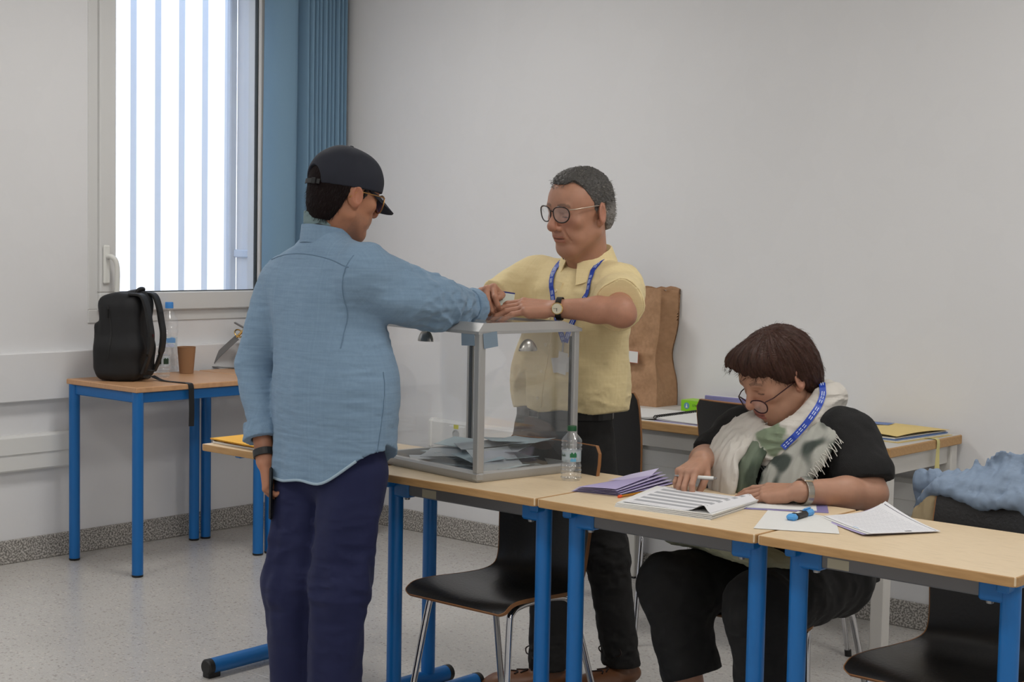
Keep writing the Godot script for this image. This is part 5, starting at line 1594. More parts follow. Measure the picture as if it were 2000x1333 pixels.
func strands(called: String, parent: Node3D, f: Field, n: int, seed_: int, lo: Vector3, hi: Vector3, ok: Callable, flow: Callable, length: float, rad: float, cols: Array, wild := 0.35) -> void:
	# short hairs rooted on a surface: one mesh, far too many to count
	var rs := RandomNumberGenerator.new(); rs.seed = seed_
	var mb := MB.new(); mb.has_col = true
	var made := 0
	var tries := 0
	while made < n and tries < n * 6:
		tries += 1
		var p := Vector3(rs.randf_range(lo.x, hi.x), rs.randf_range(lo.y, hi.y), rs.randf_range(lo.z, hi.z))
		if absf(f.at(p)) > 0.03: continue
		p = f.snap(p)
		if not ok.call(p): continue
		var nn := f.grad(p)
		var d: Vector3 = flow.call(p, nn)
		d = (d + Vector3(rs.randf() - 0.5, rs.randf() - 0.5, rs.randf() - 0.5) * wild).normalized()
		var L := length * rs.randf_range(0.6, 1.2)
		var q := p + d * L * 0.5 + nn * L * 0.10
		var e := p + d * L + nn * L * 0.02
		var sd := d.cross(nn).normalized() * rad
		mb.col = (cols[0] as Color).lerp(cols[1], rs.randf())
		var i0 := mb.vert(p - sd, nn); mb.vert(p + sd, nn); mb.vert(q - sd * 0.8, nn); mb.vert(q + sd * 0.8, nn); mb.vert(e, nn)
		mb.face3(i0, i0 + 1, i0 + 2); mb.face3(i0 + 1, i0 + 3, i0 + 2); mb.face3(i0 + 2, i0 + 3, i0 + 4)
		made += 1
	var o := wpart(called, mb, tint_mat("hair strands", 0.45), parent)
	o.set_meta("kind", "stuff")

# ---------------------------------------------------------------- the voter in the denim shirt
func voter() -> void:
	var base := Vector3(-3.28, 0, -2.94)
	var t := thing("person", "man in navy cap and denim shirt seen from behind at the ballot box", "person", base)
	var lsh := Vector3(-3.525, 1.332, -2.985); var rsh := Vector3(-3.165, 1.366, -2.989)
	var relb := Vector3(-3.132, 1.283, -3.234); var rwri := Vector3(-3.178, 1.268, -3.465)
	var lelb := Vector3(-3.578, 1.092, -2.926); var lwri := Vector3(-3.455, 0.815, -2.868)
	var neck := Vector3(-3.345, 1.505, -3.008)
	var ht := facing(Vector3(-3.310, 1.592, -3.034), Vector3(0.14, -0.22, -0.97), Vector3(0.02, 1, 0))
	var hs := 1.04
	var skin := lin(0.66, 0.45, 0.34)
	# ---- body
	var mb := MB.new()
	var f := Field.new()
	head_into(f, ht, hs, {"nose": 1.05})
	f.cap(ht * Vector3(0, -0.045, -0.030), neck + Vector3(0, -0.05, 0.0), 0.055, 0.050, 0.03)
	f.into(mb, 0.0030, face_paint(ht, hs, skin, {"beard": lin(0.42, 0.34, 0.30), "beard_amount": 0.35}))
	var plain := func(_p: Vector3, _n: Vector3) -> Color: return skin
	var fb := Field.new()
	fb.flat(Vector3(-3.29, 0.92, -2.99), Vector3(-3.325, 1.22, -3.0), 0.12, 0.13, Vector3.RIGHT, 0.62, 0.05).cap(lsh, rsh, 0.04, 0.04, 0.03).cap(neck, neck - Vector3(0, 0.1, 0), 0.048, 0.048, 0.04)
	fb.cap(lsh, lelb, 0.046, 0.038, 0.03).cap(lelb, lwri, 0.038, 0.027, 0.02).cap(rsh, relb, 0.046, 0.038, 0.03).cap(relb, rwri, 0.038, 0.027, 0.02)
	for q in [[Vector3(-3.20, 0.82, -2.98), Vector3(-3.20, 0.47, -2.92), Vector3(-3.20, 0.07, -2.90)], [Vector3(-3.37, 0.82, -2.97), Vector3(-3.362, 0.47, -2.907), Vector3(-3.367, 0.07, -2.915)]]:
		fb.cap(q[0], q[1], 0.075, 0.052, 0.03).cap(q[1], q[2], 0.050, 0.036, 0.02).cap(q[2], q[2] + Vector3(0, -0.03, -0.12), 0.036, 0.03, 0.02)
	fb.into(mb, 0.014, plain)
	# right hand holds out the card
	var fh := Field.new()
	fh.cap(rwri + (relb - rwri) * 0.35, rwri, 0.031, 0.027, 0.02)
	hand_into(fh, rwri, Vector3(0.10, 0.06, -1.0), Vector3(0.85, 0.42, 0.05), 1.0, 1.0, [[0.55, 0.75, 0.45], [0.65, 0.8, 0.5], [0.75, 0.85, 0.5], [0.85, 0.9, 0.5]], {"thumb": [Vector3(0.018, -0.012, 0.018), Vector3(0.036, -0.022, 0.048), Vector3(0.040, -0.034, 0.078), Vector3(0.034, -0.044, 0.102)]})
	fh.cap(lwri + (lelb - lwri) * 0.4, lwri, 0.030, 0.026, 0.02)
	hand_into(fh, lwri, Vector3(0.28, -1.0, 0.02), Vector3(-0.75, -0.15, 0.55), -1.0, 1.0, [[0.7, 0.8, 0.4], [0.75, 0.85, 0.4], [0.8, 0.85, 0.4], [0.85, 0.9, 0.4]])
	fh.into(mb, 0.0028, plain)
	wpart("body", mb, skin_mat(), t)
	# ---- shirt
	var den := mat("denim", Color(0.96, 0.97, 1.0), 0.85)
	tri_tex(den, weave_image("denim weave", Color(0.575, 0.675, 0.745), Color(0.40, 0.50, 0.585), 384, 0.5), 4.2, false)
	den.rim_enabled = true; den.rim = 0.15
	var sh := Field.new()
	sh.flat(Vector3(-3.285, 0.72, -2.99), Vector3(-3.295, 1.03, -2.995), 0.217, 0.207, Vector3.RIGHT, 0.66, 0.05)
	sh.flat(Vector3(-3.295, 1.03, -2.995), Vector3(-3.335, 1.235, -2.998), 0.207, 0.188, Vector3.RIGHT, 0.68, 0.05)
	sh.cap(lsh + Vector3(0.035, 0.0, 0), rsh + Vector3(-0.035, 0.0, 0), 0.075, 0.075, 0.08)
	sh.cap(neck + Vector3(0, -0.074, 0.02), lsh + Vector3(0.03, 0.020, 0), 0.062, 0.060, 0.04).cap(neck + Vector3(0, -0.074, 0.02), rsh + Vector3(-0.03, 0.020, 0), 0.062, 0.062, 0.04)
	sh.cap(lsh, lelb, 0.076, 0.056, 0.02).cap(lelb, lwri.lerp(lelb, 0.40), 0.056, 0.044, 0.012)
	sh.cap(rsh, relb, 0.084, 0.070, 0.05).cap(relb, rwri.lerp(relb, 0.22), 0.070, 0.047, 0.04)
	sh.ell(Vector3(-3.12, 1.295, -3.10), Vector3(0.070, 0.05, 0.12), Basis.IDENTITY, 0.05)
	var cn := folds(31, [[0.013, Vector3(6.5, 1.6, 6.5), false], [0.0042, Vector3(4, 20, 4), true], [0.0016, Vector3(14, 60, 14), true]])
	var sn := folds(33, [[0.016, Vector3(10, 16, 10), true]])
	sh.amp = 0.017
	sh.noise = func(p: Vector3) -> float:
		# deeper folds where the raised sleeve pulls, drape towards the hem
		var arm := smoothstep(-3.02, -3.16, p.z) * smoothstep(1.12, 1.2, p.y)
		var drape := smoothstep(1.15, 0.80, p.y)
		var pull := exp(-pow((p.y - 1.16) / 0.10, 2)) * smoothstep(-3.32, -3.12, p.x)
		return cn.call(p) * (0.8 + 0.7 * drape) + sn.call(p) * (0.9 * arm + 0.25 * pull)
	sh.cut = func(p: Vector3) -> float:
		var a := atan2(p.z + 2.99, p.x + 3.285)           # 0 at his right side, PI/2 at the back
		var hem := 0.775 + 0.100 * pow(absf(cos(a)), 3.5) * (1.0 if cos(a) > 0 else 0.10) + (0.018 if sin(a) < 0 else 0.0) + 0.006 * sin(a * 5.0)
		var far := Vector2(p.x + 3.285, (p.z + 2.99) * 1.4).length() - 0.262
		var d := maxf(-0.01, 0.0) - 0.01
		if p.y < 1.0: d = (hem - p.y) * 0.9 if far < 0.0 else -0.01
		var q := p - neck
		if q.y > -0.03: d = maxf(d, 0.052 - Vector2(q.x, q.z).length())
		return d
	var sb := MB.new()
	sh.into(sb, 0.0065)
	var shirt := wpart("shirt", sb, den, t, "pale blue denim shirt")
	# stand collar, hem roll, seams
	var dark := mat("denim seam", Color(0.40, 0.50, 0.59), 0.85)
	var cg := []
	for i in 5:
		var row := []
		for j in 40:
			var a := TAU * j / 40.0
			var r := 0.078 - 0.0015 * i
			row.append(neck + Vector3(cos(a) * r * 0.98, -0.046 + 0.013 * i - 0.030 * (0.5 - 0.5 * sin(a)), 0.008 + sin(a) * r * 1.02))
		cg.append(row)
	part("collar", MB.new().sheet(cg, 0.004, true), den, shirt)
	var ig := []
	for i in 4:
		var row := []
		for j in 30:
			var a := 0.35 + (PI - 0.7) * j / 29.0
			row.append(neck + Vector3(cos(a) * 0.064, 0.004 + (0.004 + 0.009 * sin(a)) * i + 0.003 * sin(a * 7.0), 0.008 + sin(a) * 0.068))
		ig.append(row)
	wpart("neckerchief", MB.new().sheet(ig, 0.004), mat("grey green cloth", Color(0.45, 0.53, 0.54), 0.85), t, "grey green neckerchief edge")
	for q in [
		[Vector3(-3.515, 1.405, -2.6), Vector3(-3.44, 1.420, -2.6), Vector3(-3.36, 1.425, -2.6), Vector3(-3.27, 1.418, -2.6), Vector3(-3.19, 1.402, -2.6), Vector3(-3.145, 1.392, -2.6)]]:
		var ps := []
		for p in curve(q, 5): ps.append(sh.cast(p, Vector3(0, 0, -1), 0.0003))
		part("yoke_seam", MB.new().tube(ps, 0.0016, 6), dark, shirt)
	var ss := []
	for k in 15:
		var q := k / 14.0
		ss.append(sh.cast(Vector3(-3.145 - 0.028 * sin(q * 2.2), 1.425 - 0.26 * q, -2.6), Vector3(0, 0, -1), 0.0003))
	part("sleeve_seam", MB.new().tube(ss, 0.0016, 6), dark, shirt)
	ss = []
	for k in 15:
		ss.append(sh.cast(Vector3(-2.7, 1.10 - 0.016 * k, -2.985 + 0.002 * k), Vector3(-1, 0, 0), 0.0002))
	part("side_seam", MB.new().tube(ss, 0.0014, 6), dark, shirt)
	var hm := []
	for k in 26:
		var a := 0.45 + 2.3 * k / 25.0
		var hem := 0.775 + 0.100 * pow(absf(cos(a)), 3.5) * (1.0 if cos(a) > 0 else 0.10) + 0.006 * sin(a * 5.0)
		hm.append(sh.cast(Vector3(-3.285 + cos(a) * 0.40, hem + 0.004, -2.99 + sin(a) * 0.40), Vector3(-cos(a), 0, -sin(a)), -0.001))
	part("hem", MB.new().tube(hm, 0.0042, 8), mat("denim pale", Color(0.62, 0.70, 0.76), 0.85), shirt)
	# rolled cuffs
	for q in [[lelb, lwri, 0.60, 0.77, 0.0530], [relb, rwri, 0.76, 0.94, 0.0530]]:
		var cf := Field.new()
		var a: Vector3 = (q[0] as Vector3).lerp(q[1], q[2]); var b: Vector3 = (q[0] as Vector3).lerp(q[1], q[3])
		cf.cap(a, b, q[4], q[4] + 0.004, 0.01)
		var ax := (b - a).normalized()
		cf.cap(a - ax * 0.1, b + ax * 0.1, 0.034, 0.034, 0.01).less(0.006)
		cf.cut = func(p: Vector3) -> float: return maxf((a - p).dot(ax), (p - b).dot(ax))
		cf.amp = 0.004
		cf.noise = folds(41, [[0.004, Vector3(26, 26, 26), false]])
		var cm := MB.new()
		cf.into(cm, 0.004)
		part("rolled_cuff", cm, den, shirt)
	# ---- trousers
	var tr := Field.new()
	tr.flat(Vector3(-3.29, 0.96, -2.985), Vector3(-3.29, 0.84, -2.985), 0.165, 0.172, Vector3.RIGHT, 0.66, 0.05)
	var lg := [[Vector3(-3.195, 0.80, -2.975), Vector3(-3.197, 0.48, -2.925), Vector3(-3.200, 0.03, -2.905)], [Vector3(-3.375, 0.80, -2.970), Vector3(-3.365, 0.47, -2.912), Vector3(-3.370, 0.03, -2.920)]]
	for q in lg:
		tr.cap(q[0], q[1], 0.098, 0.084, 0.02).cap(q[1], q[2], 0.084, 0.074, 0.03)
	var tn := folds(51, [[0.013, Vector3(8, 3.0, 8), false], [0.007, Vector3(5, 13, 5), true]])
	tr.amp = 0.016
	tr.noise = func(p: Vector3) -> float: return tn.call(p) * (0.8 + 0.9 * exp(-pow((p.y - 0.52) / 0.10, 2)) - 0.5 * smoothstep(0.70, 0.80, p.y))
	tr.cut = func(p: Vector3) -> float: return 0.028 - p.y
	var tm := MB.new()
	tr.into(tm, 0.0085)
	var navy := mat("navy cotton", Color(0.055, 0.085, 0.25), 0.85)
	navy.rim_enabled = true; navy.rim = 0.25
	bump(navy, "cotton twill", FastNoiseLite.TYPE_CELLULAR, 0.25, 0.25, 12.0)
	wpart("trousers", tm, navy, t, "navy cotton trousers")
	for q in lg: shoe(t, q[2] + Vector3(0, -0.03, 0), Vector3(0.05, 0, -1), mat("dark shoe leather", Color(0.06, 0.05, 0.05), 0.5), false)
	# ---- hair and cap
	var inv := ht.affine_inverse()
	var hr := Field.new()
	hr.ell(ht * (Vector3(0, 0.030, -0.018) * hs), Vector3(0.0800, 0.088, 0.0985) * hs, ht.basis, 0.02)
	hr.ell(ht * (Vector3(0, -0.040, -0.052) * hs), Vector3(0.060, 0.055, 0.050) * hs, ht.basis, 0.04)
	hr.cut = func(p: Vector3) -> float:
		var q: Vector3 = inv * p / hs
		var back := -0.075 - 0.25 * minf(0.0, q.z + 0.10)
		var yh := 0.0
		if q.z > 0.012: yh = lerpf(-0.012, 0.045, clampf((q.z - 0.012) / 0.05, 0, 1)) + (0.0 if q.z < 0.032 else 0.02)
		elif q.z > -0.034: yh = 0.026
		else: yh = lerpf(0.0, -0.082, clampf((-0.034 - q.z) / 0.022, 0, 1))
		return (yh - q.y) * 0.6
	hr.amp = 0.003
	hr.noise = folds(61, [[0.0018, Vector3(200, 50, 200), false]])
	var hb := MB.new()
	hr.into(hb, 0.0032, func(p: Vector3, _n: Vector3) -> Color:
		var q: Vector3 = inv * p / hs
		return lin(0.30, 0.28, 0.27).lerp(lin(0.055, 0.048, 0.045), smoothstep(0.03, 0.010, q.z)))
	wpart("hair", hb, tint_mat("dark hair", 0.75), t, "short dark hair")
	strands("hair_strands", t, hr, 1100, 25, ht.origin - Vector3(0.16, 0.14, 0.16), ht.origin + Vector3(0.16, 0.03, 0.16),
		func(p: Vector3) -> bool: return (inv * p).y < 0.03,
		func(p: Vector3, n: Vector3) -> Vector3: return (n * 0.15 + ht.basis * Vector3(0, -0.8, -0.2)).normalized(),
		0.013, 0.0005, [lin(0.05, 0.045, 0.042), lin(0.17, 0.15, 0.14)])
	var cap := Field.new()
	cap.ell(ht * (Vector3(0, 0.044, -0.014) * hs), Vector3(0.0870, 0.0935, 0.1075) * hs, ht.basis, 0.02)
	cap.ell(ht * (Vector3(0, 0.046, 0.030) * hs), Vector3(0.0780, 0.080, 0.074) * hs, ht.basis, 0.03)
	cap.ell(ht * (Vector3(0, 0.024, -0.125) * hs), Vector3(0.036, 0.036, 0.05) * hs, ht.basis, 0.006).less(0.004)
	cap.cut = func(p: Vector3) -> float:
		var q: Vector3 = inv * p / hs
		return (0.022 + 0.10 * q.z - q.y) * 0.95
	cap.amp = 0.003
	cap.noise = folds(71, [[0.0030, Vector3(9, 7, 9), false]])
	var cb := MB.new()
	cap.into(cb, 0.0036)
	var cm := mat("navy cap cloth", Color(0.105, 0.118, 0.165), 0.85)
	bump(cm, "cap twill", FastNoiseLite.TYPE_CELLULAR, 0.25, 0.2, 12.0)
	var cn2 := wpart("cap", cb, cm, t, "navy baseball cap")
	var bg := []
	for i in 9:
		var v := i / 8.0
		var row := []
		for j in 21:
			var u := j / 10.0 - 1.0
			var edge := 0.078 * sqrt(maxf(0.0, 1.0 - pow(absf(u), 2.6)))
			row.append(ht * (Vector3(u * (0.077 - 0.006 * v), 0.034 - 0.045 * v * edge / 0.078 - 0.010 * u * u, 0.088 - 0.060 * u * u + edge * v) * hs))
		bg.append(row)
	part("brim", MB.new().sheet(bg, 0.004), cm, cn2)
	var sp := []; var su := []
	for k in 13:
		var a := -0.42 + 0.84 * k / 12.0
		sp.append(ht * (Vector3(sin(a) * 0.0850, 0.014, -0.014 - cos(a) * 0.1065) * hs)); su.append(ht.basis * Vector3(sin(a), 0, -cos(a)))
	part("rear_strap", MB.new().sweep(sp, MB.rect(0.014, 0.003), false, true, Vector3.UP, [], false, su), mat("black webbing", Color(0.014, 0.014, 0.017), 0.6), cn2)
	part("strap_buckle", MB.new().box(sp[3] + su[3] * 0.003, Vector3(0.016, 0.018, 0.003), 0.001, ht.basis * Basis(Vector3.UP, PI + 0.2)), mat("dark metal", Color(0.12, 0.12, 0.12), 0.4, 0.7), cn2)
	part("crown_button", MB.new().lathe([Vector2(0.007, 0), Vector2(0.005, 0.003), Vector2(0, 0.004)], 12, ht * (Vector3(0, 0.1385, -0.010) * hs), ht.basis), cm, cn2)
	# ---- sunglasses
	glasses(t, ht, hs, mat("gold wire", Color(0.70, 0.52, 0.30), 0.3, 0.9), mat("gold wire", Color(0.70, 0.52, 0.30), 0.3, 0.9), clear_lens("violet lens", Color(0.45, 0.40, 0.75, 0.30)), 0.029, 0.025, 0.002, 1.0)
	# ---- watch on the left wrist
	var lax := (lwri - lelb).normalized()
	wrist_band(t, "wrist_watch", lwri.lerp(lelb, 0.09), lax, Vector2(0.033, 0.030), Vector3(-0.6, 0, 0.8), 0.022, 0.006, mat("black plastic", Color(0.07, 0.07, 0.07), 0.5))
	# ---- phone held low in the left hand
	var ph := thing("phone", "black phone held low in the voter's left hand", "phone", lwri + Vector3(0.040, -0.085, 0.010), 0.0)
	ph.basis = Basis(Vector3.UP, -0.75) * Basis(Vector3.BACK, 0.20)
	part("case", MB.new().box(Vector3.ZERO, Vector3(0.074, 0.150, 0.010), 0.004), mat("phone case", Color(0.02, 0.02, 0.022), 0.35), ph)
	part("screen", MB.new().box(Vector3(0, 0, -0.0052), Vector3(0.066, 0.140, 0.0008), 0.0), mat("dark glass", Color(0.03, 0.03, 0.035), 0.08), ph)
	part("edge_frame", MB.new().box(Vector3(-0.0365, 0, 0), Vector3(0.002, 0.13, 0.006), 0.0008), mat("polished steel", Color(0.55, 0.54, 0.52), 0.22, 1.0), ph)

func shoe(t: Node3D, heel: Vector3, dir: Vector3, m: Material, laces: bool) -> void:
	var d := Vector3(dir.x, 0, dir.z).normalized()
	var sd := d.cross(Vector3.UP)
	var f := Field.new()
	f.flat(heel + Vector3(0, 0.038, 0) - d * 0.035, heel + Vector3(0, 0.034, 0) + d * 0.16, 0.041, 0.046, sd, 0.75, 0.03)
	f.flat(heel + Vector3(0, 0.030, 0) + d * 0.10, heel + Vector3(0, 0.024, 0) + d * 0.19, 0.046, 0.040, sd, 0.60, 0.03)
	f.cap(heel + Vector3(0, 0.05, 0), heel + Vector3(0, 0.095, 0) + d * 0.012, 0.042, 0.042, 0.03)
	f.cut = func(p: Vector3) -> float: return 0.012 - p.y
	var mb := MB.new()
	f.into(mb, 0.006)
	var s := wpart("shoe", mb, m, t)
	var sl := MB.new()
	var pl := PackedVector2Array()
	for k in 24:
		var a := TAU * k / 24.0
		pl.append(Vector2(cos(a) * (0.046 - 0.004 * sin(a)), sin(a) * 0.135))
	sl.extrude(pl, 0.014, Transform3D(Basis(sd, d, Vector3.UP) * Basis.IDENTITY, heel + d * 0.075 + Vector3(0, 0.007 - heel.y, 0)))
	part("sole", sl, mat("rubber sole", Color(0.10, 0.08, 0.07), 0.7), s)
	if laces:
		var lm := mat("brown lace", Color(0.13, 0.06, 0.04), 0.7)
		for k in 4:
			var c := heel + d * (0.055 + 0.022 * k)
			var ps := []
			for j in 7:
				ps.append(f.snap(c + sd * (-0.03 + 0.01 * j) + Vector3(0, 0.10, 0) + d * (0.010 * sin(j + k)), 0.002))
			part("lace", MB.new().tube(ps, 0.0028, 6), lm, s)
		var c2 := f.snap(heel + d * 0.05 + Vector3(0, 0.12, 0), 0.004)
		for sg in [-1.0, 1.0]:
			part("lace_bow", MB.new().tube(curve([c2, c2 + sd * 0.025 * sg + Vector3(0, 0.022, 0), c2 + sd * 0.05 * sg + Vector3(0, 0.010, 0) + d * 0.01, c2 + sd * 0.035 * sg + Vector3(0, -0.004, 0) + d * 0.012, c2 + d * 0.004], 5), 0.0024, 6), lm, s)

# ---------------------------------------------------------------- the poll worker in the yellow shirt
func poll_worker() -> void:
	var base := Vector3(-3.09, 0, -3.93)
	var t := thing("person", "grey haired man in a pale yellow short sleeved shirt leaning on the ballot box", "person", base)
	var lsh := Vector3(-2.950, 1.315, -3.872); var rsh := Vector3(-3.300, 1.325, -3.860)
	var lelb := Vector3(-2.806, 1.268, -3.700); var lwri := Vector3(-2.984, 1.268, -3.615)
	var relb := Vector3(-3.315, 1.262, -3.665); var rwri := Vector3(-3.222, 1.300, -3.585)
	var neck := Vector3(-3.083, 1.420, -3.890)
	var ht := facing(Vector3(-3.052, 1.566, -3.800), Vector3(-0.17, -0.20, 0.97), Vector3(0.05, 1, 0.05))
	var hs := 1.10
	var skin := lin(0.68, 0.495, 0.405)
	var mb := MB.new()
	var f := Field.new()
	head_into(f, ht, hs, {"nose": 1.12})
	f.cap(ht * Vector3(0, -0.055, -0.025), neck + Vector3(0, -0.06, 0.0), 0.058, 0.066, 0.03)
	f.cap(ht * (Vector3(0, -0.105, 0.050) * hs), neck + Vector3(-0.01, -0.01, 0.045), 0.018, 0.030, 0.03)
	# creases beside the mouth
	for sg in [-1.0, 1.0]:
		f.cap(ht * (Vector3(0.024 * sg, -0.030, 0.090) * hs), ht * (Vector3(0.036 * sg, -0.068, 0.073) * hs), 0.0022, 0.0018, 0.004).less(0.006)
	f.into(mb, 0.0028, face_paint(ht, hs, skin, {"brow": lin(0.34, 0.28, 0.25), "brow_amount": 0.6}))
	var plain := func(p: Vector3, _n: Vector3) -> Color: return skin
	var fb := Field.new()
	fb.flat(Vector3(-3.19, 0.86, -3.92), Vector3(-3.12, 1.20, -3.89), 0.125, 0.13, Vector3.RIGHT, 0.60, 0.05).cap(lsh, rsh, 0.05, 0.05, 0.05).cap(neck, neck - Vector3(0.02, 0.1, 0), 0.058, 0.06, 0.04)
	fb.cap(rsh, relb, 0.046, 0.038, 0.03).cap(relb, rwri, 0.038, 0.027, 0.02)
	fb.cap(Vector3(-3.13, 0.80, -3.94), Vector3(-3.05, 0.45, -3.99), 0.06, 0.05, 0.03).cap(Vector3(-3.05, 0.45, -3.99), Vector3(-3.015, 0.08, -4.03), 0.048, 0.034, 0.02)
	fb.cap(Vector3(-3.28, 0.80, -3.91), Vector3(-3.19, 0.45, -3.86), 0.06, 0.05, 0.03).cap(Vector3(-3.19, 0.45, -3.86), Vector3(-3.165, 0.08, -3.83), 0.048, 0.034, 0.02)
	fb.into(mb, 0.014, plain)
	var fa := Field.new()
	fa.cap(lsh, lelb, 0.050, 0.041, 0.03).cap(lelb, lelb.lerp(lwri, 0.35), 0.040, 0.039, 0.02).cap(lelb.lerp(lwri, 0.35), lwri, 0.039, 0.028, 0.02)
	fa.ell(lelb + Vector3(0.010, -0.018, -0.004), Vector3(0.034, 0.030, 0.034), Basis.IDENTITY, 0.03)
	var ns := FastNoiseLite.new(); ns.seed = 2; ns.frequency = 45.0
	var tan := func(p: Vector3, _n: Vector3) -> Color:
		var v := 1.0 + 0.10 * ns.get_noise_3dv(p) + 0.07 * ns.get_noise_3dv(p * 4.0)
		return Color(skin.r * v, skin.g * v * 0.97, skin.b * v * 0.95)
	fa.into(mb, 0.005, tan)
	var fh := Field.new()
	fh.flat(lwri.lerp(lelb, 0.3), lwri, 0.033, 0.031, Vector3(0.4, 0.1, 0.9), 0.85, 0.02)
	var hl := hand_into(fh, lwri, Vector3(-0.80, 0.0, 0.56), Vector3(0.25, 0.92, 0.32), -1.0, 1.22, [[0.18, 0.32, 0.20], [0.18, 0.34, 0.20], [0.18, 0.34, 0.20], [0.18, 0.30, 0.20]], {"spread": [0.05, 0.0, -0.05, -0.12], "thumb": [Vector3(0.020, -0.008, 0.018), Vector3(0.044, -0.010, 0.050), Vector3(0.054, -0.012, 0.080), Vector3(0.054, -0.014, 0.104)]})
	fh.cap(rwri.lerp(relb, 0.4), rwri, 0.032, 0.028, 0.02)
	hand_into(fh, rwri, Vector3(0.30, 0.12, 0.62), Vector3(-0.3, 0.9, 0.1), 1.0, 1.08, [[0.9, 1.1, 0.6], [1.0, 1.1, 0.6], [1.05, 1.15, 0.6], [1.1, 1.15, 0.6]], {"thumb": [Vector3(0.018, -0.012, 0.018), Vector3(0.036, -0.018, 0.048), Vector3(0.034, -0.028, 0.076), Vector3(0.024, -0.034, 0.094)]})
	fh.into(mb, 0.0028, tan)
	wpart("body", mb, skin_mat(), t)
	# ---- shirt
	var yl := mat("yellow linen", Color(1, 1, 1), 0.85)
	tri_tex(yl, weave_image("linen weave", Color(0.935, 0.865, 0.685), Color(0.85, 0.77, 0.565), 384, 0.6), 4.2, false)
	yl.rim_enabled = true; yl.rim = 0.12
	var sh := Field.new()
	var sx := Vector3(1, 0, -0.05)
	sh.flat(Vector3(-3.190, 0.885, -3.925), Vector3(-3.175, 1.00, -3.920), 0.186, 0.205, sx, 0.70, 0.05)
	sh.flat(Vector3(-3.175, 1.00, -3.920), Vector3(-3.130, 1.195, -3.892), 0.205, 0.192, sx, 0.70, 0.05)
	sh.cap(lsh + Vector3(-0.035, -0.010, 0), rsh + Vector3(0.035, -0.010, 0), 0.078, 0.078, 0.07)
	sh.cap(neck + Vector3(-0.01, -0.045, -0.030), lsh + Vector3(-0.03, 0.020, 0), 0.056, 0.058, 0.04).cap(neck + Vector3(-0.01, -0.045, -0.030), rsh + Vector3(0.03, 0.020, 0), 0.056, 0.058, 0.04)
	sh.cap(lsh, lsh.lerp(lelb, 0.80), 0.084, 0.078, 0.05)
	sh.cap(rsh, relb, 0.084, 0.068, 0.05)
	var cn := folds(131, [[0.011, Vector3(7, 2.4, 7), false], [0.005, Vector3(7, 12, 7), true], [0.0016, Vector3(30, 40, 30), true]])
	sh.amp = 0.017
	sh.noise = func(p: Vector3) -> float:
		var blouse := exp(-pow((p.y - 0.93) / 0.06, 2))
		return cn.call(p) * (0.8 + 0.8 * blouse + 0.5 * smoothstep(1.25, 1.35, p.y) * smoothstep(-3.1, -2.95, p.x))
	var ax := (lelb - lsh).normalized()
	var cutp := lsh.lerp(lelb, 0.74)
	var ar := (relb - rsh).normalized()
	var cutr := rsh.lerp(relb, 0.80)
	sh.cut = func(p: Vector3) -> float:
		var d := (0.926 + 0.006 * sin(p.x * 40.0) - p.y) * 0.9
		if p.x > -2.96 and p.z > -3.86: d = maxf(d, (p - cutp).dot(ax))
		if p.x < -3.24 and p.z > -3.80: d = maxf(d, (p - cutr).dot(ar))
		var q := p - neck
		if q.y > -0.07: d = maxf(d, 0.060 - Vector2(q.x, q.z).length())
		return d
	var sb := MB.new()
	sh.into(sb, 0.0065)
	var shirt := wpart("shirt", sb, yl, t, "pale yellow linen shirt")
	# sleeve mouth is open: a dark inner ring would show; fold the hem round it
	var hm := []
	var u1 := ax.cross(Vector3.UP).normalized(); var u2 := ax.cross(u1)
	for k in 28:
		var a := TAU * k / 28.0
		hm.append(sh.snap(cutp - ax * 0.004 + (u1 * cos(a) + u2 * sin(a)) * 0.085, 0.0))
	part("sleeve_hem", MB.new().tube(hm, 0.0035, 6, false, [], true), yl, shirt)
	# collar: stand and two points
	var cg := []
	for i in 4:
		var row := []
		for j in 36:
			var a := PI / 2 + 0.35 + (TAU - 0.7) * j / 35.0
			var r := 0.076
			row.append(neck + Vector3(cos(a) * r, 0.000 + 0.016 * i - 0.062 * (0.5 + 0.5 * sin(a)), 0.004 + sin(a) * r))
		cg.append(row)
	part("collar_stand", MB.new().sheet(cg, 0.003, true), yl, shirt)
	for sg in [-1.0, 1.0]:
		var g := []
		for i in 6:
			var v := i / 5.0
			var row := []
			for j in 9:
				var u := j / 8.0
				var a: float = PI / 2 - float(sg) * (0.30 + 1.9 * u)
				var r := 0.079 + 0.020 * v
				var p := neck + Vector3(cos(a) * r, 0.054 - 0.048 * v - 0.064 * (0.5 + 0.5 * sin(a)) - 0.028 * v * (1.0 - u), 0.010 + sin(a) * r)
				row.append(p + Vector3(sg * 0.012 * v * (1.0 - u), 0, 0.010 * v * (1.0 - u)))
			g.append(row)
		part("collar_point", MB.new().sheet(g, 0.003), yl, shirt)
	# front placket and buttons
	var pp := []; var pn := []
	for k in 15:
		var y := 1.345 - 0.029 * k
		var c := Vector3(-3.105 - 0.006 * k + 0.0, y, -3.4)
		var q := sh.cast(c, Vector3(0, 0, -1), 0.0012)
		pp.append(q); pn.append(sh.grad(q))
	for k in 2:
		for i in range(1, pp.size() - 1): pp[i] = (pp[i - 1] + pp[i] * 2.0 + pp[i + 1]) / 4.0
	part("placket", MB.new().sweep(pp, MB.rect(0.032, 0.0034), false, true, Vector3.UP, [], false, pn), yl, shirt)
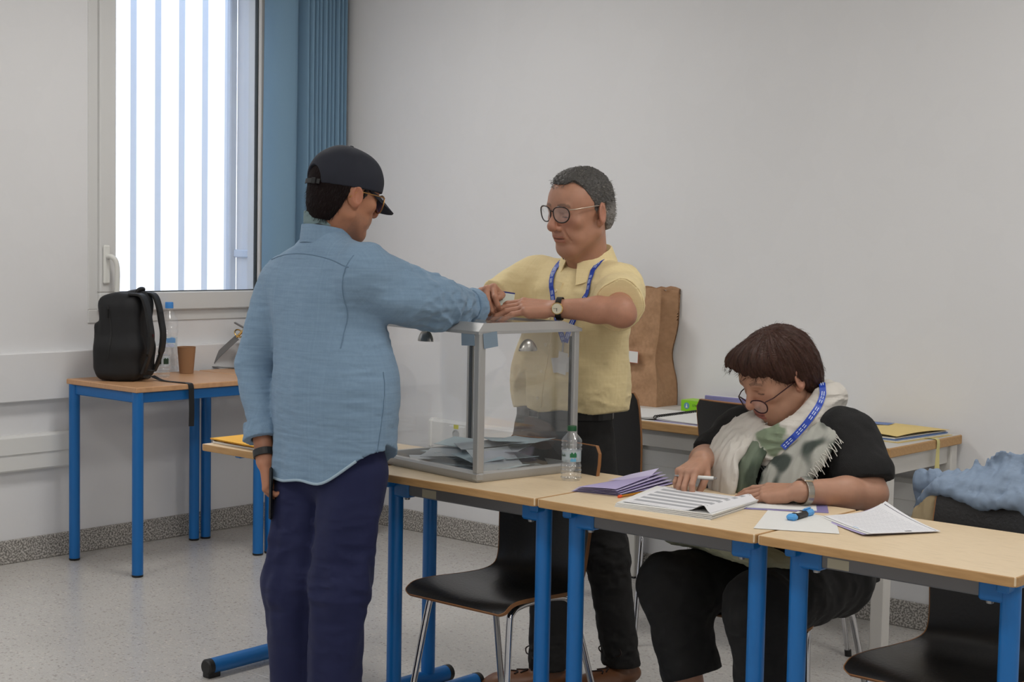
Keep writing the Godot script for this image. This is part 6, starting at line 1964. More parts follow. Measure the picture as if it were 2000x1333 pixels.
	for k in [1, 4, 7, 10, 13]:
		part("button", MB.new().lathe([Vector2(0.0055, 0), Vector2(0.0055, 0.0015), Vector2(0.004, 0.0018), Vector2(0.003, 0.0012), Vector2(0, 0.0012)], 14, pp[k] + pn[k] * 0.002, Basis(Quaternion(Vector3.UP, pn[k]))), mat("button horn", Color(0.90, 0.84, 0.70), 0.3), shirt)
	# ---- belt and trousers
	var tr := Field.new()
	tr.flat(Vector3(-3.200, 0.965, -3.930), Vector3(-3.205, 0.84, -3.930), 0.168, 0.176, sx, 0.68, 0.05)
	tr.cap(Vector3(-3.125, 0.81, -3.945), Vector3(-3.060, 0.45, -3.990), 0.094, 0.070, 0.03).cap(Vector3(-3.060, 0.45, -3.990), Vector3(-3.018, 0.06, -4.035), 0.070, 0.058, 0.03)
	tr.cap(Vector3(-3.285, 0.81, -3.915), Vector3(-3.195, 0.45, -3.865), 0.094, 0.070, 0.03).cap(Vector3(-3.195, 0.45, -3.865), Vector3(-3.165, 0.06, -3.825), 0.070, 0.058, 0.03)
	var tn := folds(151, [[0.007, Vector3(9, 12, 9), true], [0.004, Vector3(14, 30, 14), true]])
	tr.amp = 0.011
	tr.noise = func(p: Vector3) -> float: return tn.call(p) * (0.7 + 0.9 * exp(-pow((p.y - 0.45) / 0.10, 2)) + 0.9 * smoothstep(0.22, 0.10, p.y))
	tr.cut = func(p: Vector3) -> float: return maxf(0.072 - p.y, p.y - 0.940)
	var tm := MB.new()
	tr.into(tm, 0.0085)
	var bk := mat("black denim", Color(0.11, 0.105, 0.105), 0.85)
	bump(bk, "denim twill", FastNoiseLite.TYPE_CELLULAR, 0.25, 0.25, 12.0)
	wpart("trousers", tm, bk, t, "black jeans")
	var bl := []; var bu := []
	for k in 44:
		var a := TAU * k / 44.0
		var p := tr.snap(Vector3(-3.203 + cos(a) * 0.18, 0.918, -3.93 + sin(a) * 0.13), 0.003)
		p.y = 0.918
		bl.append(p); bu.append(Vector3(cos(a) * 0.7, 0, sin(a)).normalized())
	var bt := wpart("belt", MB.new().sweep(bl, MB.rect(0.044, 0.005, 0.001), false, false, Vector3.UP, [], true, bu), mat("black leather", Color(0.035, 0.033, 0.032), 0.4), t, "black leather belt")
	var bc: Vector3 = bl[12] + bu[12] * 0.006
	var bx: Vector3 = Vector3.UP.cross(bu[12]).normalized()
	part("buckle", MB.new().sweep([bc - bx * 0.022 - Vector3(0, 0.020, 0), bc + bx * 0.022 - Vector3(0, 0.020, 0), bc + bx * 0.022 + Vector3(0, 0.020, 0), bc - bx * 0.022 + Vector3(0, 0.020, 0)], MB.rect(0.004, 0.004), false, false, bu[12], [], true), mat("dull steel", Color(0.42, 0.41, 0.40), 0.35, 0.9), bt)
	part("buckle_prong", MB.new().tube([bc - bx * 0.022, bc + bx * 0.020], 0.002, 6), mats["dull steel"], bt)
	var tan_m := mat("brown shoe leather", Color(0.42, 0.26, 0.15), 0.45)
	shoe(t, Vector3(-3.018, 0.0, -4.035), Vector3(-0.10, 0, 1), tan_m, true)
	shoe(t, Vector3(-3.165, 0.0, -3.825), Vector3(-0.55, 0, 0.85), tan_m, true)
	# ---- hair
	var inv := ht.affine_inverse()
	var hr := Field.new()
	hr.ell(ht * (Vector3(0, 0.040, -0.016) * hs), Vector3(0.0785, 0.0895, 0.0990) * hs, ht.basis, 0.02)
	hr.ell(ht * (Vector3(0, -0.020, -0.062) * hs), Vector3(0.058, 0.060, 0.046) * hs, ht.basis, 0.04)
	hr.ell(ht * (Vector3(0, 0.090, 0.026) * hs), Vector3(0.050, 0.030, 0.040) * hs, ht.basis, 0.03)
	hr.cut = func(p: Vector3) -> float:
		var q: Vector3 = inv * p / hs
		var yh := 0.0
		if q.z > 0.006: yh = lerpf(0.016, 0.092, clampf((q.z - 0.006) / 0.040, 0, 1)) + 0.016 * clampf((absf(q.x) - 0.025) / 0.03, 0, 1)
		elif q.z > -0.010: yh = lerpf(-0.012, 0.016, clampf((q.z + 0.010) / 0.016, 0, 1))
		elif q.z > -0.036: yh = 0.026
		else: yh = lerpf(0.0, -0.060, clampf((-0.034 - q.z) / 0.022, 0, 1))
		return (yh - q.y) * 0.6
	hr.amp = 0.005
	hr.noise = folds(161, [[0.0034, Vector3(110, 60, 110), false], [0.0026, Vector3(260, 140, 260), false]])
	var n4 := FastNoiseLite.new(); n4.seed = 5; n4.frequency = 220.0
	var hb := MB.new()
	hr.into(hb, 0.0030, func(p: Vector3, _n: Vector3) -> Color:
		var q: Vector3 = inv * p / hs
		var gr := 0.30 + 0.20 * smoothstep(0.03, 0.0, q.y) + 0.10 * n4.get_noise_3dv(p) + 0.16 * smoothstep(0.0, 0.035, q.z) * smoothstep(0.075, 0.04, q.y)
		return lin(gr, gr * 0.975, gr * 0.95))
	wpart("hair", hb, tint_mat("hair strands", 0.45), t, "short grey hair")
	strands("hair_strands", t, hr, 1700, 5, ht.origin - Vector3.ONE * 0.17, ht.origin + Vector3.ONE * 0.17,
		func(p: Vector3) -> bool: return (inv * p).y > -0.05,
		func(p: Vector3, n: Vector3) -> Vector3: return (n * 0.30 + ht.basis * Vector3(0, -0.2, -0.5 if (inv * p).y < 0.09 else 0.6)).normalized(),
		0.009, 0.0006, [lin(0.24, 0.23, 0.22), lin(0.58, 0.56, 0.53)])
	# ---- glasses
	var tort := mat("tortoise shell", Color(0.20, 0.12, 0.08), 0.3)
	tri_tex(tort, noise_tex("tortoise", FastNoiseLite.TYPE_SIMPLEX, 0.03, [Color(0.35, 0.30, 0.28), Color(1, 1, 1)], 128, 2, [0.4, 0.6]), 40.0, false)
	glasses(t, ht, hs, tort, mat("pale metal", Color(0.72, 0.66, 0.60), 0.3, 0.8), clear_lens("clear lens", Color(0.92, 0.94, 0.95, 0.10)), 0.0275, 0.0225, 0.012, 0.85)
	# ---- lanyard with badge
	lanyard(t, sh, [[Vector3(-3.010, 1.440, -3.930), Vector3(-3.005, 1.435, -3.860), Vector3(-3.000, 1.395, -3.800), Vector3(-3.010, 1.32, -3.74), Vector3(-3.030, 1.235, -3.72), Vector3(-3.060, 1.150, -3.73)], [Vector3(-3.160, 1.425, -3.90), Vector3(-3.150, 1.395, -3.815), Vector3(-3.130, 1.33, -3.75), Vector3(-3.105, 1.26, -3.73), Vector3(-3.085, 1.20, -3.72), Vector3(-3.066, 1.150, -3.73)]], 0.017, 0.004)
	var bp := sh.snap(Vector3(-3.066, 1.125, -3.70), 0.006)
	var bn := sh.grad(bp)
	wpart("badge_clip", MB.new().tube([bp + Vector3(0, 0.028, 0), bp + Vector3(0, -0.012, 0) + bn * 0.004], 0.003, 8), mat("zinc", Color(0.6, 0.6, 0.6), 0.35, 0.8), t)
	var bb := Basis(Quaternion(Vector3.BACK, bn))
	var white := mat("paper white", Color(0.86, 0.86, 0.85), 0.7)
	wpart("badge", MB.new().box(bp + Vector3(-0.004, -0.052, 0) + bn * 0.004, Vector3(0.070, 0.048, 0.0014), 0.0, bb * Basis(Vector3.BACK, 0.10)).box(bp + Vector3(0.002, -0.045, 0) + bn * 0.007, Vector3(0.034, 0.072, 0.0014), 0.0, bb * Basis(Vector3.BACK, -0.22)), white, t, "white badge cards")
	# ---- wrist watch with leather strap
	var fx := (lwri - lelb).normalized()
	var wt := wrist_band(t, "wrist_watch", lwri.lerp(lelb, 0.05), fx, Vector2(0.0345, 0.0320), Vector3(0.55, 0.05, 0.8), 0.018, 0.003, mat("black leather", Color(0.035, 0.033, 0.032), 0.4))
	var db := Basis(Quaternion(Vector3.UP, wt.basis.z))
	var dial := wpart("watch_case", MB.new().lathe([Vector2(0.017, 0.0), Vector2(0.0185, 0.002), Vector2(0.0185, 0.006), Vector2(0.0165, 0.0075), Vector2(0.0160, 0.0065), Vector2(0, 0.0065)], 26, wt.origin, db), mat("gold fitting", Color(0.86, 0.72, 0.45), 0.2, 1.0), t, "gold watch case")
	part("dial", MB.new().lathe([Vector2(0.0158, 0.0068), Vector2(0, 0.0068)], 26, wt.origin, db), mat("watch dial", Color(0.82, 0.79, 0.70), 0.4), dial)
	part("watch_hand", MB.new().box(wt.origin + wt.basis.z * 0.0073 + wt.basis.x * 0.004, Vector3(0.010, 0.0012, 0.0006), 0.0, wt.basis).box(wt.origin + wt.basis.z * 0.0073 + wt.basis.y * 0.005, Vector3(0.0010, 0.012, 0.0006), 0.0, wt.basis), mat("print black", Color(0.12, 0.12, 0.13), 0.7), dial)
	# ---- the card passed between the two men
	var cd := thing("identity_card", "pale card with a dark blue top edge held between the two men's hands", "card", Vector3(-3.158, 1.294, -3.548))
	cd.basis = Basis(Vector3(0.94, -0.13, -0.24).normalized(), Vector3(-0.02, 0.82, -0.5).normalized(), Vector3.ZERO)
	var xx := Vector3(0.74, -0.13, -0.64).normalized()
	var zz := xx.cross(Vector3(-0.40, 0.80, -0.46).normalized()).normalized()
	cd.basis = Basis(xx, zz.cross(xx), zz)
	part("plastic", MB.new().box(Vector3.ZERO, Vector3(0.088, 0.056, 0.0010), 0.0003), mat("card pale", Color(0.74, 0.76, 0.72), 0.35), cd)
	part("blue_band", MB.new().box(Vector3(0, 0.0255, 0), Vector3(0.0882, 0.0052, 0.0013), 0.0), mat("card navy", Color(0.12, 0.13, 0.42), 0.35), cd, "dark blue edge band")
	for k in 2:
		part("printed_line", MB.new().box(Vector3(-0.006, 0.006 - 0.010 * k, 0.0006), Vector3(0.030, 0.003, 0.0003), 0.0), mat("print black", Color(0.12, 0.12, 0.13), 0.7), cd)

# ---------------------------------------------------------------- the woman keeping the register
func clerk() -> void:
	var base := Vector3(-2.27, 0, -3.75)
	var t := thing("person", "seated woman in black with a pale green scarf, reading the register", "person", base)
	var lsh := Vector3(-2.118, 0.932, -3.862); var rsh := Vector3(-2.485, 0.905, -3.890)
	var lelb := Vector3(-2.008, 0.798, -3.800); var lwri := Vector3(-2.106, 0.815, -3.590)
	var relb := Vector3(-2.520, 0.835, -3.765); var rwri := Vector3(-2.445, 0.858, -3.620)
	var neck := Vector3(-2.285, 1.010, -3.900)
	var ht := facing(Vector3(-2.336, 1.092, -3.832), Vector3(-0.34, -0.50, 0.80), Vector3(-0.18, 0.84, 0.48))
	var hs := 1.07
	var skin := lin(0.68, 0.51, 0.42)
	var mb := MB.new()
	var f := Field.new()
	head_into(f, ht, hs, {"nose": 0.95, "wide": 1.04})
	f.ell(ht * (Vector3(0, -0.075, 0.040) * hs), Vector3(0.056, 0.040, 0.045) * hs, ht.basis, 0.03)
	f.cap(ht * Vector3(0, -0.050, -0.030), neck + Vector3(0, -0.05, 0.0), 0.055, 0.062, 0.03)
	f.into(mb, 0.0028, face_paint(ht, hs, skin, {"brow": lin(0.30, 0.22, 0.18), "brow_amount": 0.5, "lip": lin(0.60, 0.30, 0.28)}))
	var ns := FastNoiseLite.new(); ns.seed = 2; ns.frequency = 45.0
	var plain := func(p: Vector3, _n: Vector3) -> Color:
		var v := 1.0 + 0.08 * ns.get_noise_3dv(p)
		return Color(skin.r * v, skin.g * v, skin.b * v)
	var fb := Field.new()
	fb.flat(Vector3(-2.25, 0.55, -3.93), Vector3(-2.28, 0.78, -3.89), 0.16, 0.15, Vector3.RIGHT, 0.62, 0.05).cap(lsh, rsh, 0.05, 0.05, 0.05).cap(neck + Vector3(0, 0.01, 0), neck - Vector3(0.0, 0.1, 0), 0.058, 0.07, 0.05)
	fb.cap(neck + Vector3(0.02, -0.03, 0), lsh, 0.058, 0.05, 0.04)
	fb.cap(Vector3(-2.33, 0.53, -3.92), Vector3(-2.425, 0.53, -3.46), 0.07, 0.05, 0.03).cap(Vector3(-2.425, 0.53, -3.46), Vector3(-2.385, 0.09, -3.56), 0.048, 0.036, 0.02)
	fb.cap(Vector3(-2.16, 0.53, -3.90), Vector3(-2.115, 0.53, -3.42), 0.07, 0.05, 0.03).cap(Vector3(-2.115, 0.53, -3.42), Vector3(-2.125, 0.09, -3.50), 0.048, 0.036, 0.02)
	fb.into(mb, 0.010, plain)
	var fa := Field.new()
	fa.cap(lsh, lelb, 0.060, 0.047, 0.03).cap(lelb, lelb.lerp(lwri, 0.35), 0.046, 0.043, 0.02).cap(lelb.lerp(lwri, 0.35), lwri, 0.043, 0.030, 0.02)
	fa.cap(rsh, relb, 0.056, 0.046, 0.03).cap(relb, relb.lerp(rwri, 0.35), 0.046, 0.043, 0.02).cap(relb.lerp(rwri, 0.35), rwri, 0.046, 0.031, 0.02)
	fa.into(mb, 0.005, plain)
	var fh := Field.new()
	fh.flat(lwri.lerp(lelb, 0.25), lwri, 0.034, 0.031, Vector3(0.9, 0, 0.4), 0.85, 0.02)
	hand_into(fh, lwri, Vector3(-0.93, -0.14, 0.18), Vector3(0.20, 0.93, 0.25), -1.0, 1.15, [[0.10, 0.22, 0.15], [0.12, 0.25, 0.15], [0.16, 0.30, 0.2], [0.20, 0.32, 0.2]], {"spread": [0.16, 0.04, -0.08, -0.22], "thumb": [Vector3(0.020, -0.010, 0.018), Vector3(0.044, -0.014, 0.050), Vector3(0.056, -0.018, 0.078), Vector3(0.060, -0.022, 0.100)]})
	fh.cap(rwri.lerp(relb, 0.3), rwri, 0.034, 0.030, 0.02)
	hand_into(fh, rwri, Vector3(0.10, -0.28, 0.95), Vector3(-0.10, 0.92, 0.35), 1.0, 1.05, [[0.55, 0.60, 0.30], [0.60, 0.65, 0.30], [0.65, 0.65, 0.35], [0.7, 0.7, 0.4]], {"thumb": [Vector3(0.018, -0.012, 0.018), Vector3(0.034, -0.024, 0.046), Vector3(0.030, -0.044, 0.070), Vector3(0.020, -0.060, 0.086)]})
	fh.into(mb, 0.0028, plain)
	wpart("body", mb, skin_mat(), t)
	# ---- black top
	var bk := mat("black crepe", Color(0.060, 0.058, 0.060), 0.9)
	bump(bk, "crepe crinkle", FastNoiseLite.TYPE_SIMPLEX, 0.10, 0.35, 7.0)
	var sh := Field.new()
	sh.flat(Vector3(-2.245, 0.52, -3.93), Vector3(-2.265, 0.70, -3.915), 0.215, 0.215, Vector3.RIGHT, 0.72, 0.05)
	sh.flat(Vector3(-2.265, 0.70, -3.915), Vector3(-2.285, 0.785, -3.900), 0.215, 0.195, Vector3.RIGHT, 0.72, 0.05)
	sh.cap(lsh + Vector3(-0.03, -0.012, 0), rsh + Vector3(0.03, -0.010, 0), 0.076, 0.072, 0.06)
	sh.cap(neck + Vector3(0.06, -0.045, -0.02), lsh + Vector3(-0.01, 0.01, 0), 0.044, 0.070, 0.04)
	sh.cap(neck + Vector3(-0.08, -0.06, -0.02), rsh + Vector3(0.01, 0.01, 0), 0.044, 0.066, 0.04)
	sh.cap(lsh, lsh.lerp(lelb, 0.66), 0.080, 0.086, 0.05)
	sh.cap(rsh, rsh.lerp(relb, 0.70), 0.074, 0.074, 0.05)
	var cn := folds(231, [[0.008, Vector3(7, 5, 7), false], [0.004, Vector3(14, 10, 14), true]])
	sh.amp = 0.011
	sh.noise = cn
	var ax := Vector3(0.25, -0.93, 0.2).normalized()
	var cutp := lsh.lerp(lelb, 0.70) + Vector3(0.0, -0.012, 0)
	var ar := (relb - rsh).normalized()
	var cutr := rsh.lerp(relb, 0.95)
	sh.cut = func(p: Vector3) -> float:
		var d := 0.50 - p.y
		if p.x > -2.085: d = maxf(d, (p - cutp).dot(ax))
		if p.x < -2.47: d = maxf(d, (p - cutr).dot(ar))
		var q := p - neck
		if q.y > -0.05: d = maxf(d, 0.074 - Vector2(q.x, q.z - 0.01).length())
		return d
	var sb := MB.new()
	sh.into(sb, 0.0075)
	wpart("blouse", sb, bk, t, "loose black short sleeved top")
	# ---- trousers
	var tr := Field.new()
	tr.flat(Vector3(-2.33, 0.53, -3.93), Vector3(-2.17, 0.53, -3.91), 0.105, 0.105, Vector3.UP, 1.0, 0.05)
	tr.cap(Vector3(-2.33, 0.525, -3.92), Vector3(-2.425, 0.525, -3.465), 0.105, 0.088, 0.04).cap(Vector3(-2.425, 0.525, -3.465), Vector3(-2.395, 0.20, -3.555), 0.088, 0.084, 0.04)
	tr.cap(Vector3(-2.16, 0.525, -3.90), Vector3(-2.115, 0.525, -3.425), 0.108, 0.090, 0.04).cap(Vector3(-2.115, 0.525, -3.425), Vector3(-2.125, 0.20, -3.50), 0.090, 0.084, 0.04)
	tr.amp = 0.010
	tr.noise = folds(251, [[0.008, Vector3(9, 7, 9), false], [0.005, Vector3(12, 18, 12), true]])
	tr.cut = func(p: Vector3) -> float: return 0.262 - p.y + ((p.x + 2.40) * 0.40 if p.x < -2.26 else 0.0)
	var tm := MB.new()
	tr.into(tm, 0.009)
	wpart("trousers", tm, mat("black cotton", Color(0.065, 0.063, 0.065), 0.9), t, "wide cropped black trousers")
	var sm := mat("blue canvas", Color(0.10, 0.16, 0.32), 0.7)
	shoe(t, Vector3(-2.385, 0, -3.565), Vector3(0.15, 0, 1), sm, true)
	shoe(t, Vector3(-2.125, 0, -3.505), Vector3(0.1, 0, 1), sm, true)
	# ---- hair: bob falling to the jaw, swept fringe
	var inv := ht.affine_inverse()
	var hn := FastNoiseLite.new(); hn.seed = 77; hn.frequency = 1.0; hn.fractal_octaves = 3
	var hr := Field.new()
	hr.ell(ht * (Vector3(0, 0.042, -0.022) * hs), Vector3(0.0920, 0.0960, 0.1070) * hs, ht.basis, 0.02)
	hr.ell(ht * (Vector3(0, -0.020, -0.062) * hs), Vector3(0.0860, 0.0840, 0.062) * hs, ht.basis, 0.05)
	hr.ell(ht * (Vector3(0, 0.085, 0.050) * hs), Vector3(0.076, 0.040, 0.050) * hs, ht.basis, 0.04)
	hr.ell(ht * (Vector3(-0.060, 0.060, 0.062) * hs), Vector3(0.030, 0.040, 0.030) * hs, ht.basis, 0.03)
	hr.cut = func(p: Vector3) -> float:
		var q: Vector3 = inv * p / hs
		var yh := -0.070
		var z := q.z
		var jag := 0.010 * hn.get_noise_2d(q.x * 60.0, 3.0)
		if z > 0.060: yh = 0.074 - 0.42 * maxf(q.x, -0.02)
		elif z > 0.018: yh = lerpf(0.004, 0.074 - 0.42 * maxf(q.x, -0.02), (z - 0.018) / 0.042)
		elif z > -0.012: yh = lerpf(-0.004, 0.004, (z + 0.012) / 0.030)
		elif z > -0.040: yh = lerpf(-0.066, -0.004, (z + 0.040) / 0.028)
		else: yh = -0.066 - 0.18 * (z + 0.040) * -1.0
		return (yh + jag - q.y) * 0.6
	hr.amp = 0.007
	hr.noise = func(p: Vector3) -> float:
		var q: Vector3 = inv * p / hs
		var c := q - Vector3(0.012, 0.13, -0.03)
		var th := atan2(c.x, c.z)
		return 0.0050 * hn.get_noise_3d(th * 7.0, q.y * 12.0, 2.0) + 0.0030 * hn.get_noise_3d(th * 22.0, q.y * 9.0, 7.0)
	var hb := MB.new()
	hr.into(hb, 0.0030, func(p: Vector3, _n: Vector3) -> Color:
		var q: Vector3 = inv * p / hs
		var c := q - Vector3(0.012, 0.13, -0.03)
		var v := 0.5 + 0.5 * hn.get_noise_3d(atan2(c.x, c.z) * 20.0, q.y * 10.0, 4.0)
		return lin(0.15, 0.10, 0.085).lerp(lin(0.30, 0.20, 0.165), clampf(v, 0, 1)))
	var hm := tint_mat("woman hair", 0.48)
	wpart("hair", hb, hm, t, "dark brown bobbed hair")
	strands("hair_strands", t, hr, 2600, 15, ht.origin - Vector3.ONE * 0.18, ht.origin + Vector3.ONE * 0.18,
		func(p: Vector3) -> bool: return true,
		func(p: Vector3, n: Vector3) -> Vector3:
			var q: Vector3 = inv * p / hs
			var c := q - Vector3(0.012, 0.13, -0.03)
			var d: Vector3 = ht.basis * Vector3(c.x, -absf(c.length()) * 0.9, c.z)
			return (d - n * d.dot(n)).normalized(),
		0.022, 0.0005, [lin(0.13, 0.09, 0.075), lin(0.27, 0.18, 0.145)], 0.08)
	# ---- glasses low on the nose
	var gt := Transform3D(ht.basis * Basis(Vector3.RIGHT, 0.10), ht * Vector3(0, -0.014, 0.004))
	glasses(t, gt, hs, mat("plum metal", Color(0.20, 0.06, 0.09), 0.3, 0.3), mat("plum metal", Color(0.20, 0.06, 0.09), 0.3, 0.3), clear_lens("pink lens", Color(0.90, 0.80, 0.82, 0.12)), 0.0265, 0.0215, -0.002, 0.9)
	# ---- scarf
	var pn := FastNoiseLite.new(); pn.seed = 12; pn.frequency = 7.0; pn.fractal_octaves = 1
	var paint := func(p: Vector3, _n: Vector3) -> Color:
		var v := 0.30 - (p - Vector3(-2.275, 0.930, -3.72)).length() * 5.0 + 0.10 * pn.get_noise_3d(p.x * 3.0, p.y * 3.0, p.z * 3.0)
		var w := lin(0.80, 0.78, 0.75)
		var g := lin(0.50, 0.55, 0.46)
		var d := lin(0.20, 0.24, 0.21)
		var c := w.lerp(g, smoothstep(0.0, 0.06, v))
		return c.lerp(d, 0.05 + 0.05 * pn.get_noise_3dv(p * 4.0))
	var scm := tint_mat("scarf cloth", 0.9)
	bump(scm, "scarf weave", FastNoiseLite.TYPE_CELLULAR, 0.2, 0.25, 10.0)
	var sc := Field.new()
	var ring := []
	for k in 13:
		var a := TAU * k / 12.0
		ring.append(neck + Vector3(-0.010 + cos(a) * 0.100, -0.012 + 0.030 * cos(a) - 0.085 * maxf(0.0, sin(a)) + 0.030 * maxf(0.0, -sin(a)), 0.030 + sin(a) * 0.112))
	for k in 12: sc.cap(ring[k], ring[k + 1], 0.036, 0.036, 0.03)
	for k in range(0, 7): sc.cap(ring[k] + Vector3(0, -0.034, 0.014), ring[k + 1] + Vector3(0, -0.034, 0.014), 0.030, 0.030, 0.02)
	sc.amp = 0.010
	sc.noise = folds(261, [[0.011, Vector3(7, 24, 7), true]])
	var scb := MB.new()
	sc.into(scb, 0.005, paint)
	var scarf := wpart("scarf", scb, scm, t, "pale grey and green scarf")
	var ends := [
		[[Vector3(-2.392, 0.962, -3.790), Vector3(-2.410, 0.915, -3.730), Vector3(-2.408, 0.86, -3.680), Vector3(-2.390, 0.785, -3.650)], Vector3(0.75, -0.30, 0.45), 0.070, 0.0],
		[[Vector3(-2.330, 0.920, -3.752), Vector3(-2.350, 0.87, -3.705), Vector3(-2.360, 0.83, -3.685), Vector3(-2.350, 0.785, -3.672)], Vector3(0.85, -0.10, 0.25), 0.055, 1.0],
		[[Vector3(-2.165, 0.960, -3.790), Vector3(-2.180, 0.91, -3.750), Vector3(-2.205, 0.86, -3.720), Vector3(-2.225, 0.80, -3.690)], Vector3(0.90, 0.20, -0.05), 0.080, 2.0]]
	var greens := func(p: Vector3, _n: Vector3) -> Color:
		var v := pn.get_noise_3d(p.x * 3.0, p.y * 2.0, p.z)
		return lin(0.27, 0.31, 0.26).lerp(lin(0.42, 0.46, 0.40), smoothstep(-0.3, 0.3, v))
	var mixed := func(p: Vector3, _n: Vector3) -> Color:
		var v := pn.get_noise_3d(p.x * 2.2, p.y * 2.2, p.z + 0.3)
		return lin(0.66, 0.66, 0.63).lerp(lin(0.27, 0.30, 0.28), smoothstep(-0.05, 0.50, v))
	for e in ends:
		var mid := curve(e[0], 5)
		var ef := Field.new()
		for i in mid.size() - 1:
			var w: float = e[2] * (0.55 + 0.25 * i / mid.size())
			ef.flat(mid[i], mid[i + 1], w * 0.75, w * 0.75, e[1], 0.26, 0.02)
		ef.amp = 0.006
		ef.noise = folds(271 + int(e[3]), [[0.007, Vector3(26, 3.5, 14), true]])
		var eb := MB.new()
		ef.into(eb, 0.0055, paint if e[3] == 0.0 else (greens if e[3] == 1.0 else mixed))
		part("scarf_end", eb, scm, scarf)
		if e[3] == 2.0:
			var fr := MB.new()
			for k in 26:
				var p := ef.snap(Vector3(-2.085 - 0.0028 * k, 0.96 - 0.0064 * k, -3.76 + 0.004 * k), 0.0)
				var d := Vector3(0.012, -0.010 + 0.006 * sin(k * 2.3), 0.006 * cos(k * 1.7))
				fr.tube([p - d * 0.4, p + d * 0.6, p + d * 1.5 + Vector3(0, -0.004, 0)], 0.0013, 5)
			part("fringe", fr, mat("fringe thread", Color(0.80, 0.79, 0.76), 0.9), scarf)
	# the scarf's far end over the lap
	var lf := Field.new()
	lf.flat(Vector3(-2.475, 0.635, -3.60), Vector3(-2.32, 0.640, -3.62), 0.060, 0.070, Vector3(0, 0, 1), 0.35, 0.03)
	lf.flat(Vector3(-2.32, 0.635, -3.60), Vector3(-2.15, 0.615, -3.56), 0.070, 0.060, Vector3(0, 0, 1), 0.45, 0.03)
	lf.amp = 0.008
	lf.noise = folds(281, [[0.009, Vector3(16, 26, 16), true]])
	var lb := MB.new()
	var pale := func(p: Vector3, _n: Vector3) -> Color: return lin(0.76, 0.76, 0.66).lerp(lin(0.64, 0.65, 0.54), 0.5 + 0.5 * pn.get_noise_3dv(p * 3.0))
	lf.into(lb, 0.006, pale)
	part("scarf_lap_end", lb, scm, scarf)
	# ---- lanyard and badge
	lanyard(t, sh, [[Vector3(-2.326, 0.950, -3.690), Vector3(-2.310, 0.908, -3.665), Vector3(-2.290, 0.869, -3.655), Vector3(-2.272, 0.825, -3.645)]], 0.018, 0.046)
	lanyard(t, sc, [[Vector3(-2.210, 1.050, -3.915), Vector3(-2.196, 1.040, -3.865), Vector3(-2.186, 1.018, -3.815), Vector3(-2.192, 0.980, -3.768), Vector3(-2.210, 0.940, -3.730), Vector3(-2.235, 0.908, -3.705)]], 0.018, 0.003)
	var bp := sh.snap(Vector3(-2.300, 0.845, -3.64), 0.050)
	var bn := sh.grad(bp)
	var bb := Basis(Quaternion(Vector3.BACK, bn)) * Basis(Vector3.BACK, -0.75)
	var bd := wpart("badge", MB.new().box(bp, Vector3(0.078, 0.036, 0.003), 0.001, bb), mat("badge black", Color(0.05, 0.05, 0.055), 0.3), t, "dark badge holder")
	for k in 3:
		part("printed_line", MB.new().box(bp + bb * Vector3(0.008, 0.008 - 0.008 * k, 0.0018), Vector3(0.044, 0.004, 0.0004), 0.0, bb), mat("badge print", Color(0.50, 0.51, 0.52), 0.6), bd)
	# ---- steel wrist watch
	var fx := (lwri - lelb).normalized()
	var wt := wrist_band(t, "wrist_watch", lwri.lerp(lelb, 0.06), fx, Vector2(0.0375, 0.0345), Vector3(0.25, 0.95, 0.1), 0.019, 0.004, mat("watch steel", Color(0.66, 0.64, 0.60), 0.28, 0.9))
	wpart("watch_case", MB.new().box(wt.origin + wt.basis.z * 0.003, Vector3(0.024, 0.030, 0.007), 0.002, wt.basis), mat("polished silver", Color(0.86, 0.86, 0.85), 0.12, 1.0), t, "square steel watch case")
	# ---- pen in the right hand
	var pe := thing("white_pen", "white pen held in the seated woman's right hand", "pen", Vector3(-2.400, 0.826, -3.535))
	var pd := Vector3(0.96, 0.03, -0.20).normalized()
	var pb := Basis(Quaternion(Vector3.UP, pd))
	part("barrel", MB.new().lathe([Vector2(0, -0.055), Vector2(0.0042, -0.054), Vector2(0.0048, -0.05), Vector2(0.0048, 0.045), Vector2(0.004, 0.050), Vector2(0, 0.050)], 14, Vector3.ZERO, pb), mat("white plastic", Color(0.88, 0.88, 0.87), 0.35), pe)
	part("tip", MB.new().lathe([Vector2(0.0005, -0.072), Vector2(0.0035, -0.055), Vector2(0.0035, -0.054)], 12, Vector3.ZERO, pb), mats["zinc"], pe)
	part("push_button", MB.new().lathe([Vector2(0.0028, 0.049), Vector2(0.0028, 0.058), Vector2(0, 0.059)], 12, Vector3.ZERO, pb), mats["zinc"], pe)
	part("clip", MB.new().box(pb * Vector3(0.006, 0.030, 0), Vector3(0.0015, 0.036, 0.003), 0.0005, pb), mats["zinc"], pe)

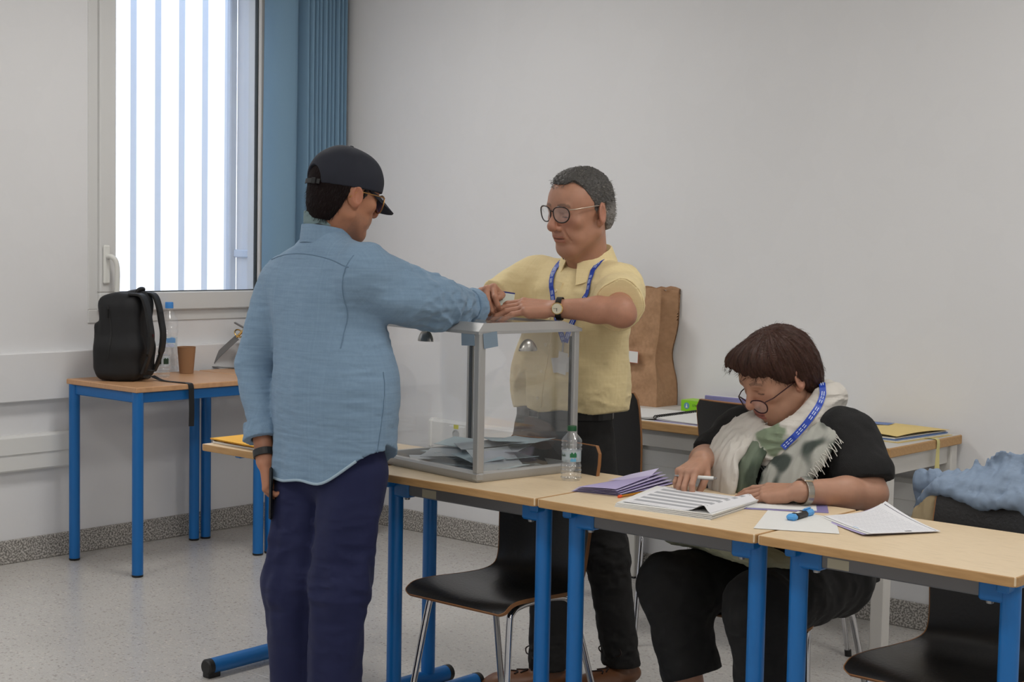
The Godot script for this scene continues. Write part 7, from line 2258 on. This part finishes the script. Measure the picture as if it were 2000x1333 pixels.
# ---------------------------------------------------------------- jacket over the right chair
func jacket() -> void:
	var o := Vector3(-1.64, 0.45, -3.82)
	var t := thing("quilted_jacket", "pale blue quilted jacket hung over the right chair back", "jacket", o)
	var m := mat("jacket blue", Color(0.47, 0.54, 0.63), 0.65)
	m.rim_enabled = true; m.rim = 0.15
	var q := folds(301, [[0.009, Vector3(22, 7, 10), true], [0.002, Vector3(40, 40, 30), false]])
	var f := Field.new()
	f.cap(Vector3(-1.87, 0.842, -3.830), Vector3(-1.62, 0.874, -3.815), 0.020, 0.026, 0.03).cap(Vector3(-1.62, 0.874, -3.815), Vector3(-1.36, 0.868, -3.815), 0.026, 0.028, 0.03)
	f.flat(Vector3(-1.855, 0.835, -3.835), Vector3(-1.825, 0.735, -3.855), 0.040, 0.050, Vector3.RIGHT, 0.35, 0.02)
	f.cap(Vector3(-1.80, 0.845, -3.775), Vector3(-1.67, 0.822, -3.765), 0.014, 0.018, 0.015).cap(Vector3(-1.67, 0.822, -3.765), Vector3(-1.56, 0.836, -3.765), 0.018, 0.018, 0.015).cap(Vector3(-1.56, 0.836, -3.765), Vector3(-1.46, 0.74, -3.755), 0.018, 0.022, 0.015)
	f.cap(Vector3(-1.80, 0.845, -3.775), Vector3(-1.855, 0.800, -3.795), 0.014, 0.011, 0.015)
	f.flat(Vector3(-1.78, 0.858, -3.795), Vector3(-1.40, 0.852, -3.79), 0.026, 0.030, Vector3.BACK, 0.7, 0.02)
	f.flat(Vector3(-1.62, 0.78, -3.855), Vector3(-1.60, 0.52, -3.885), 0.15, 0.14, Vector3.RIGHT, 0.14, 0.03)
	f.flat(Vector3(-1.83, 0.74, -3.865), Vector3(-1.79, 0.50, -3.895), 0.050, 0.046, Vector3.RIGHT, 0.40, 0.03)
	f.cap(Vector3(-1.790, 0.52, -3.895), Vector3(-1.805, 0.37, -3.87), 0.040, 0.014, 0.03)
	f.amp = 0.010
	f.noise = q
	var mb := MB.new()
	f.into(mb, 0.006)
	wpart("shell", mb, m, t, "pale blue quilted shell")
	var l := Field.new()
	l.flat(Vector3(-1.825, 0.815, -3.785), Vector3(-1.850, 0.70, -3.80), 0.022, 0.042, Vector3(1, 0, 0.1), 0.40, 0.02)
	l.flat(Vector3(-1.845, 0.72, -3.805), Vector3(-1.835, 0.60, -3.825), 0.042, 0.034, Vector3(1, 0, 0.1), 0.35, 0.02)
	l.amp = 0.006
	l.noise = folds(311, [[0.006, Vector3(24, 10, 24), true]])
	var lb := MB.new()
	l.into(lb, 0.006)
	wpart("lining", lb, mat("lining beige", Color(0.68, 0.61, 0.48), 0.8), t, "beige lining")

func people() -> void:
	jacket()
	voter()
	print("voter")
	poll_worker()
	print("man")
	clerk()
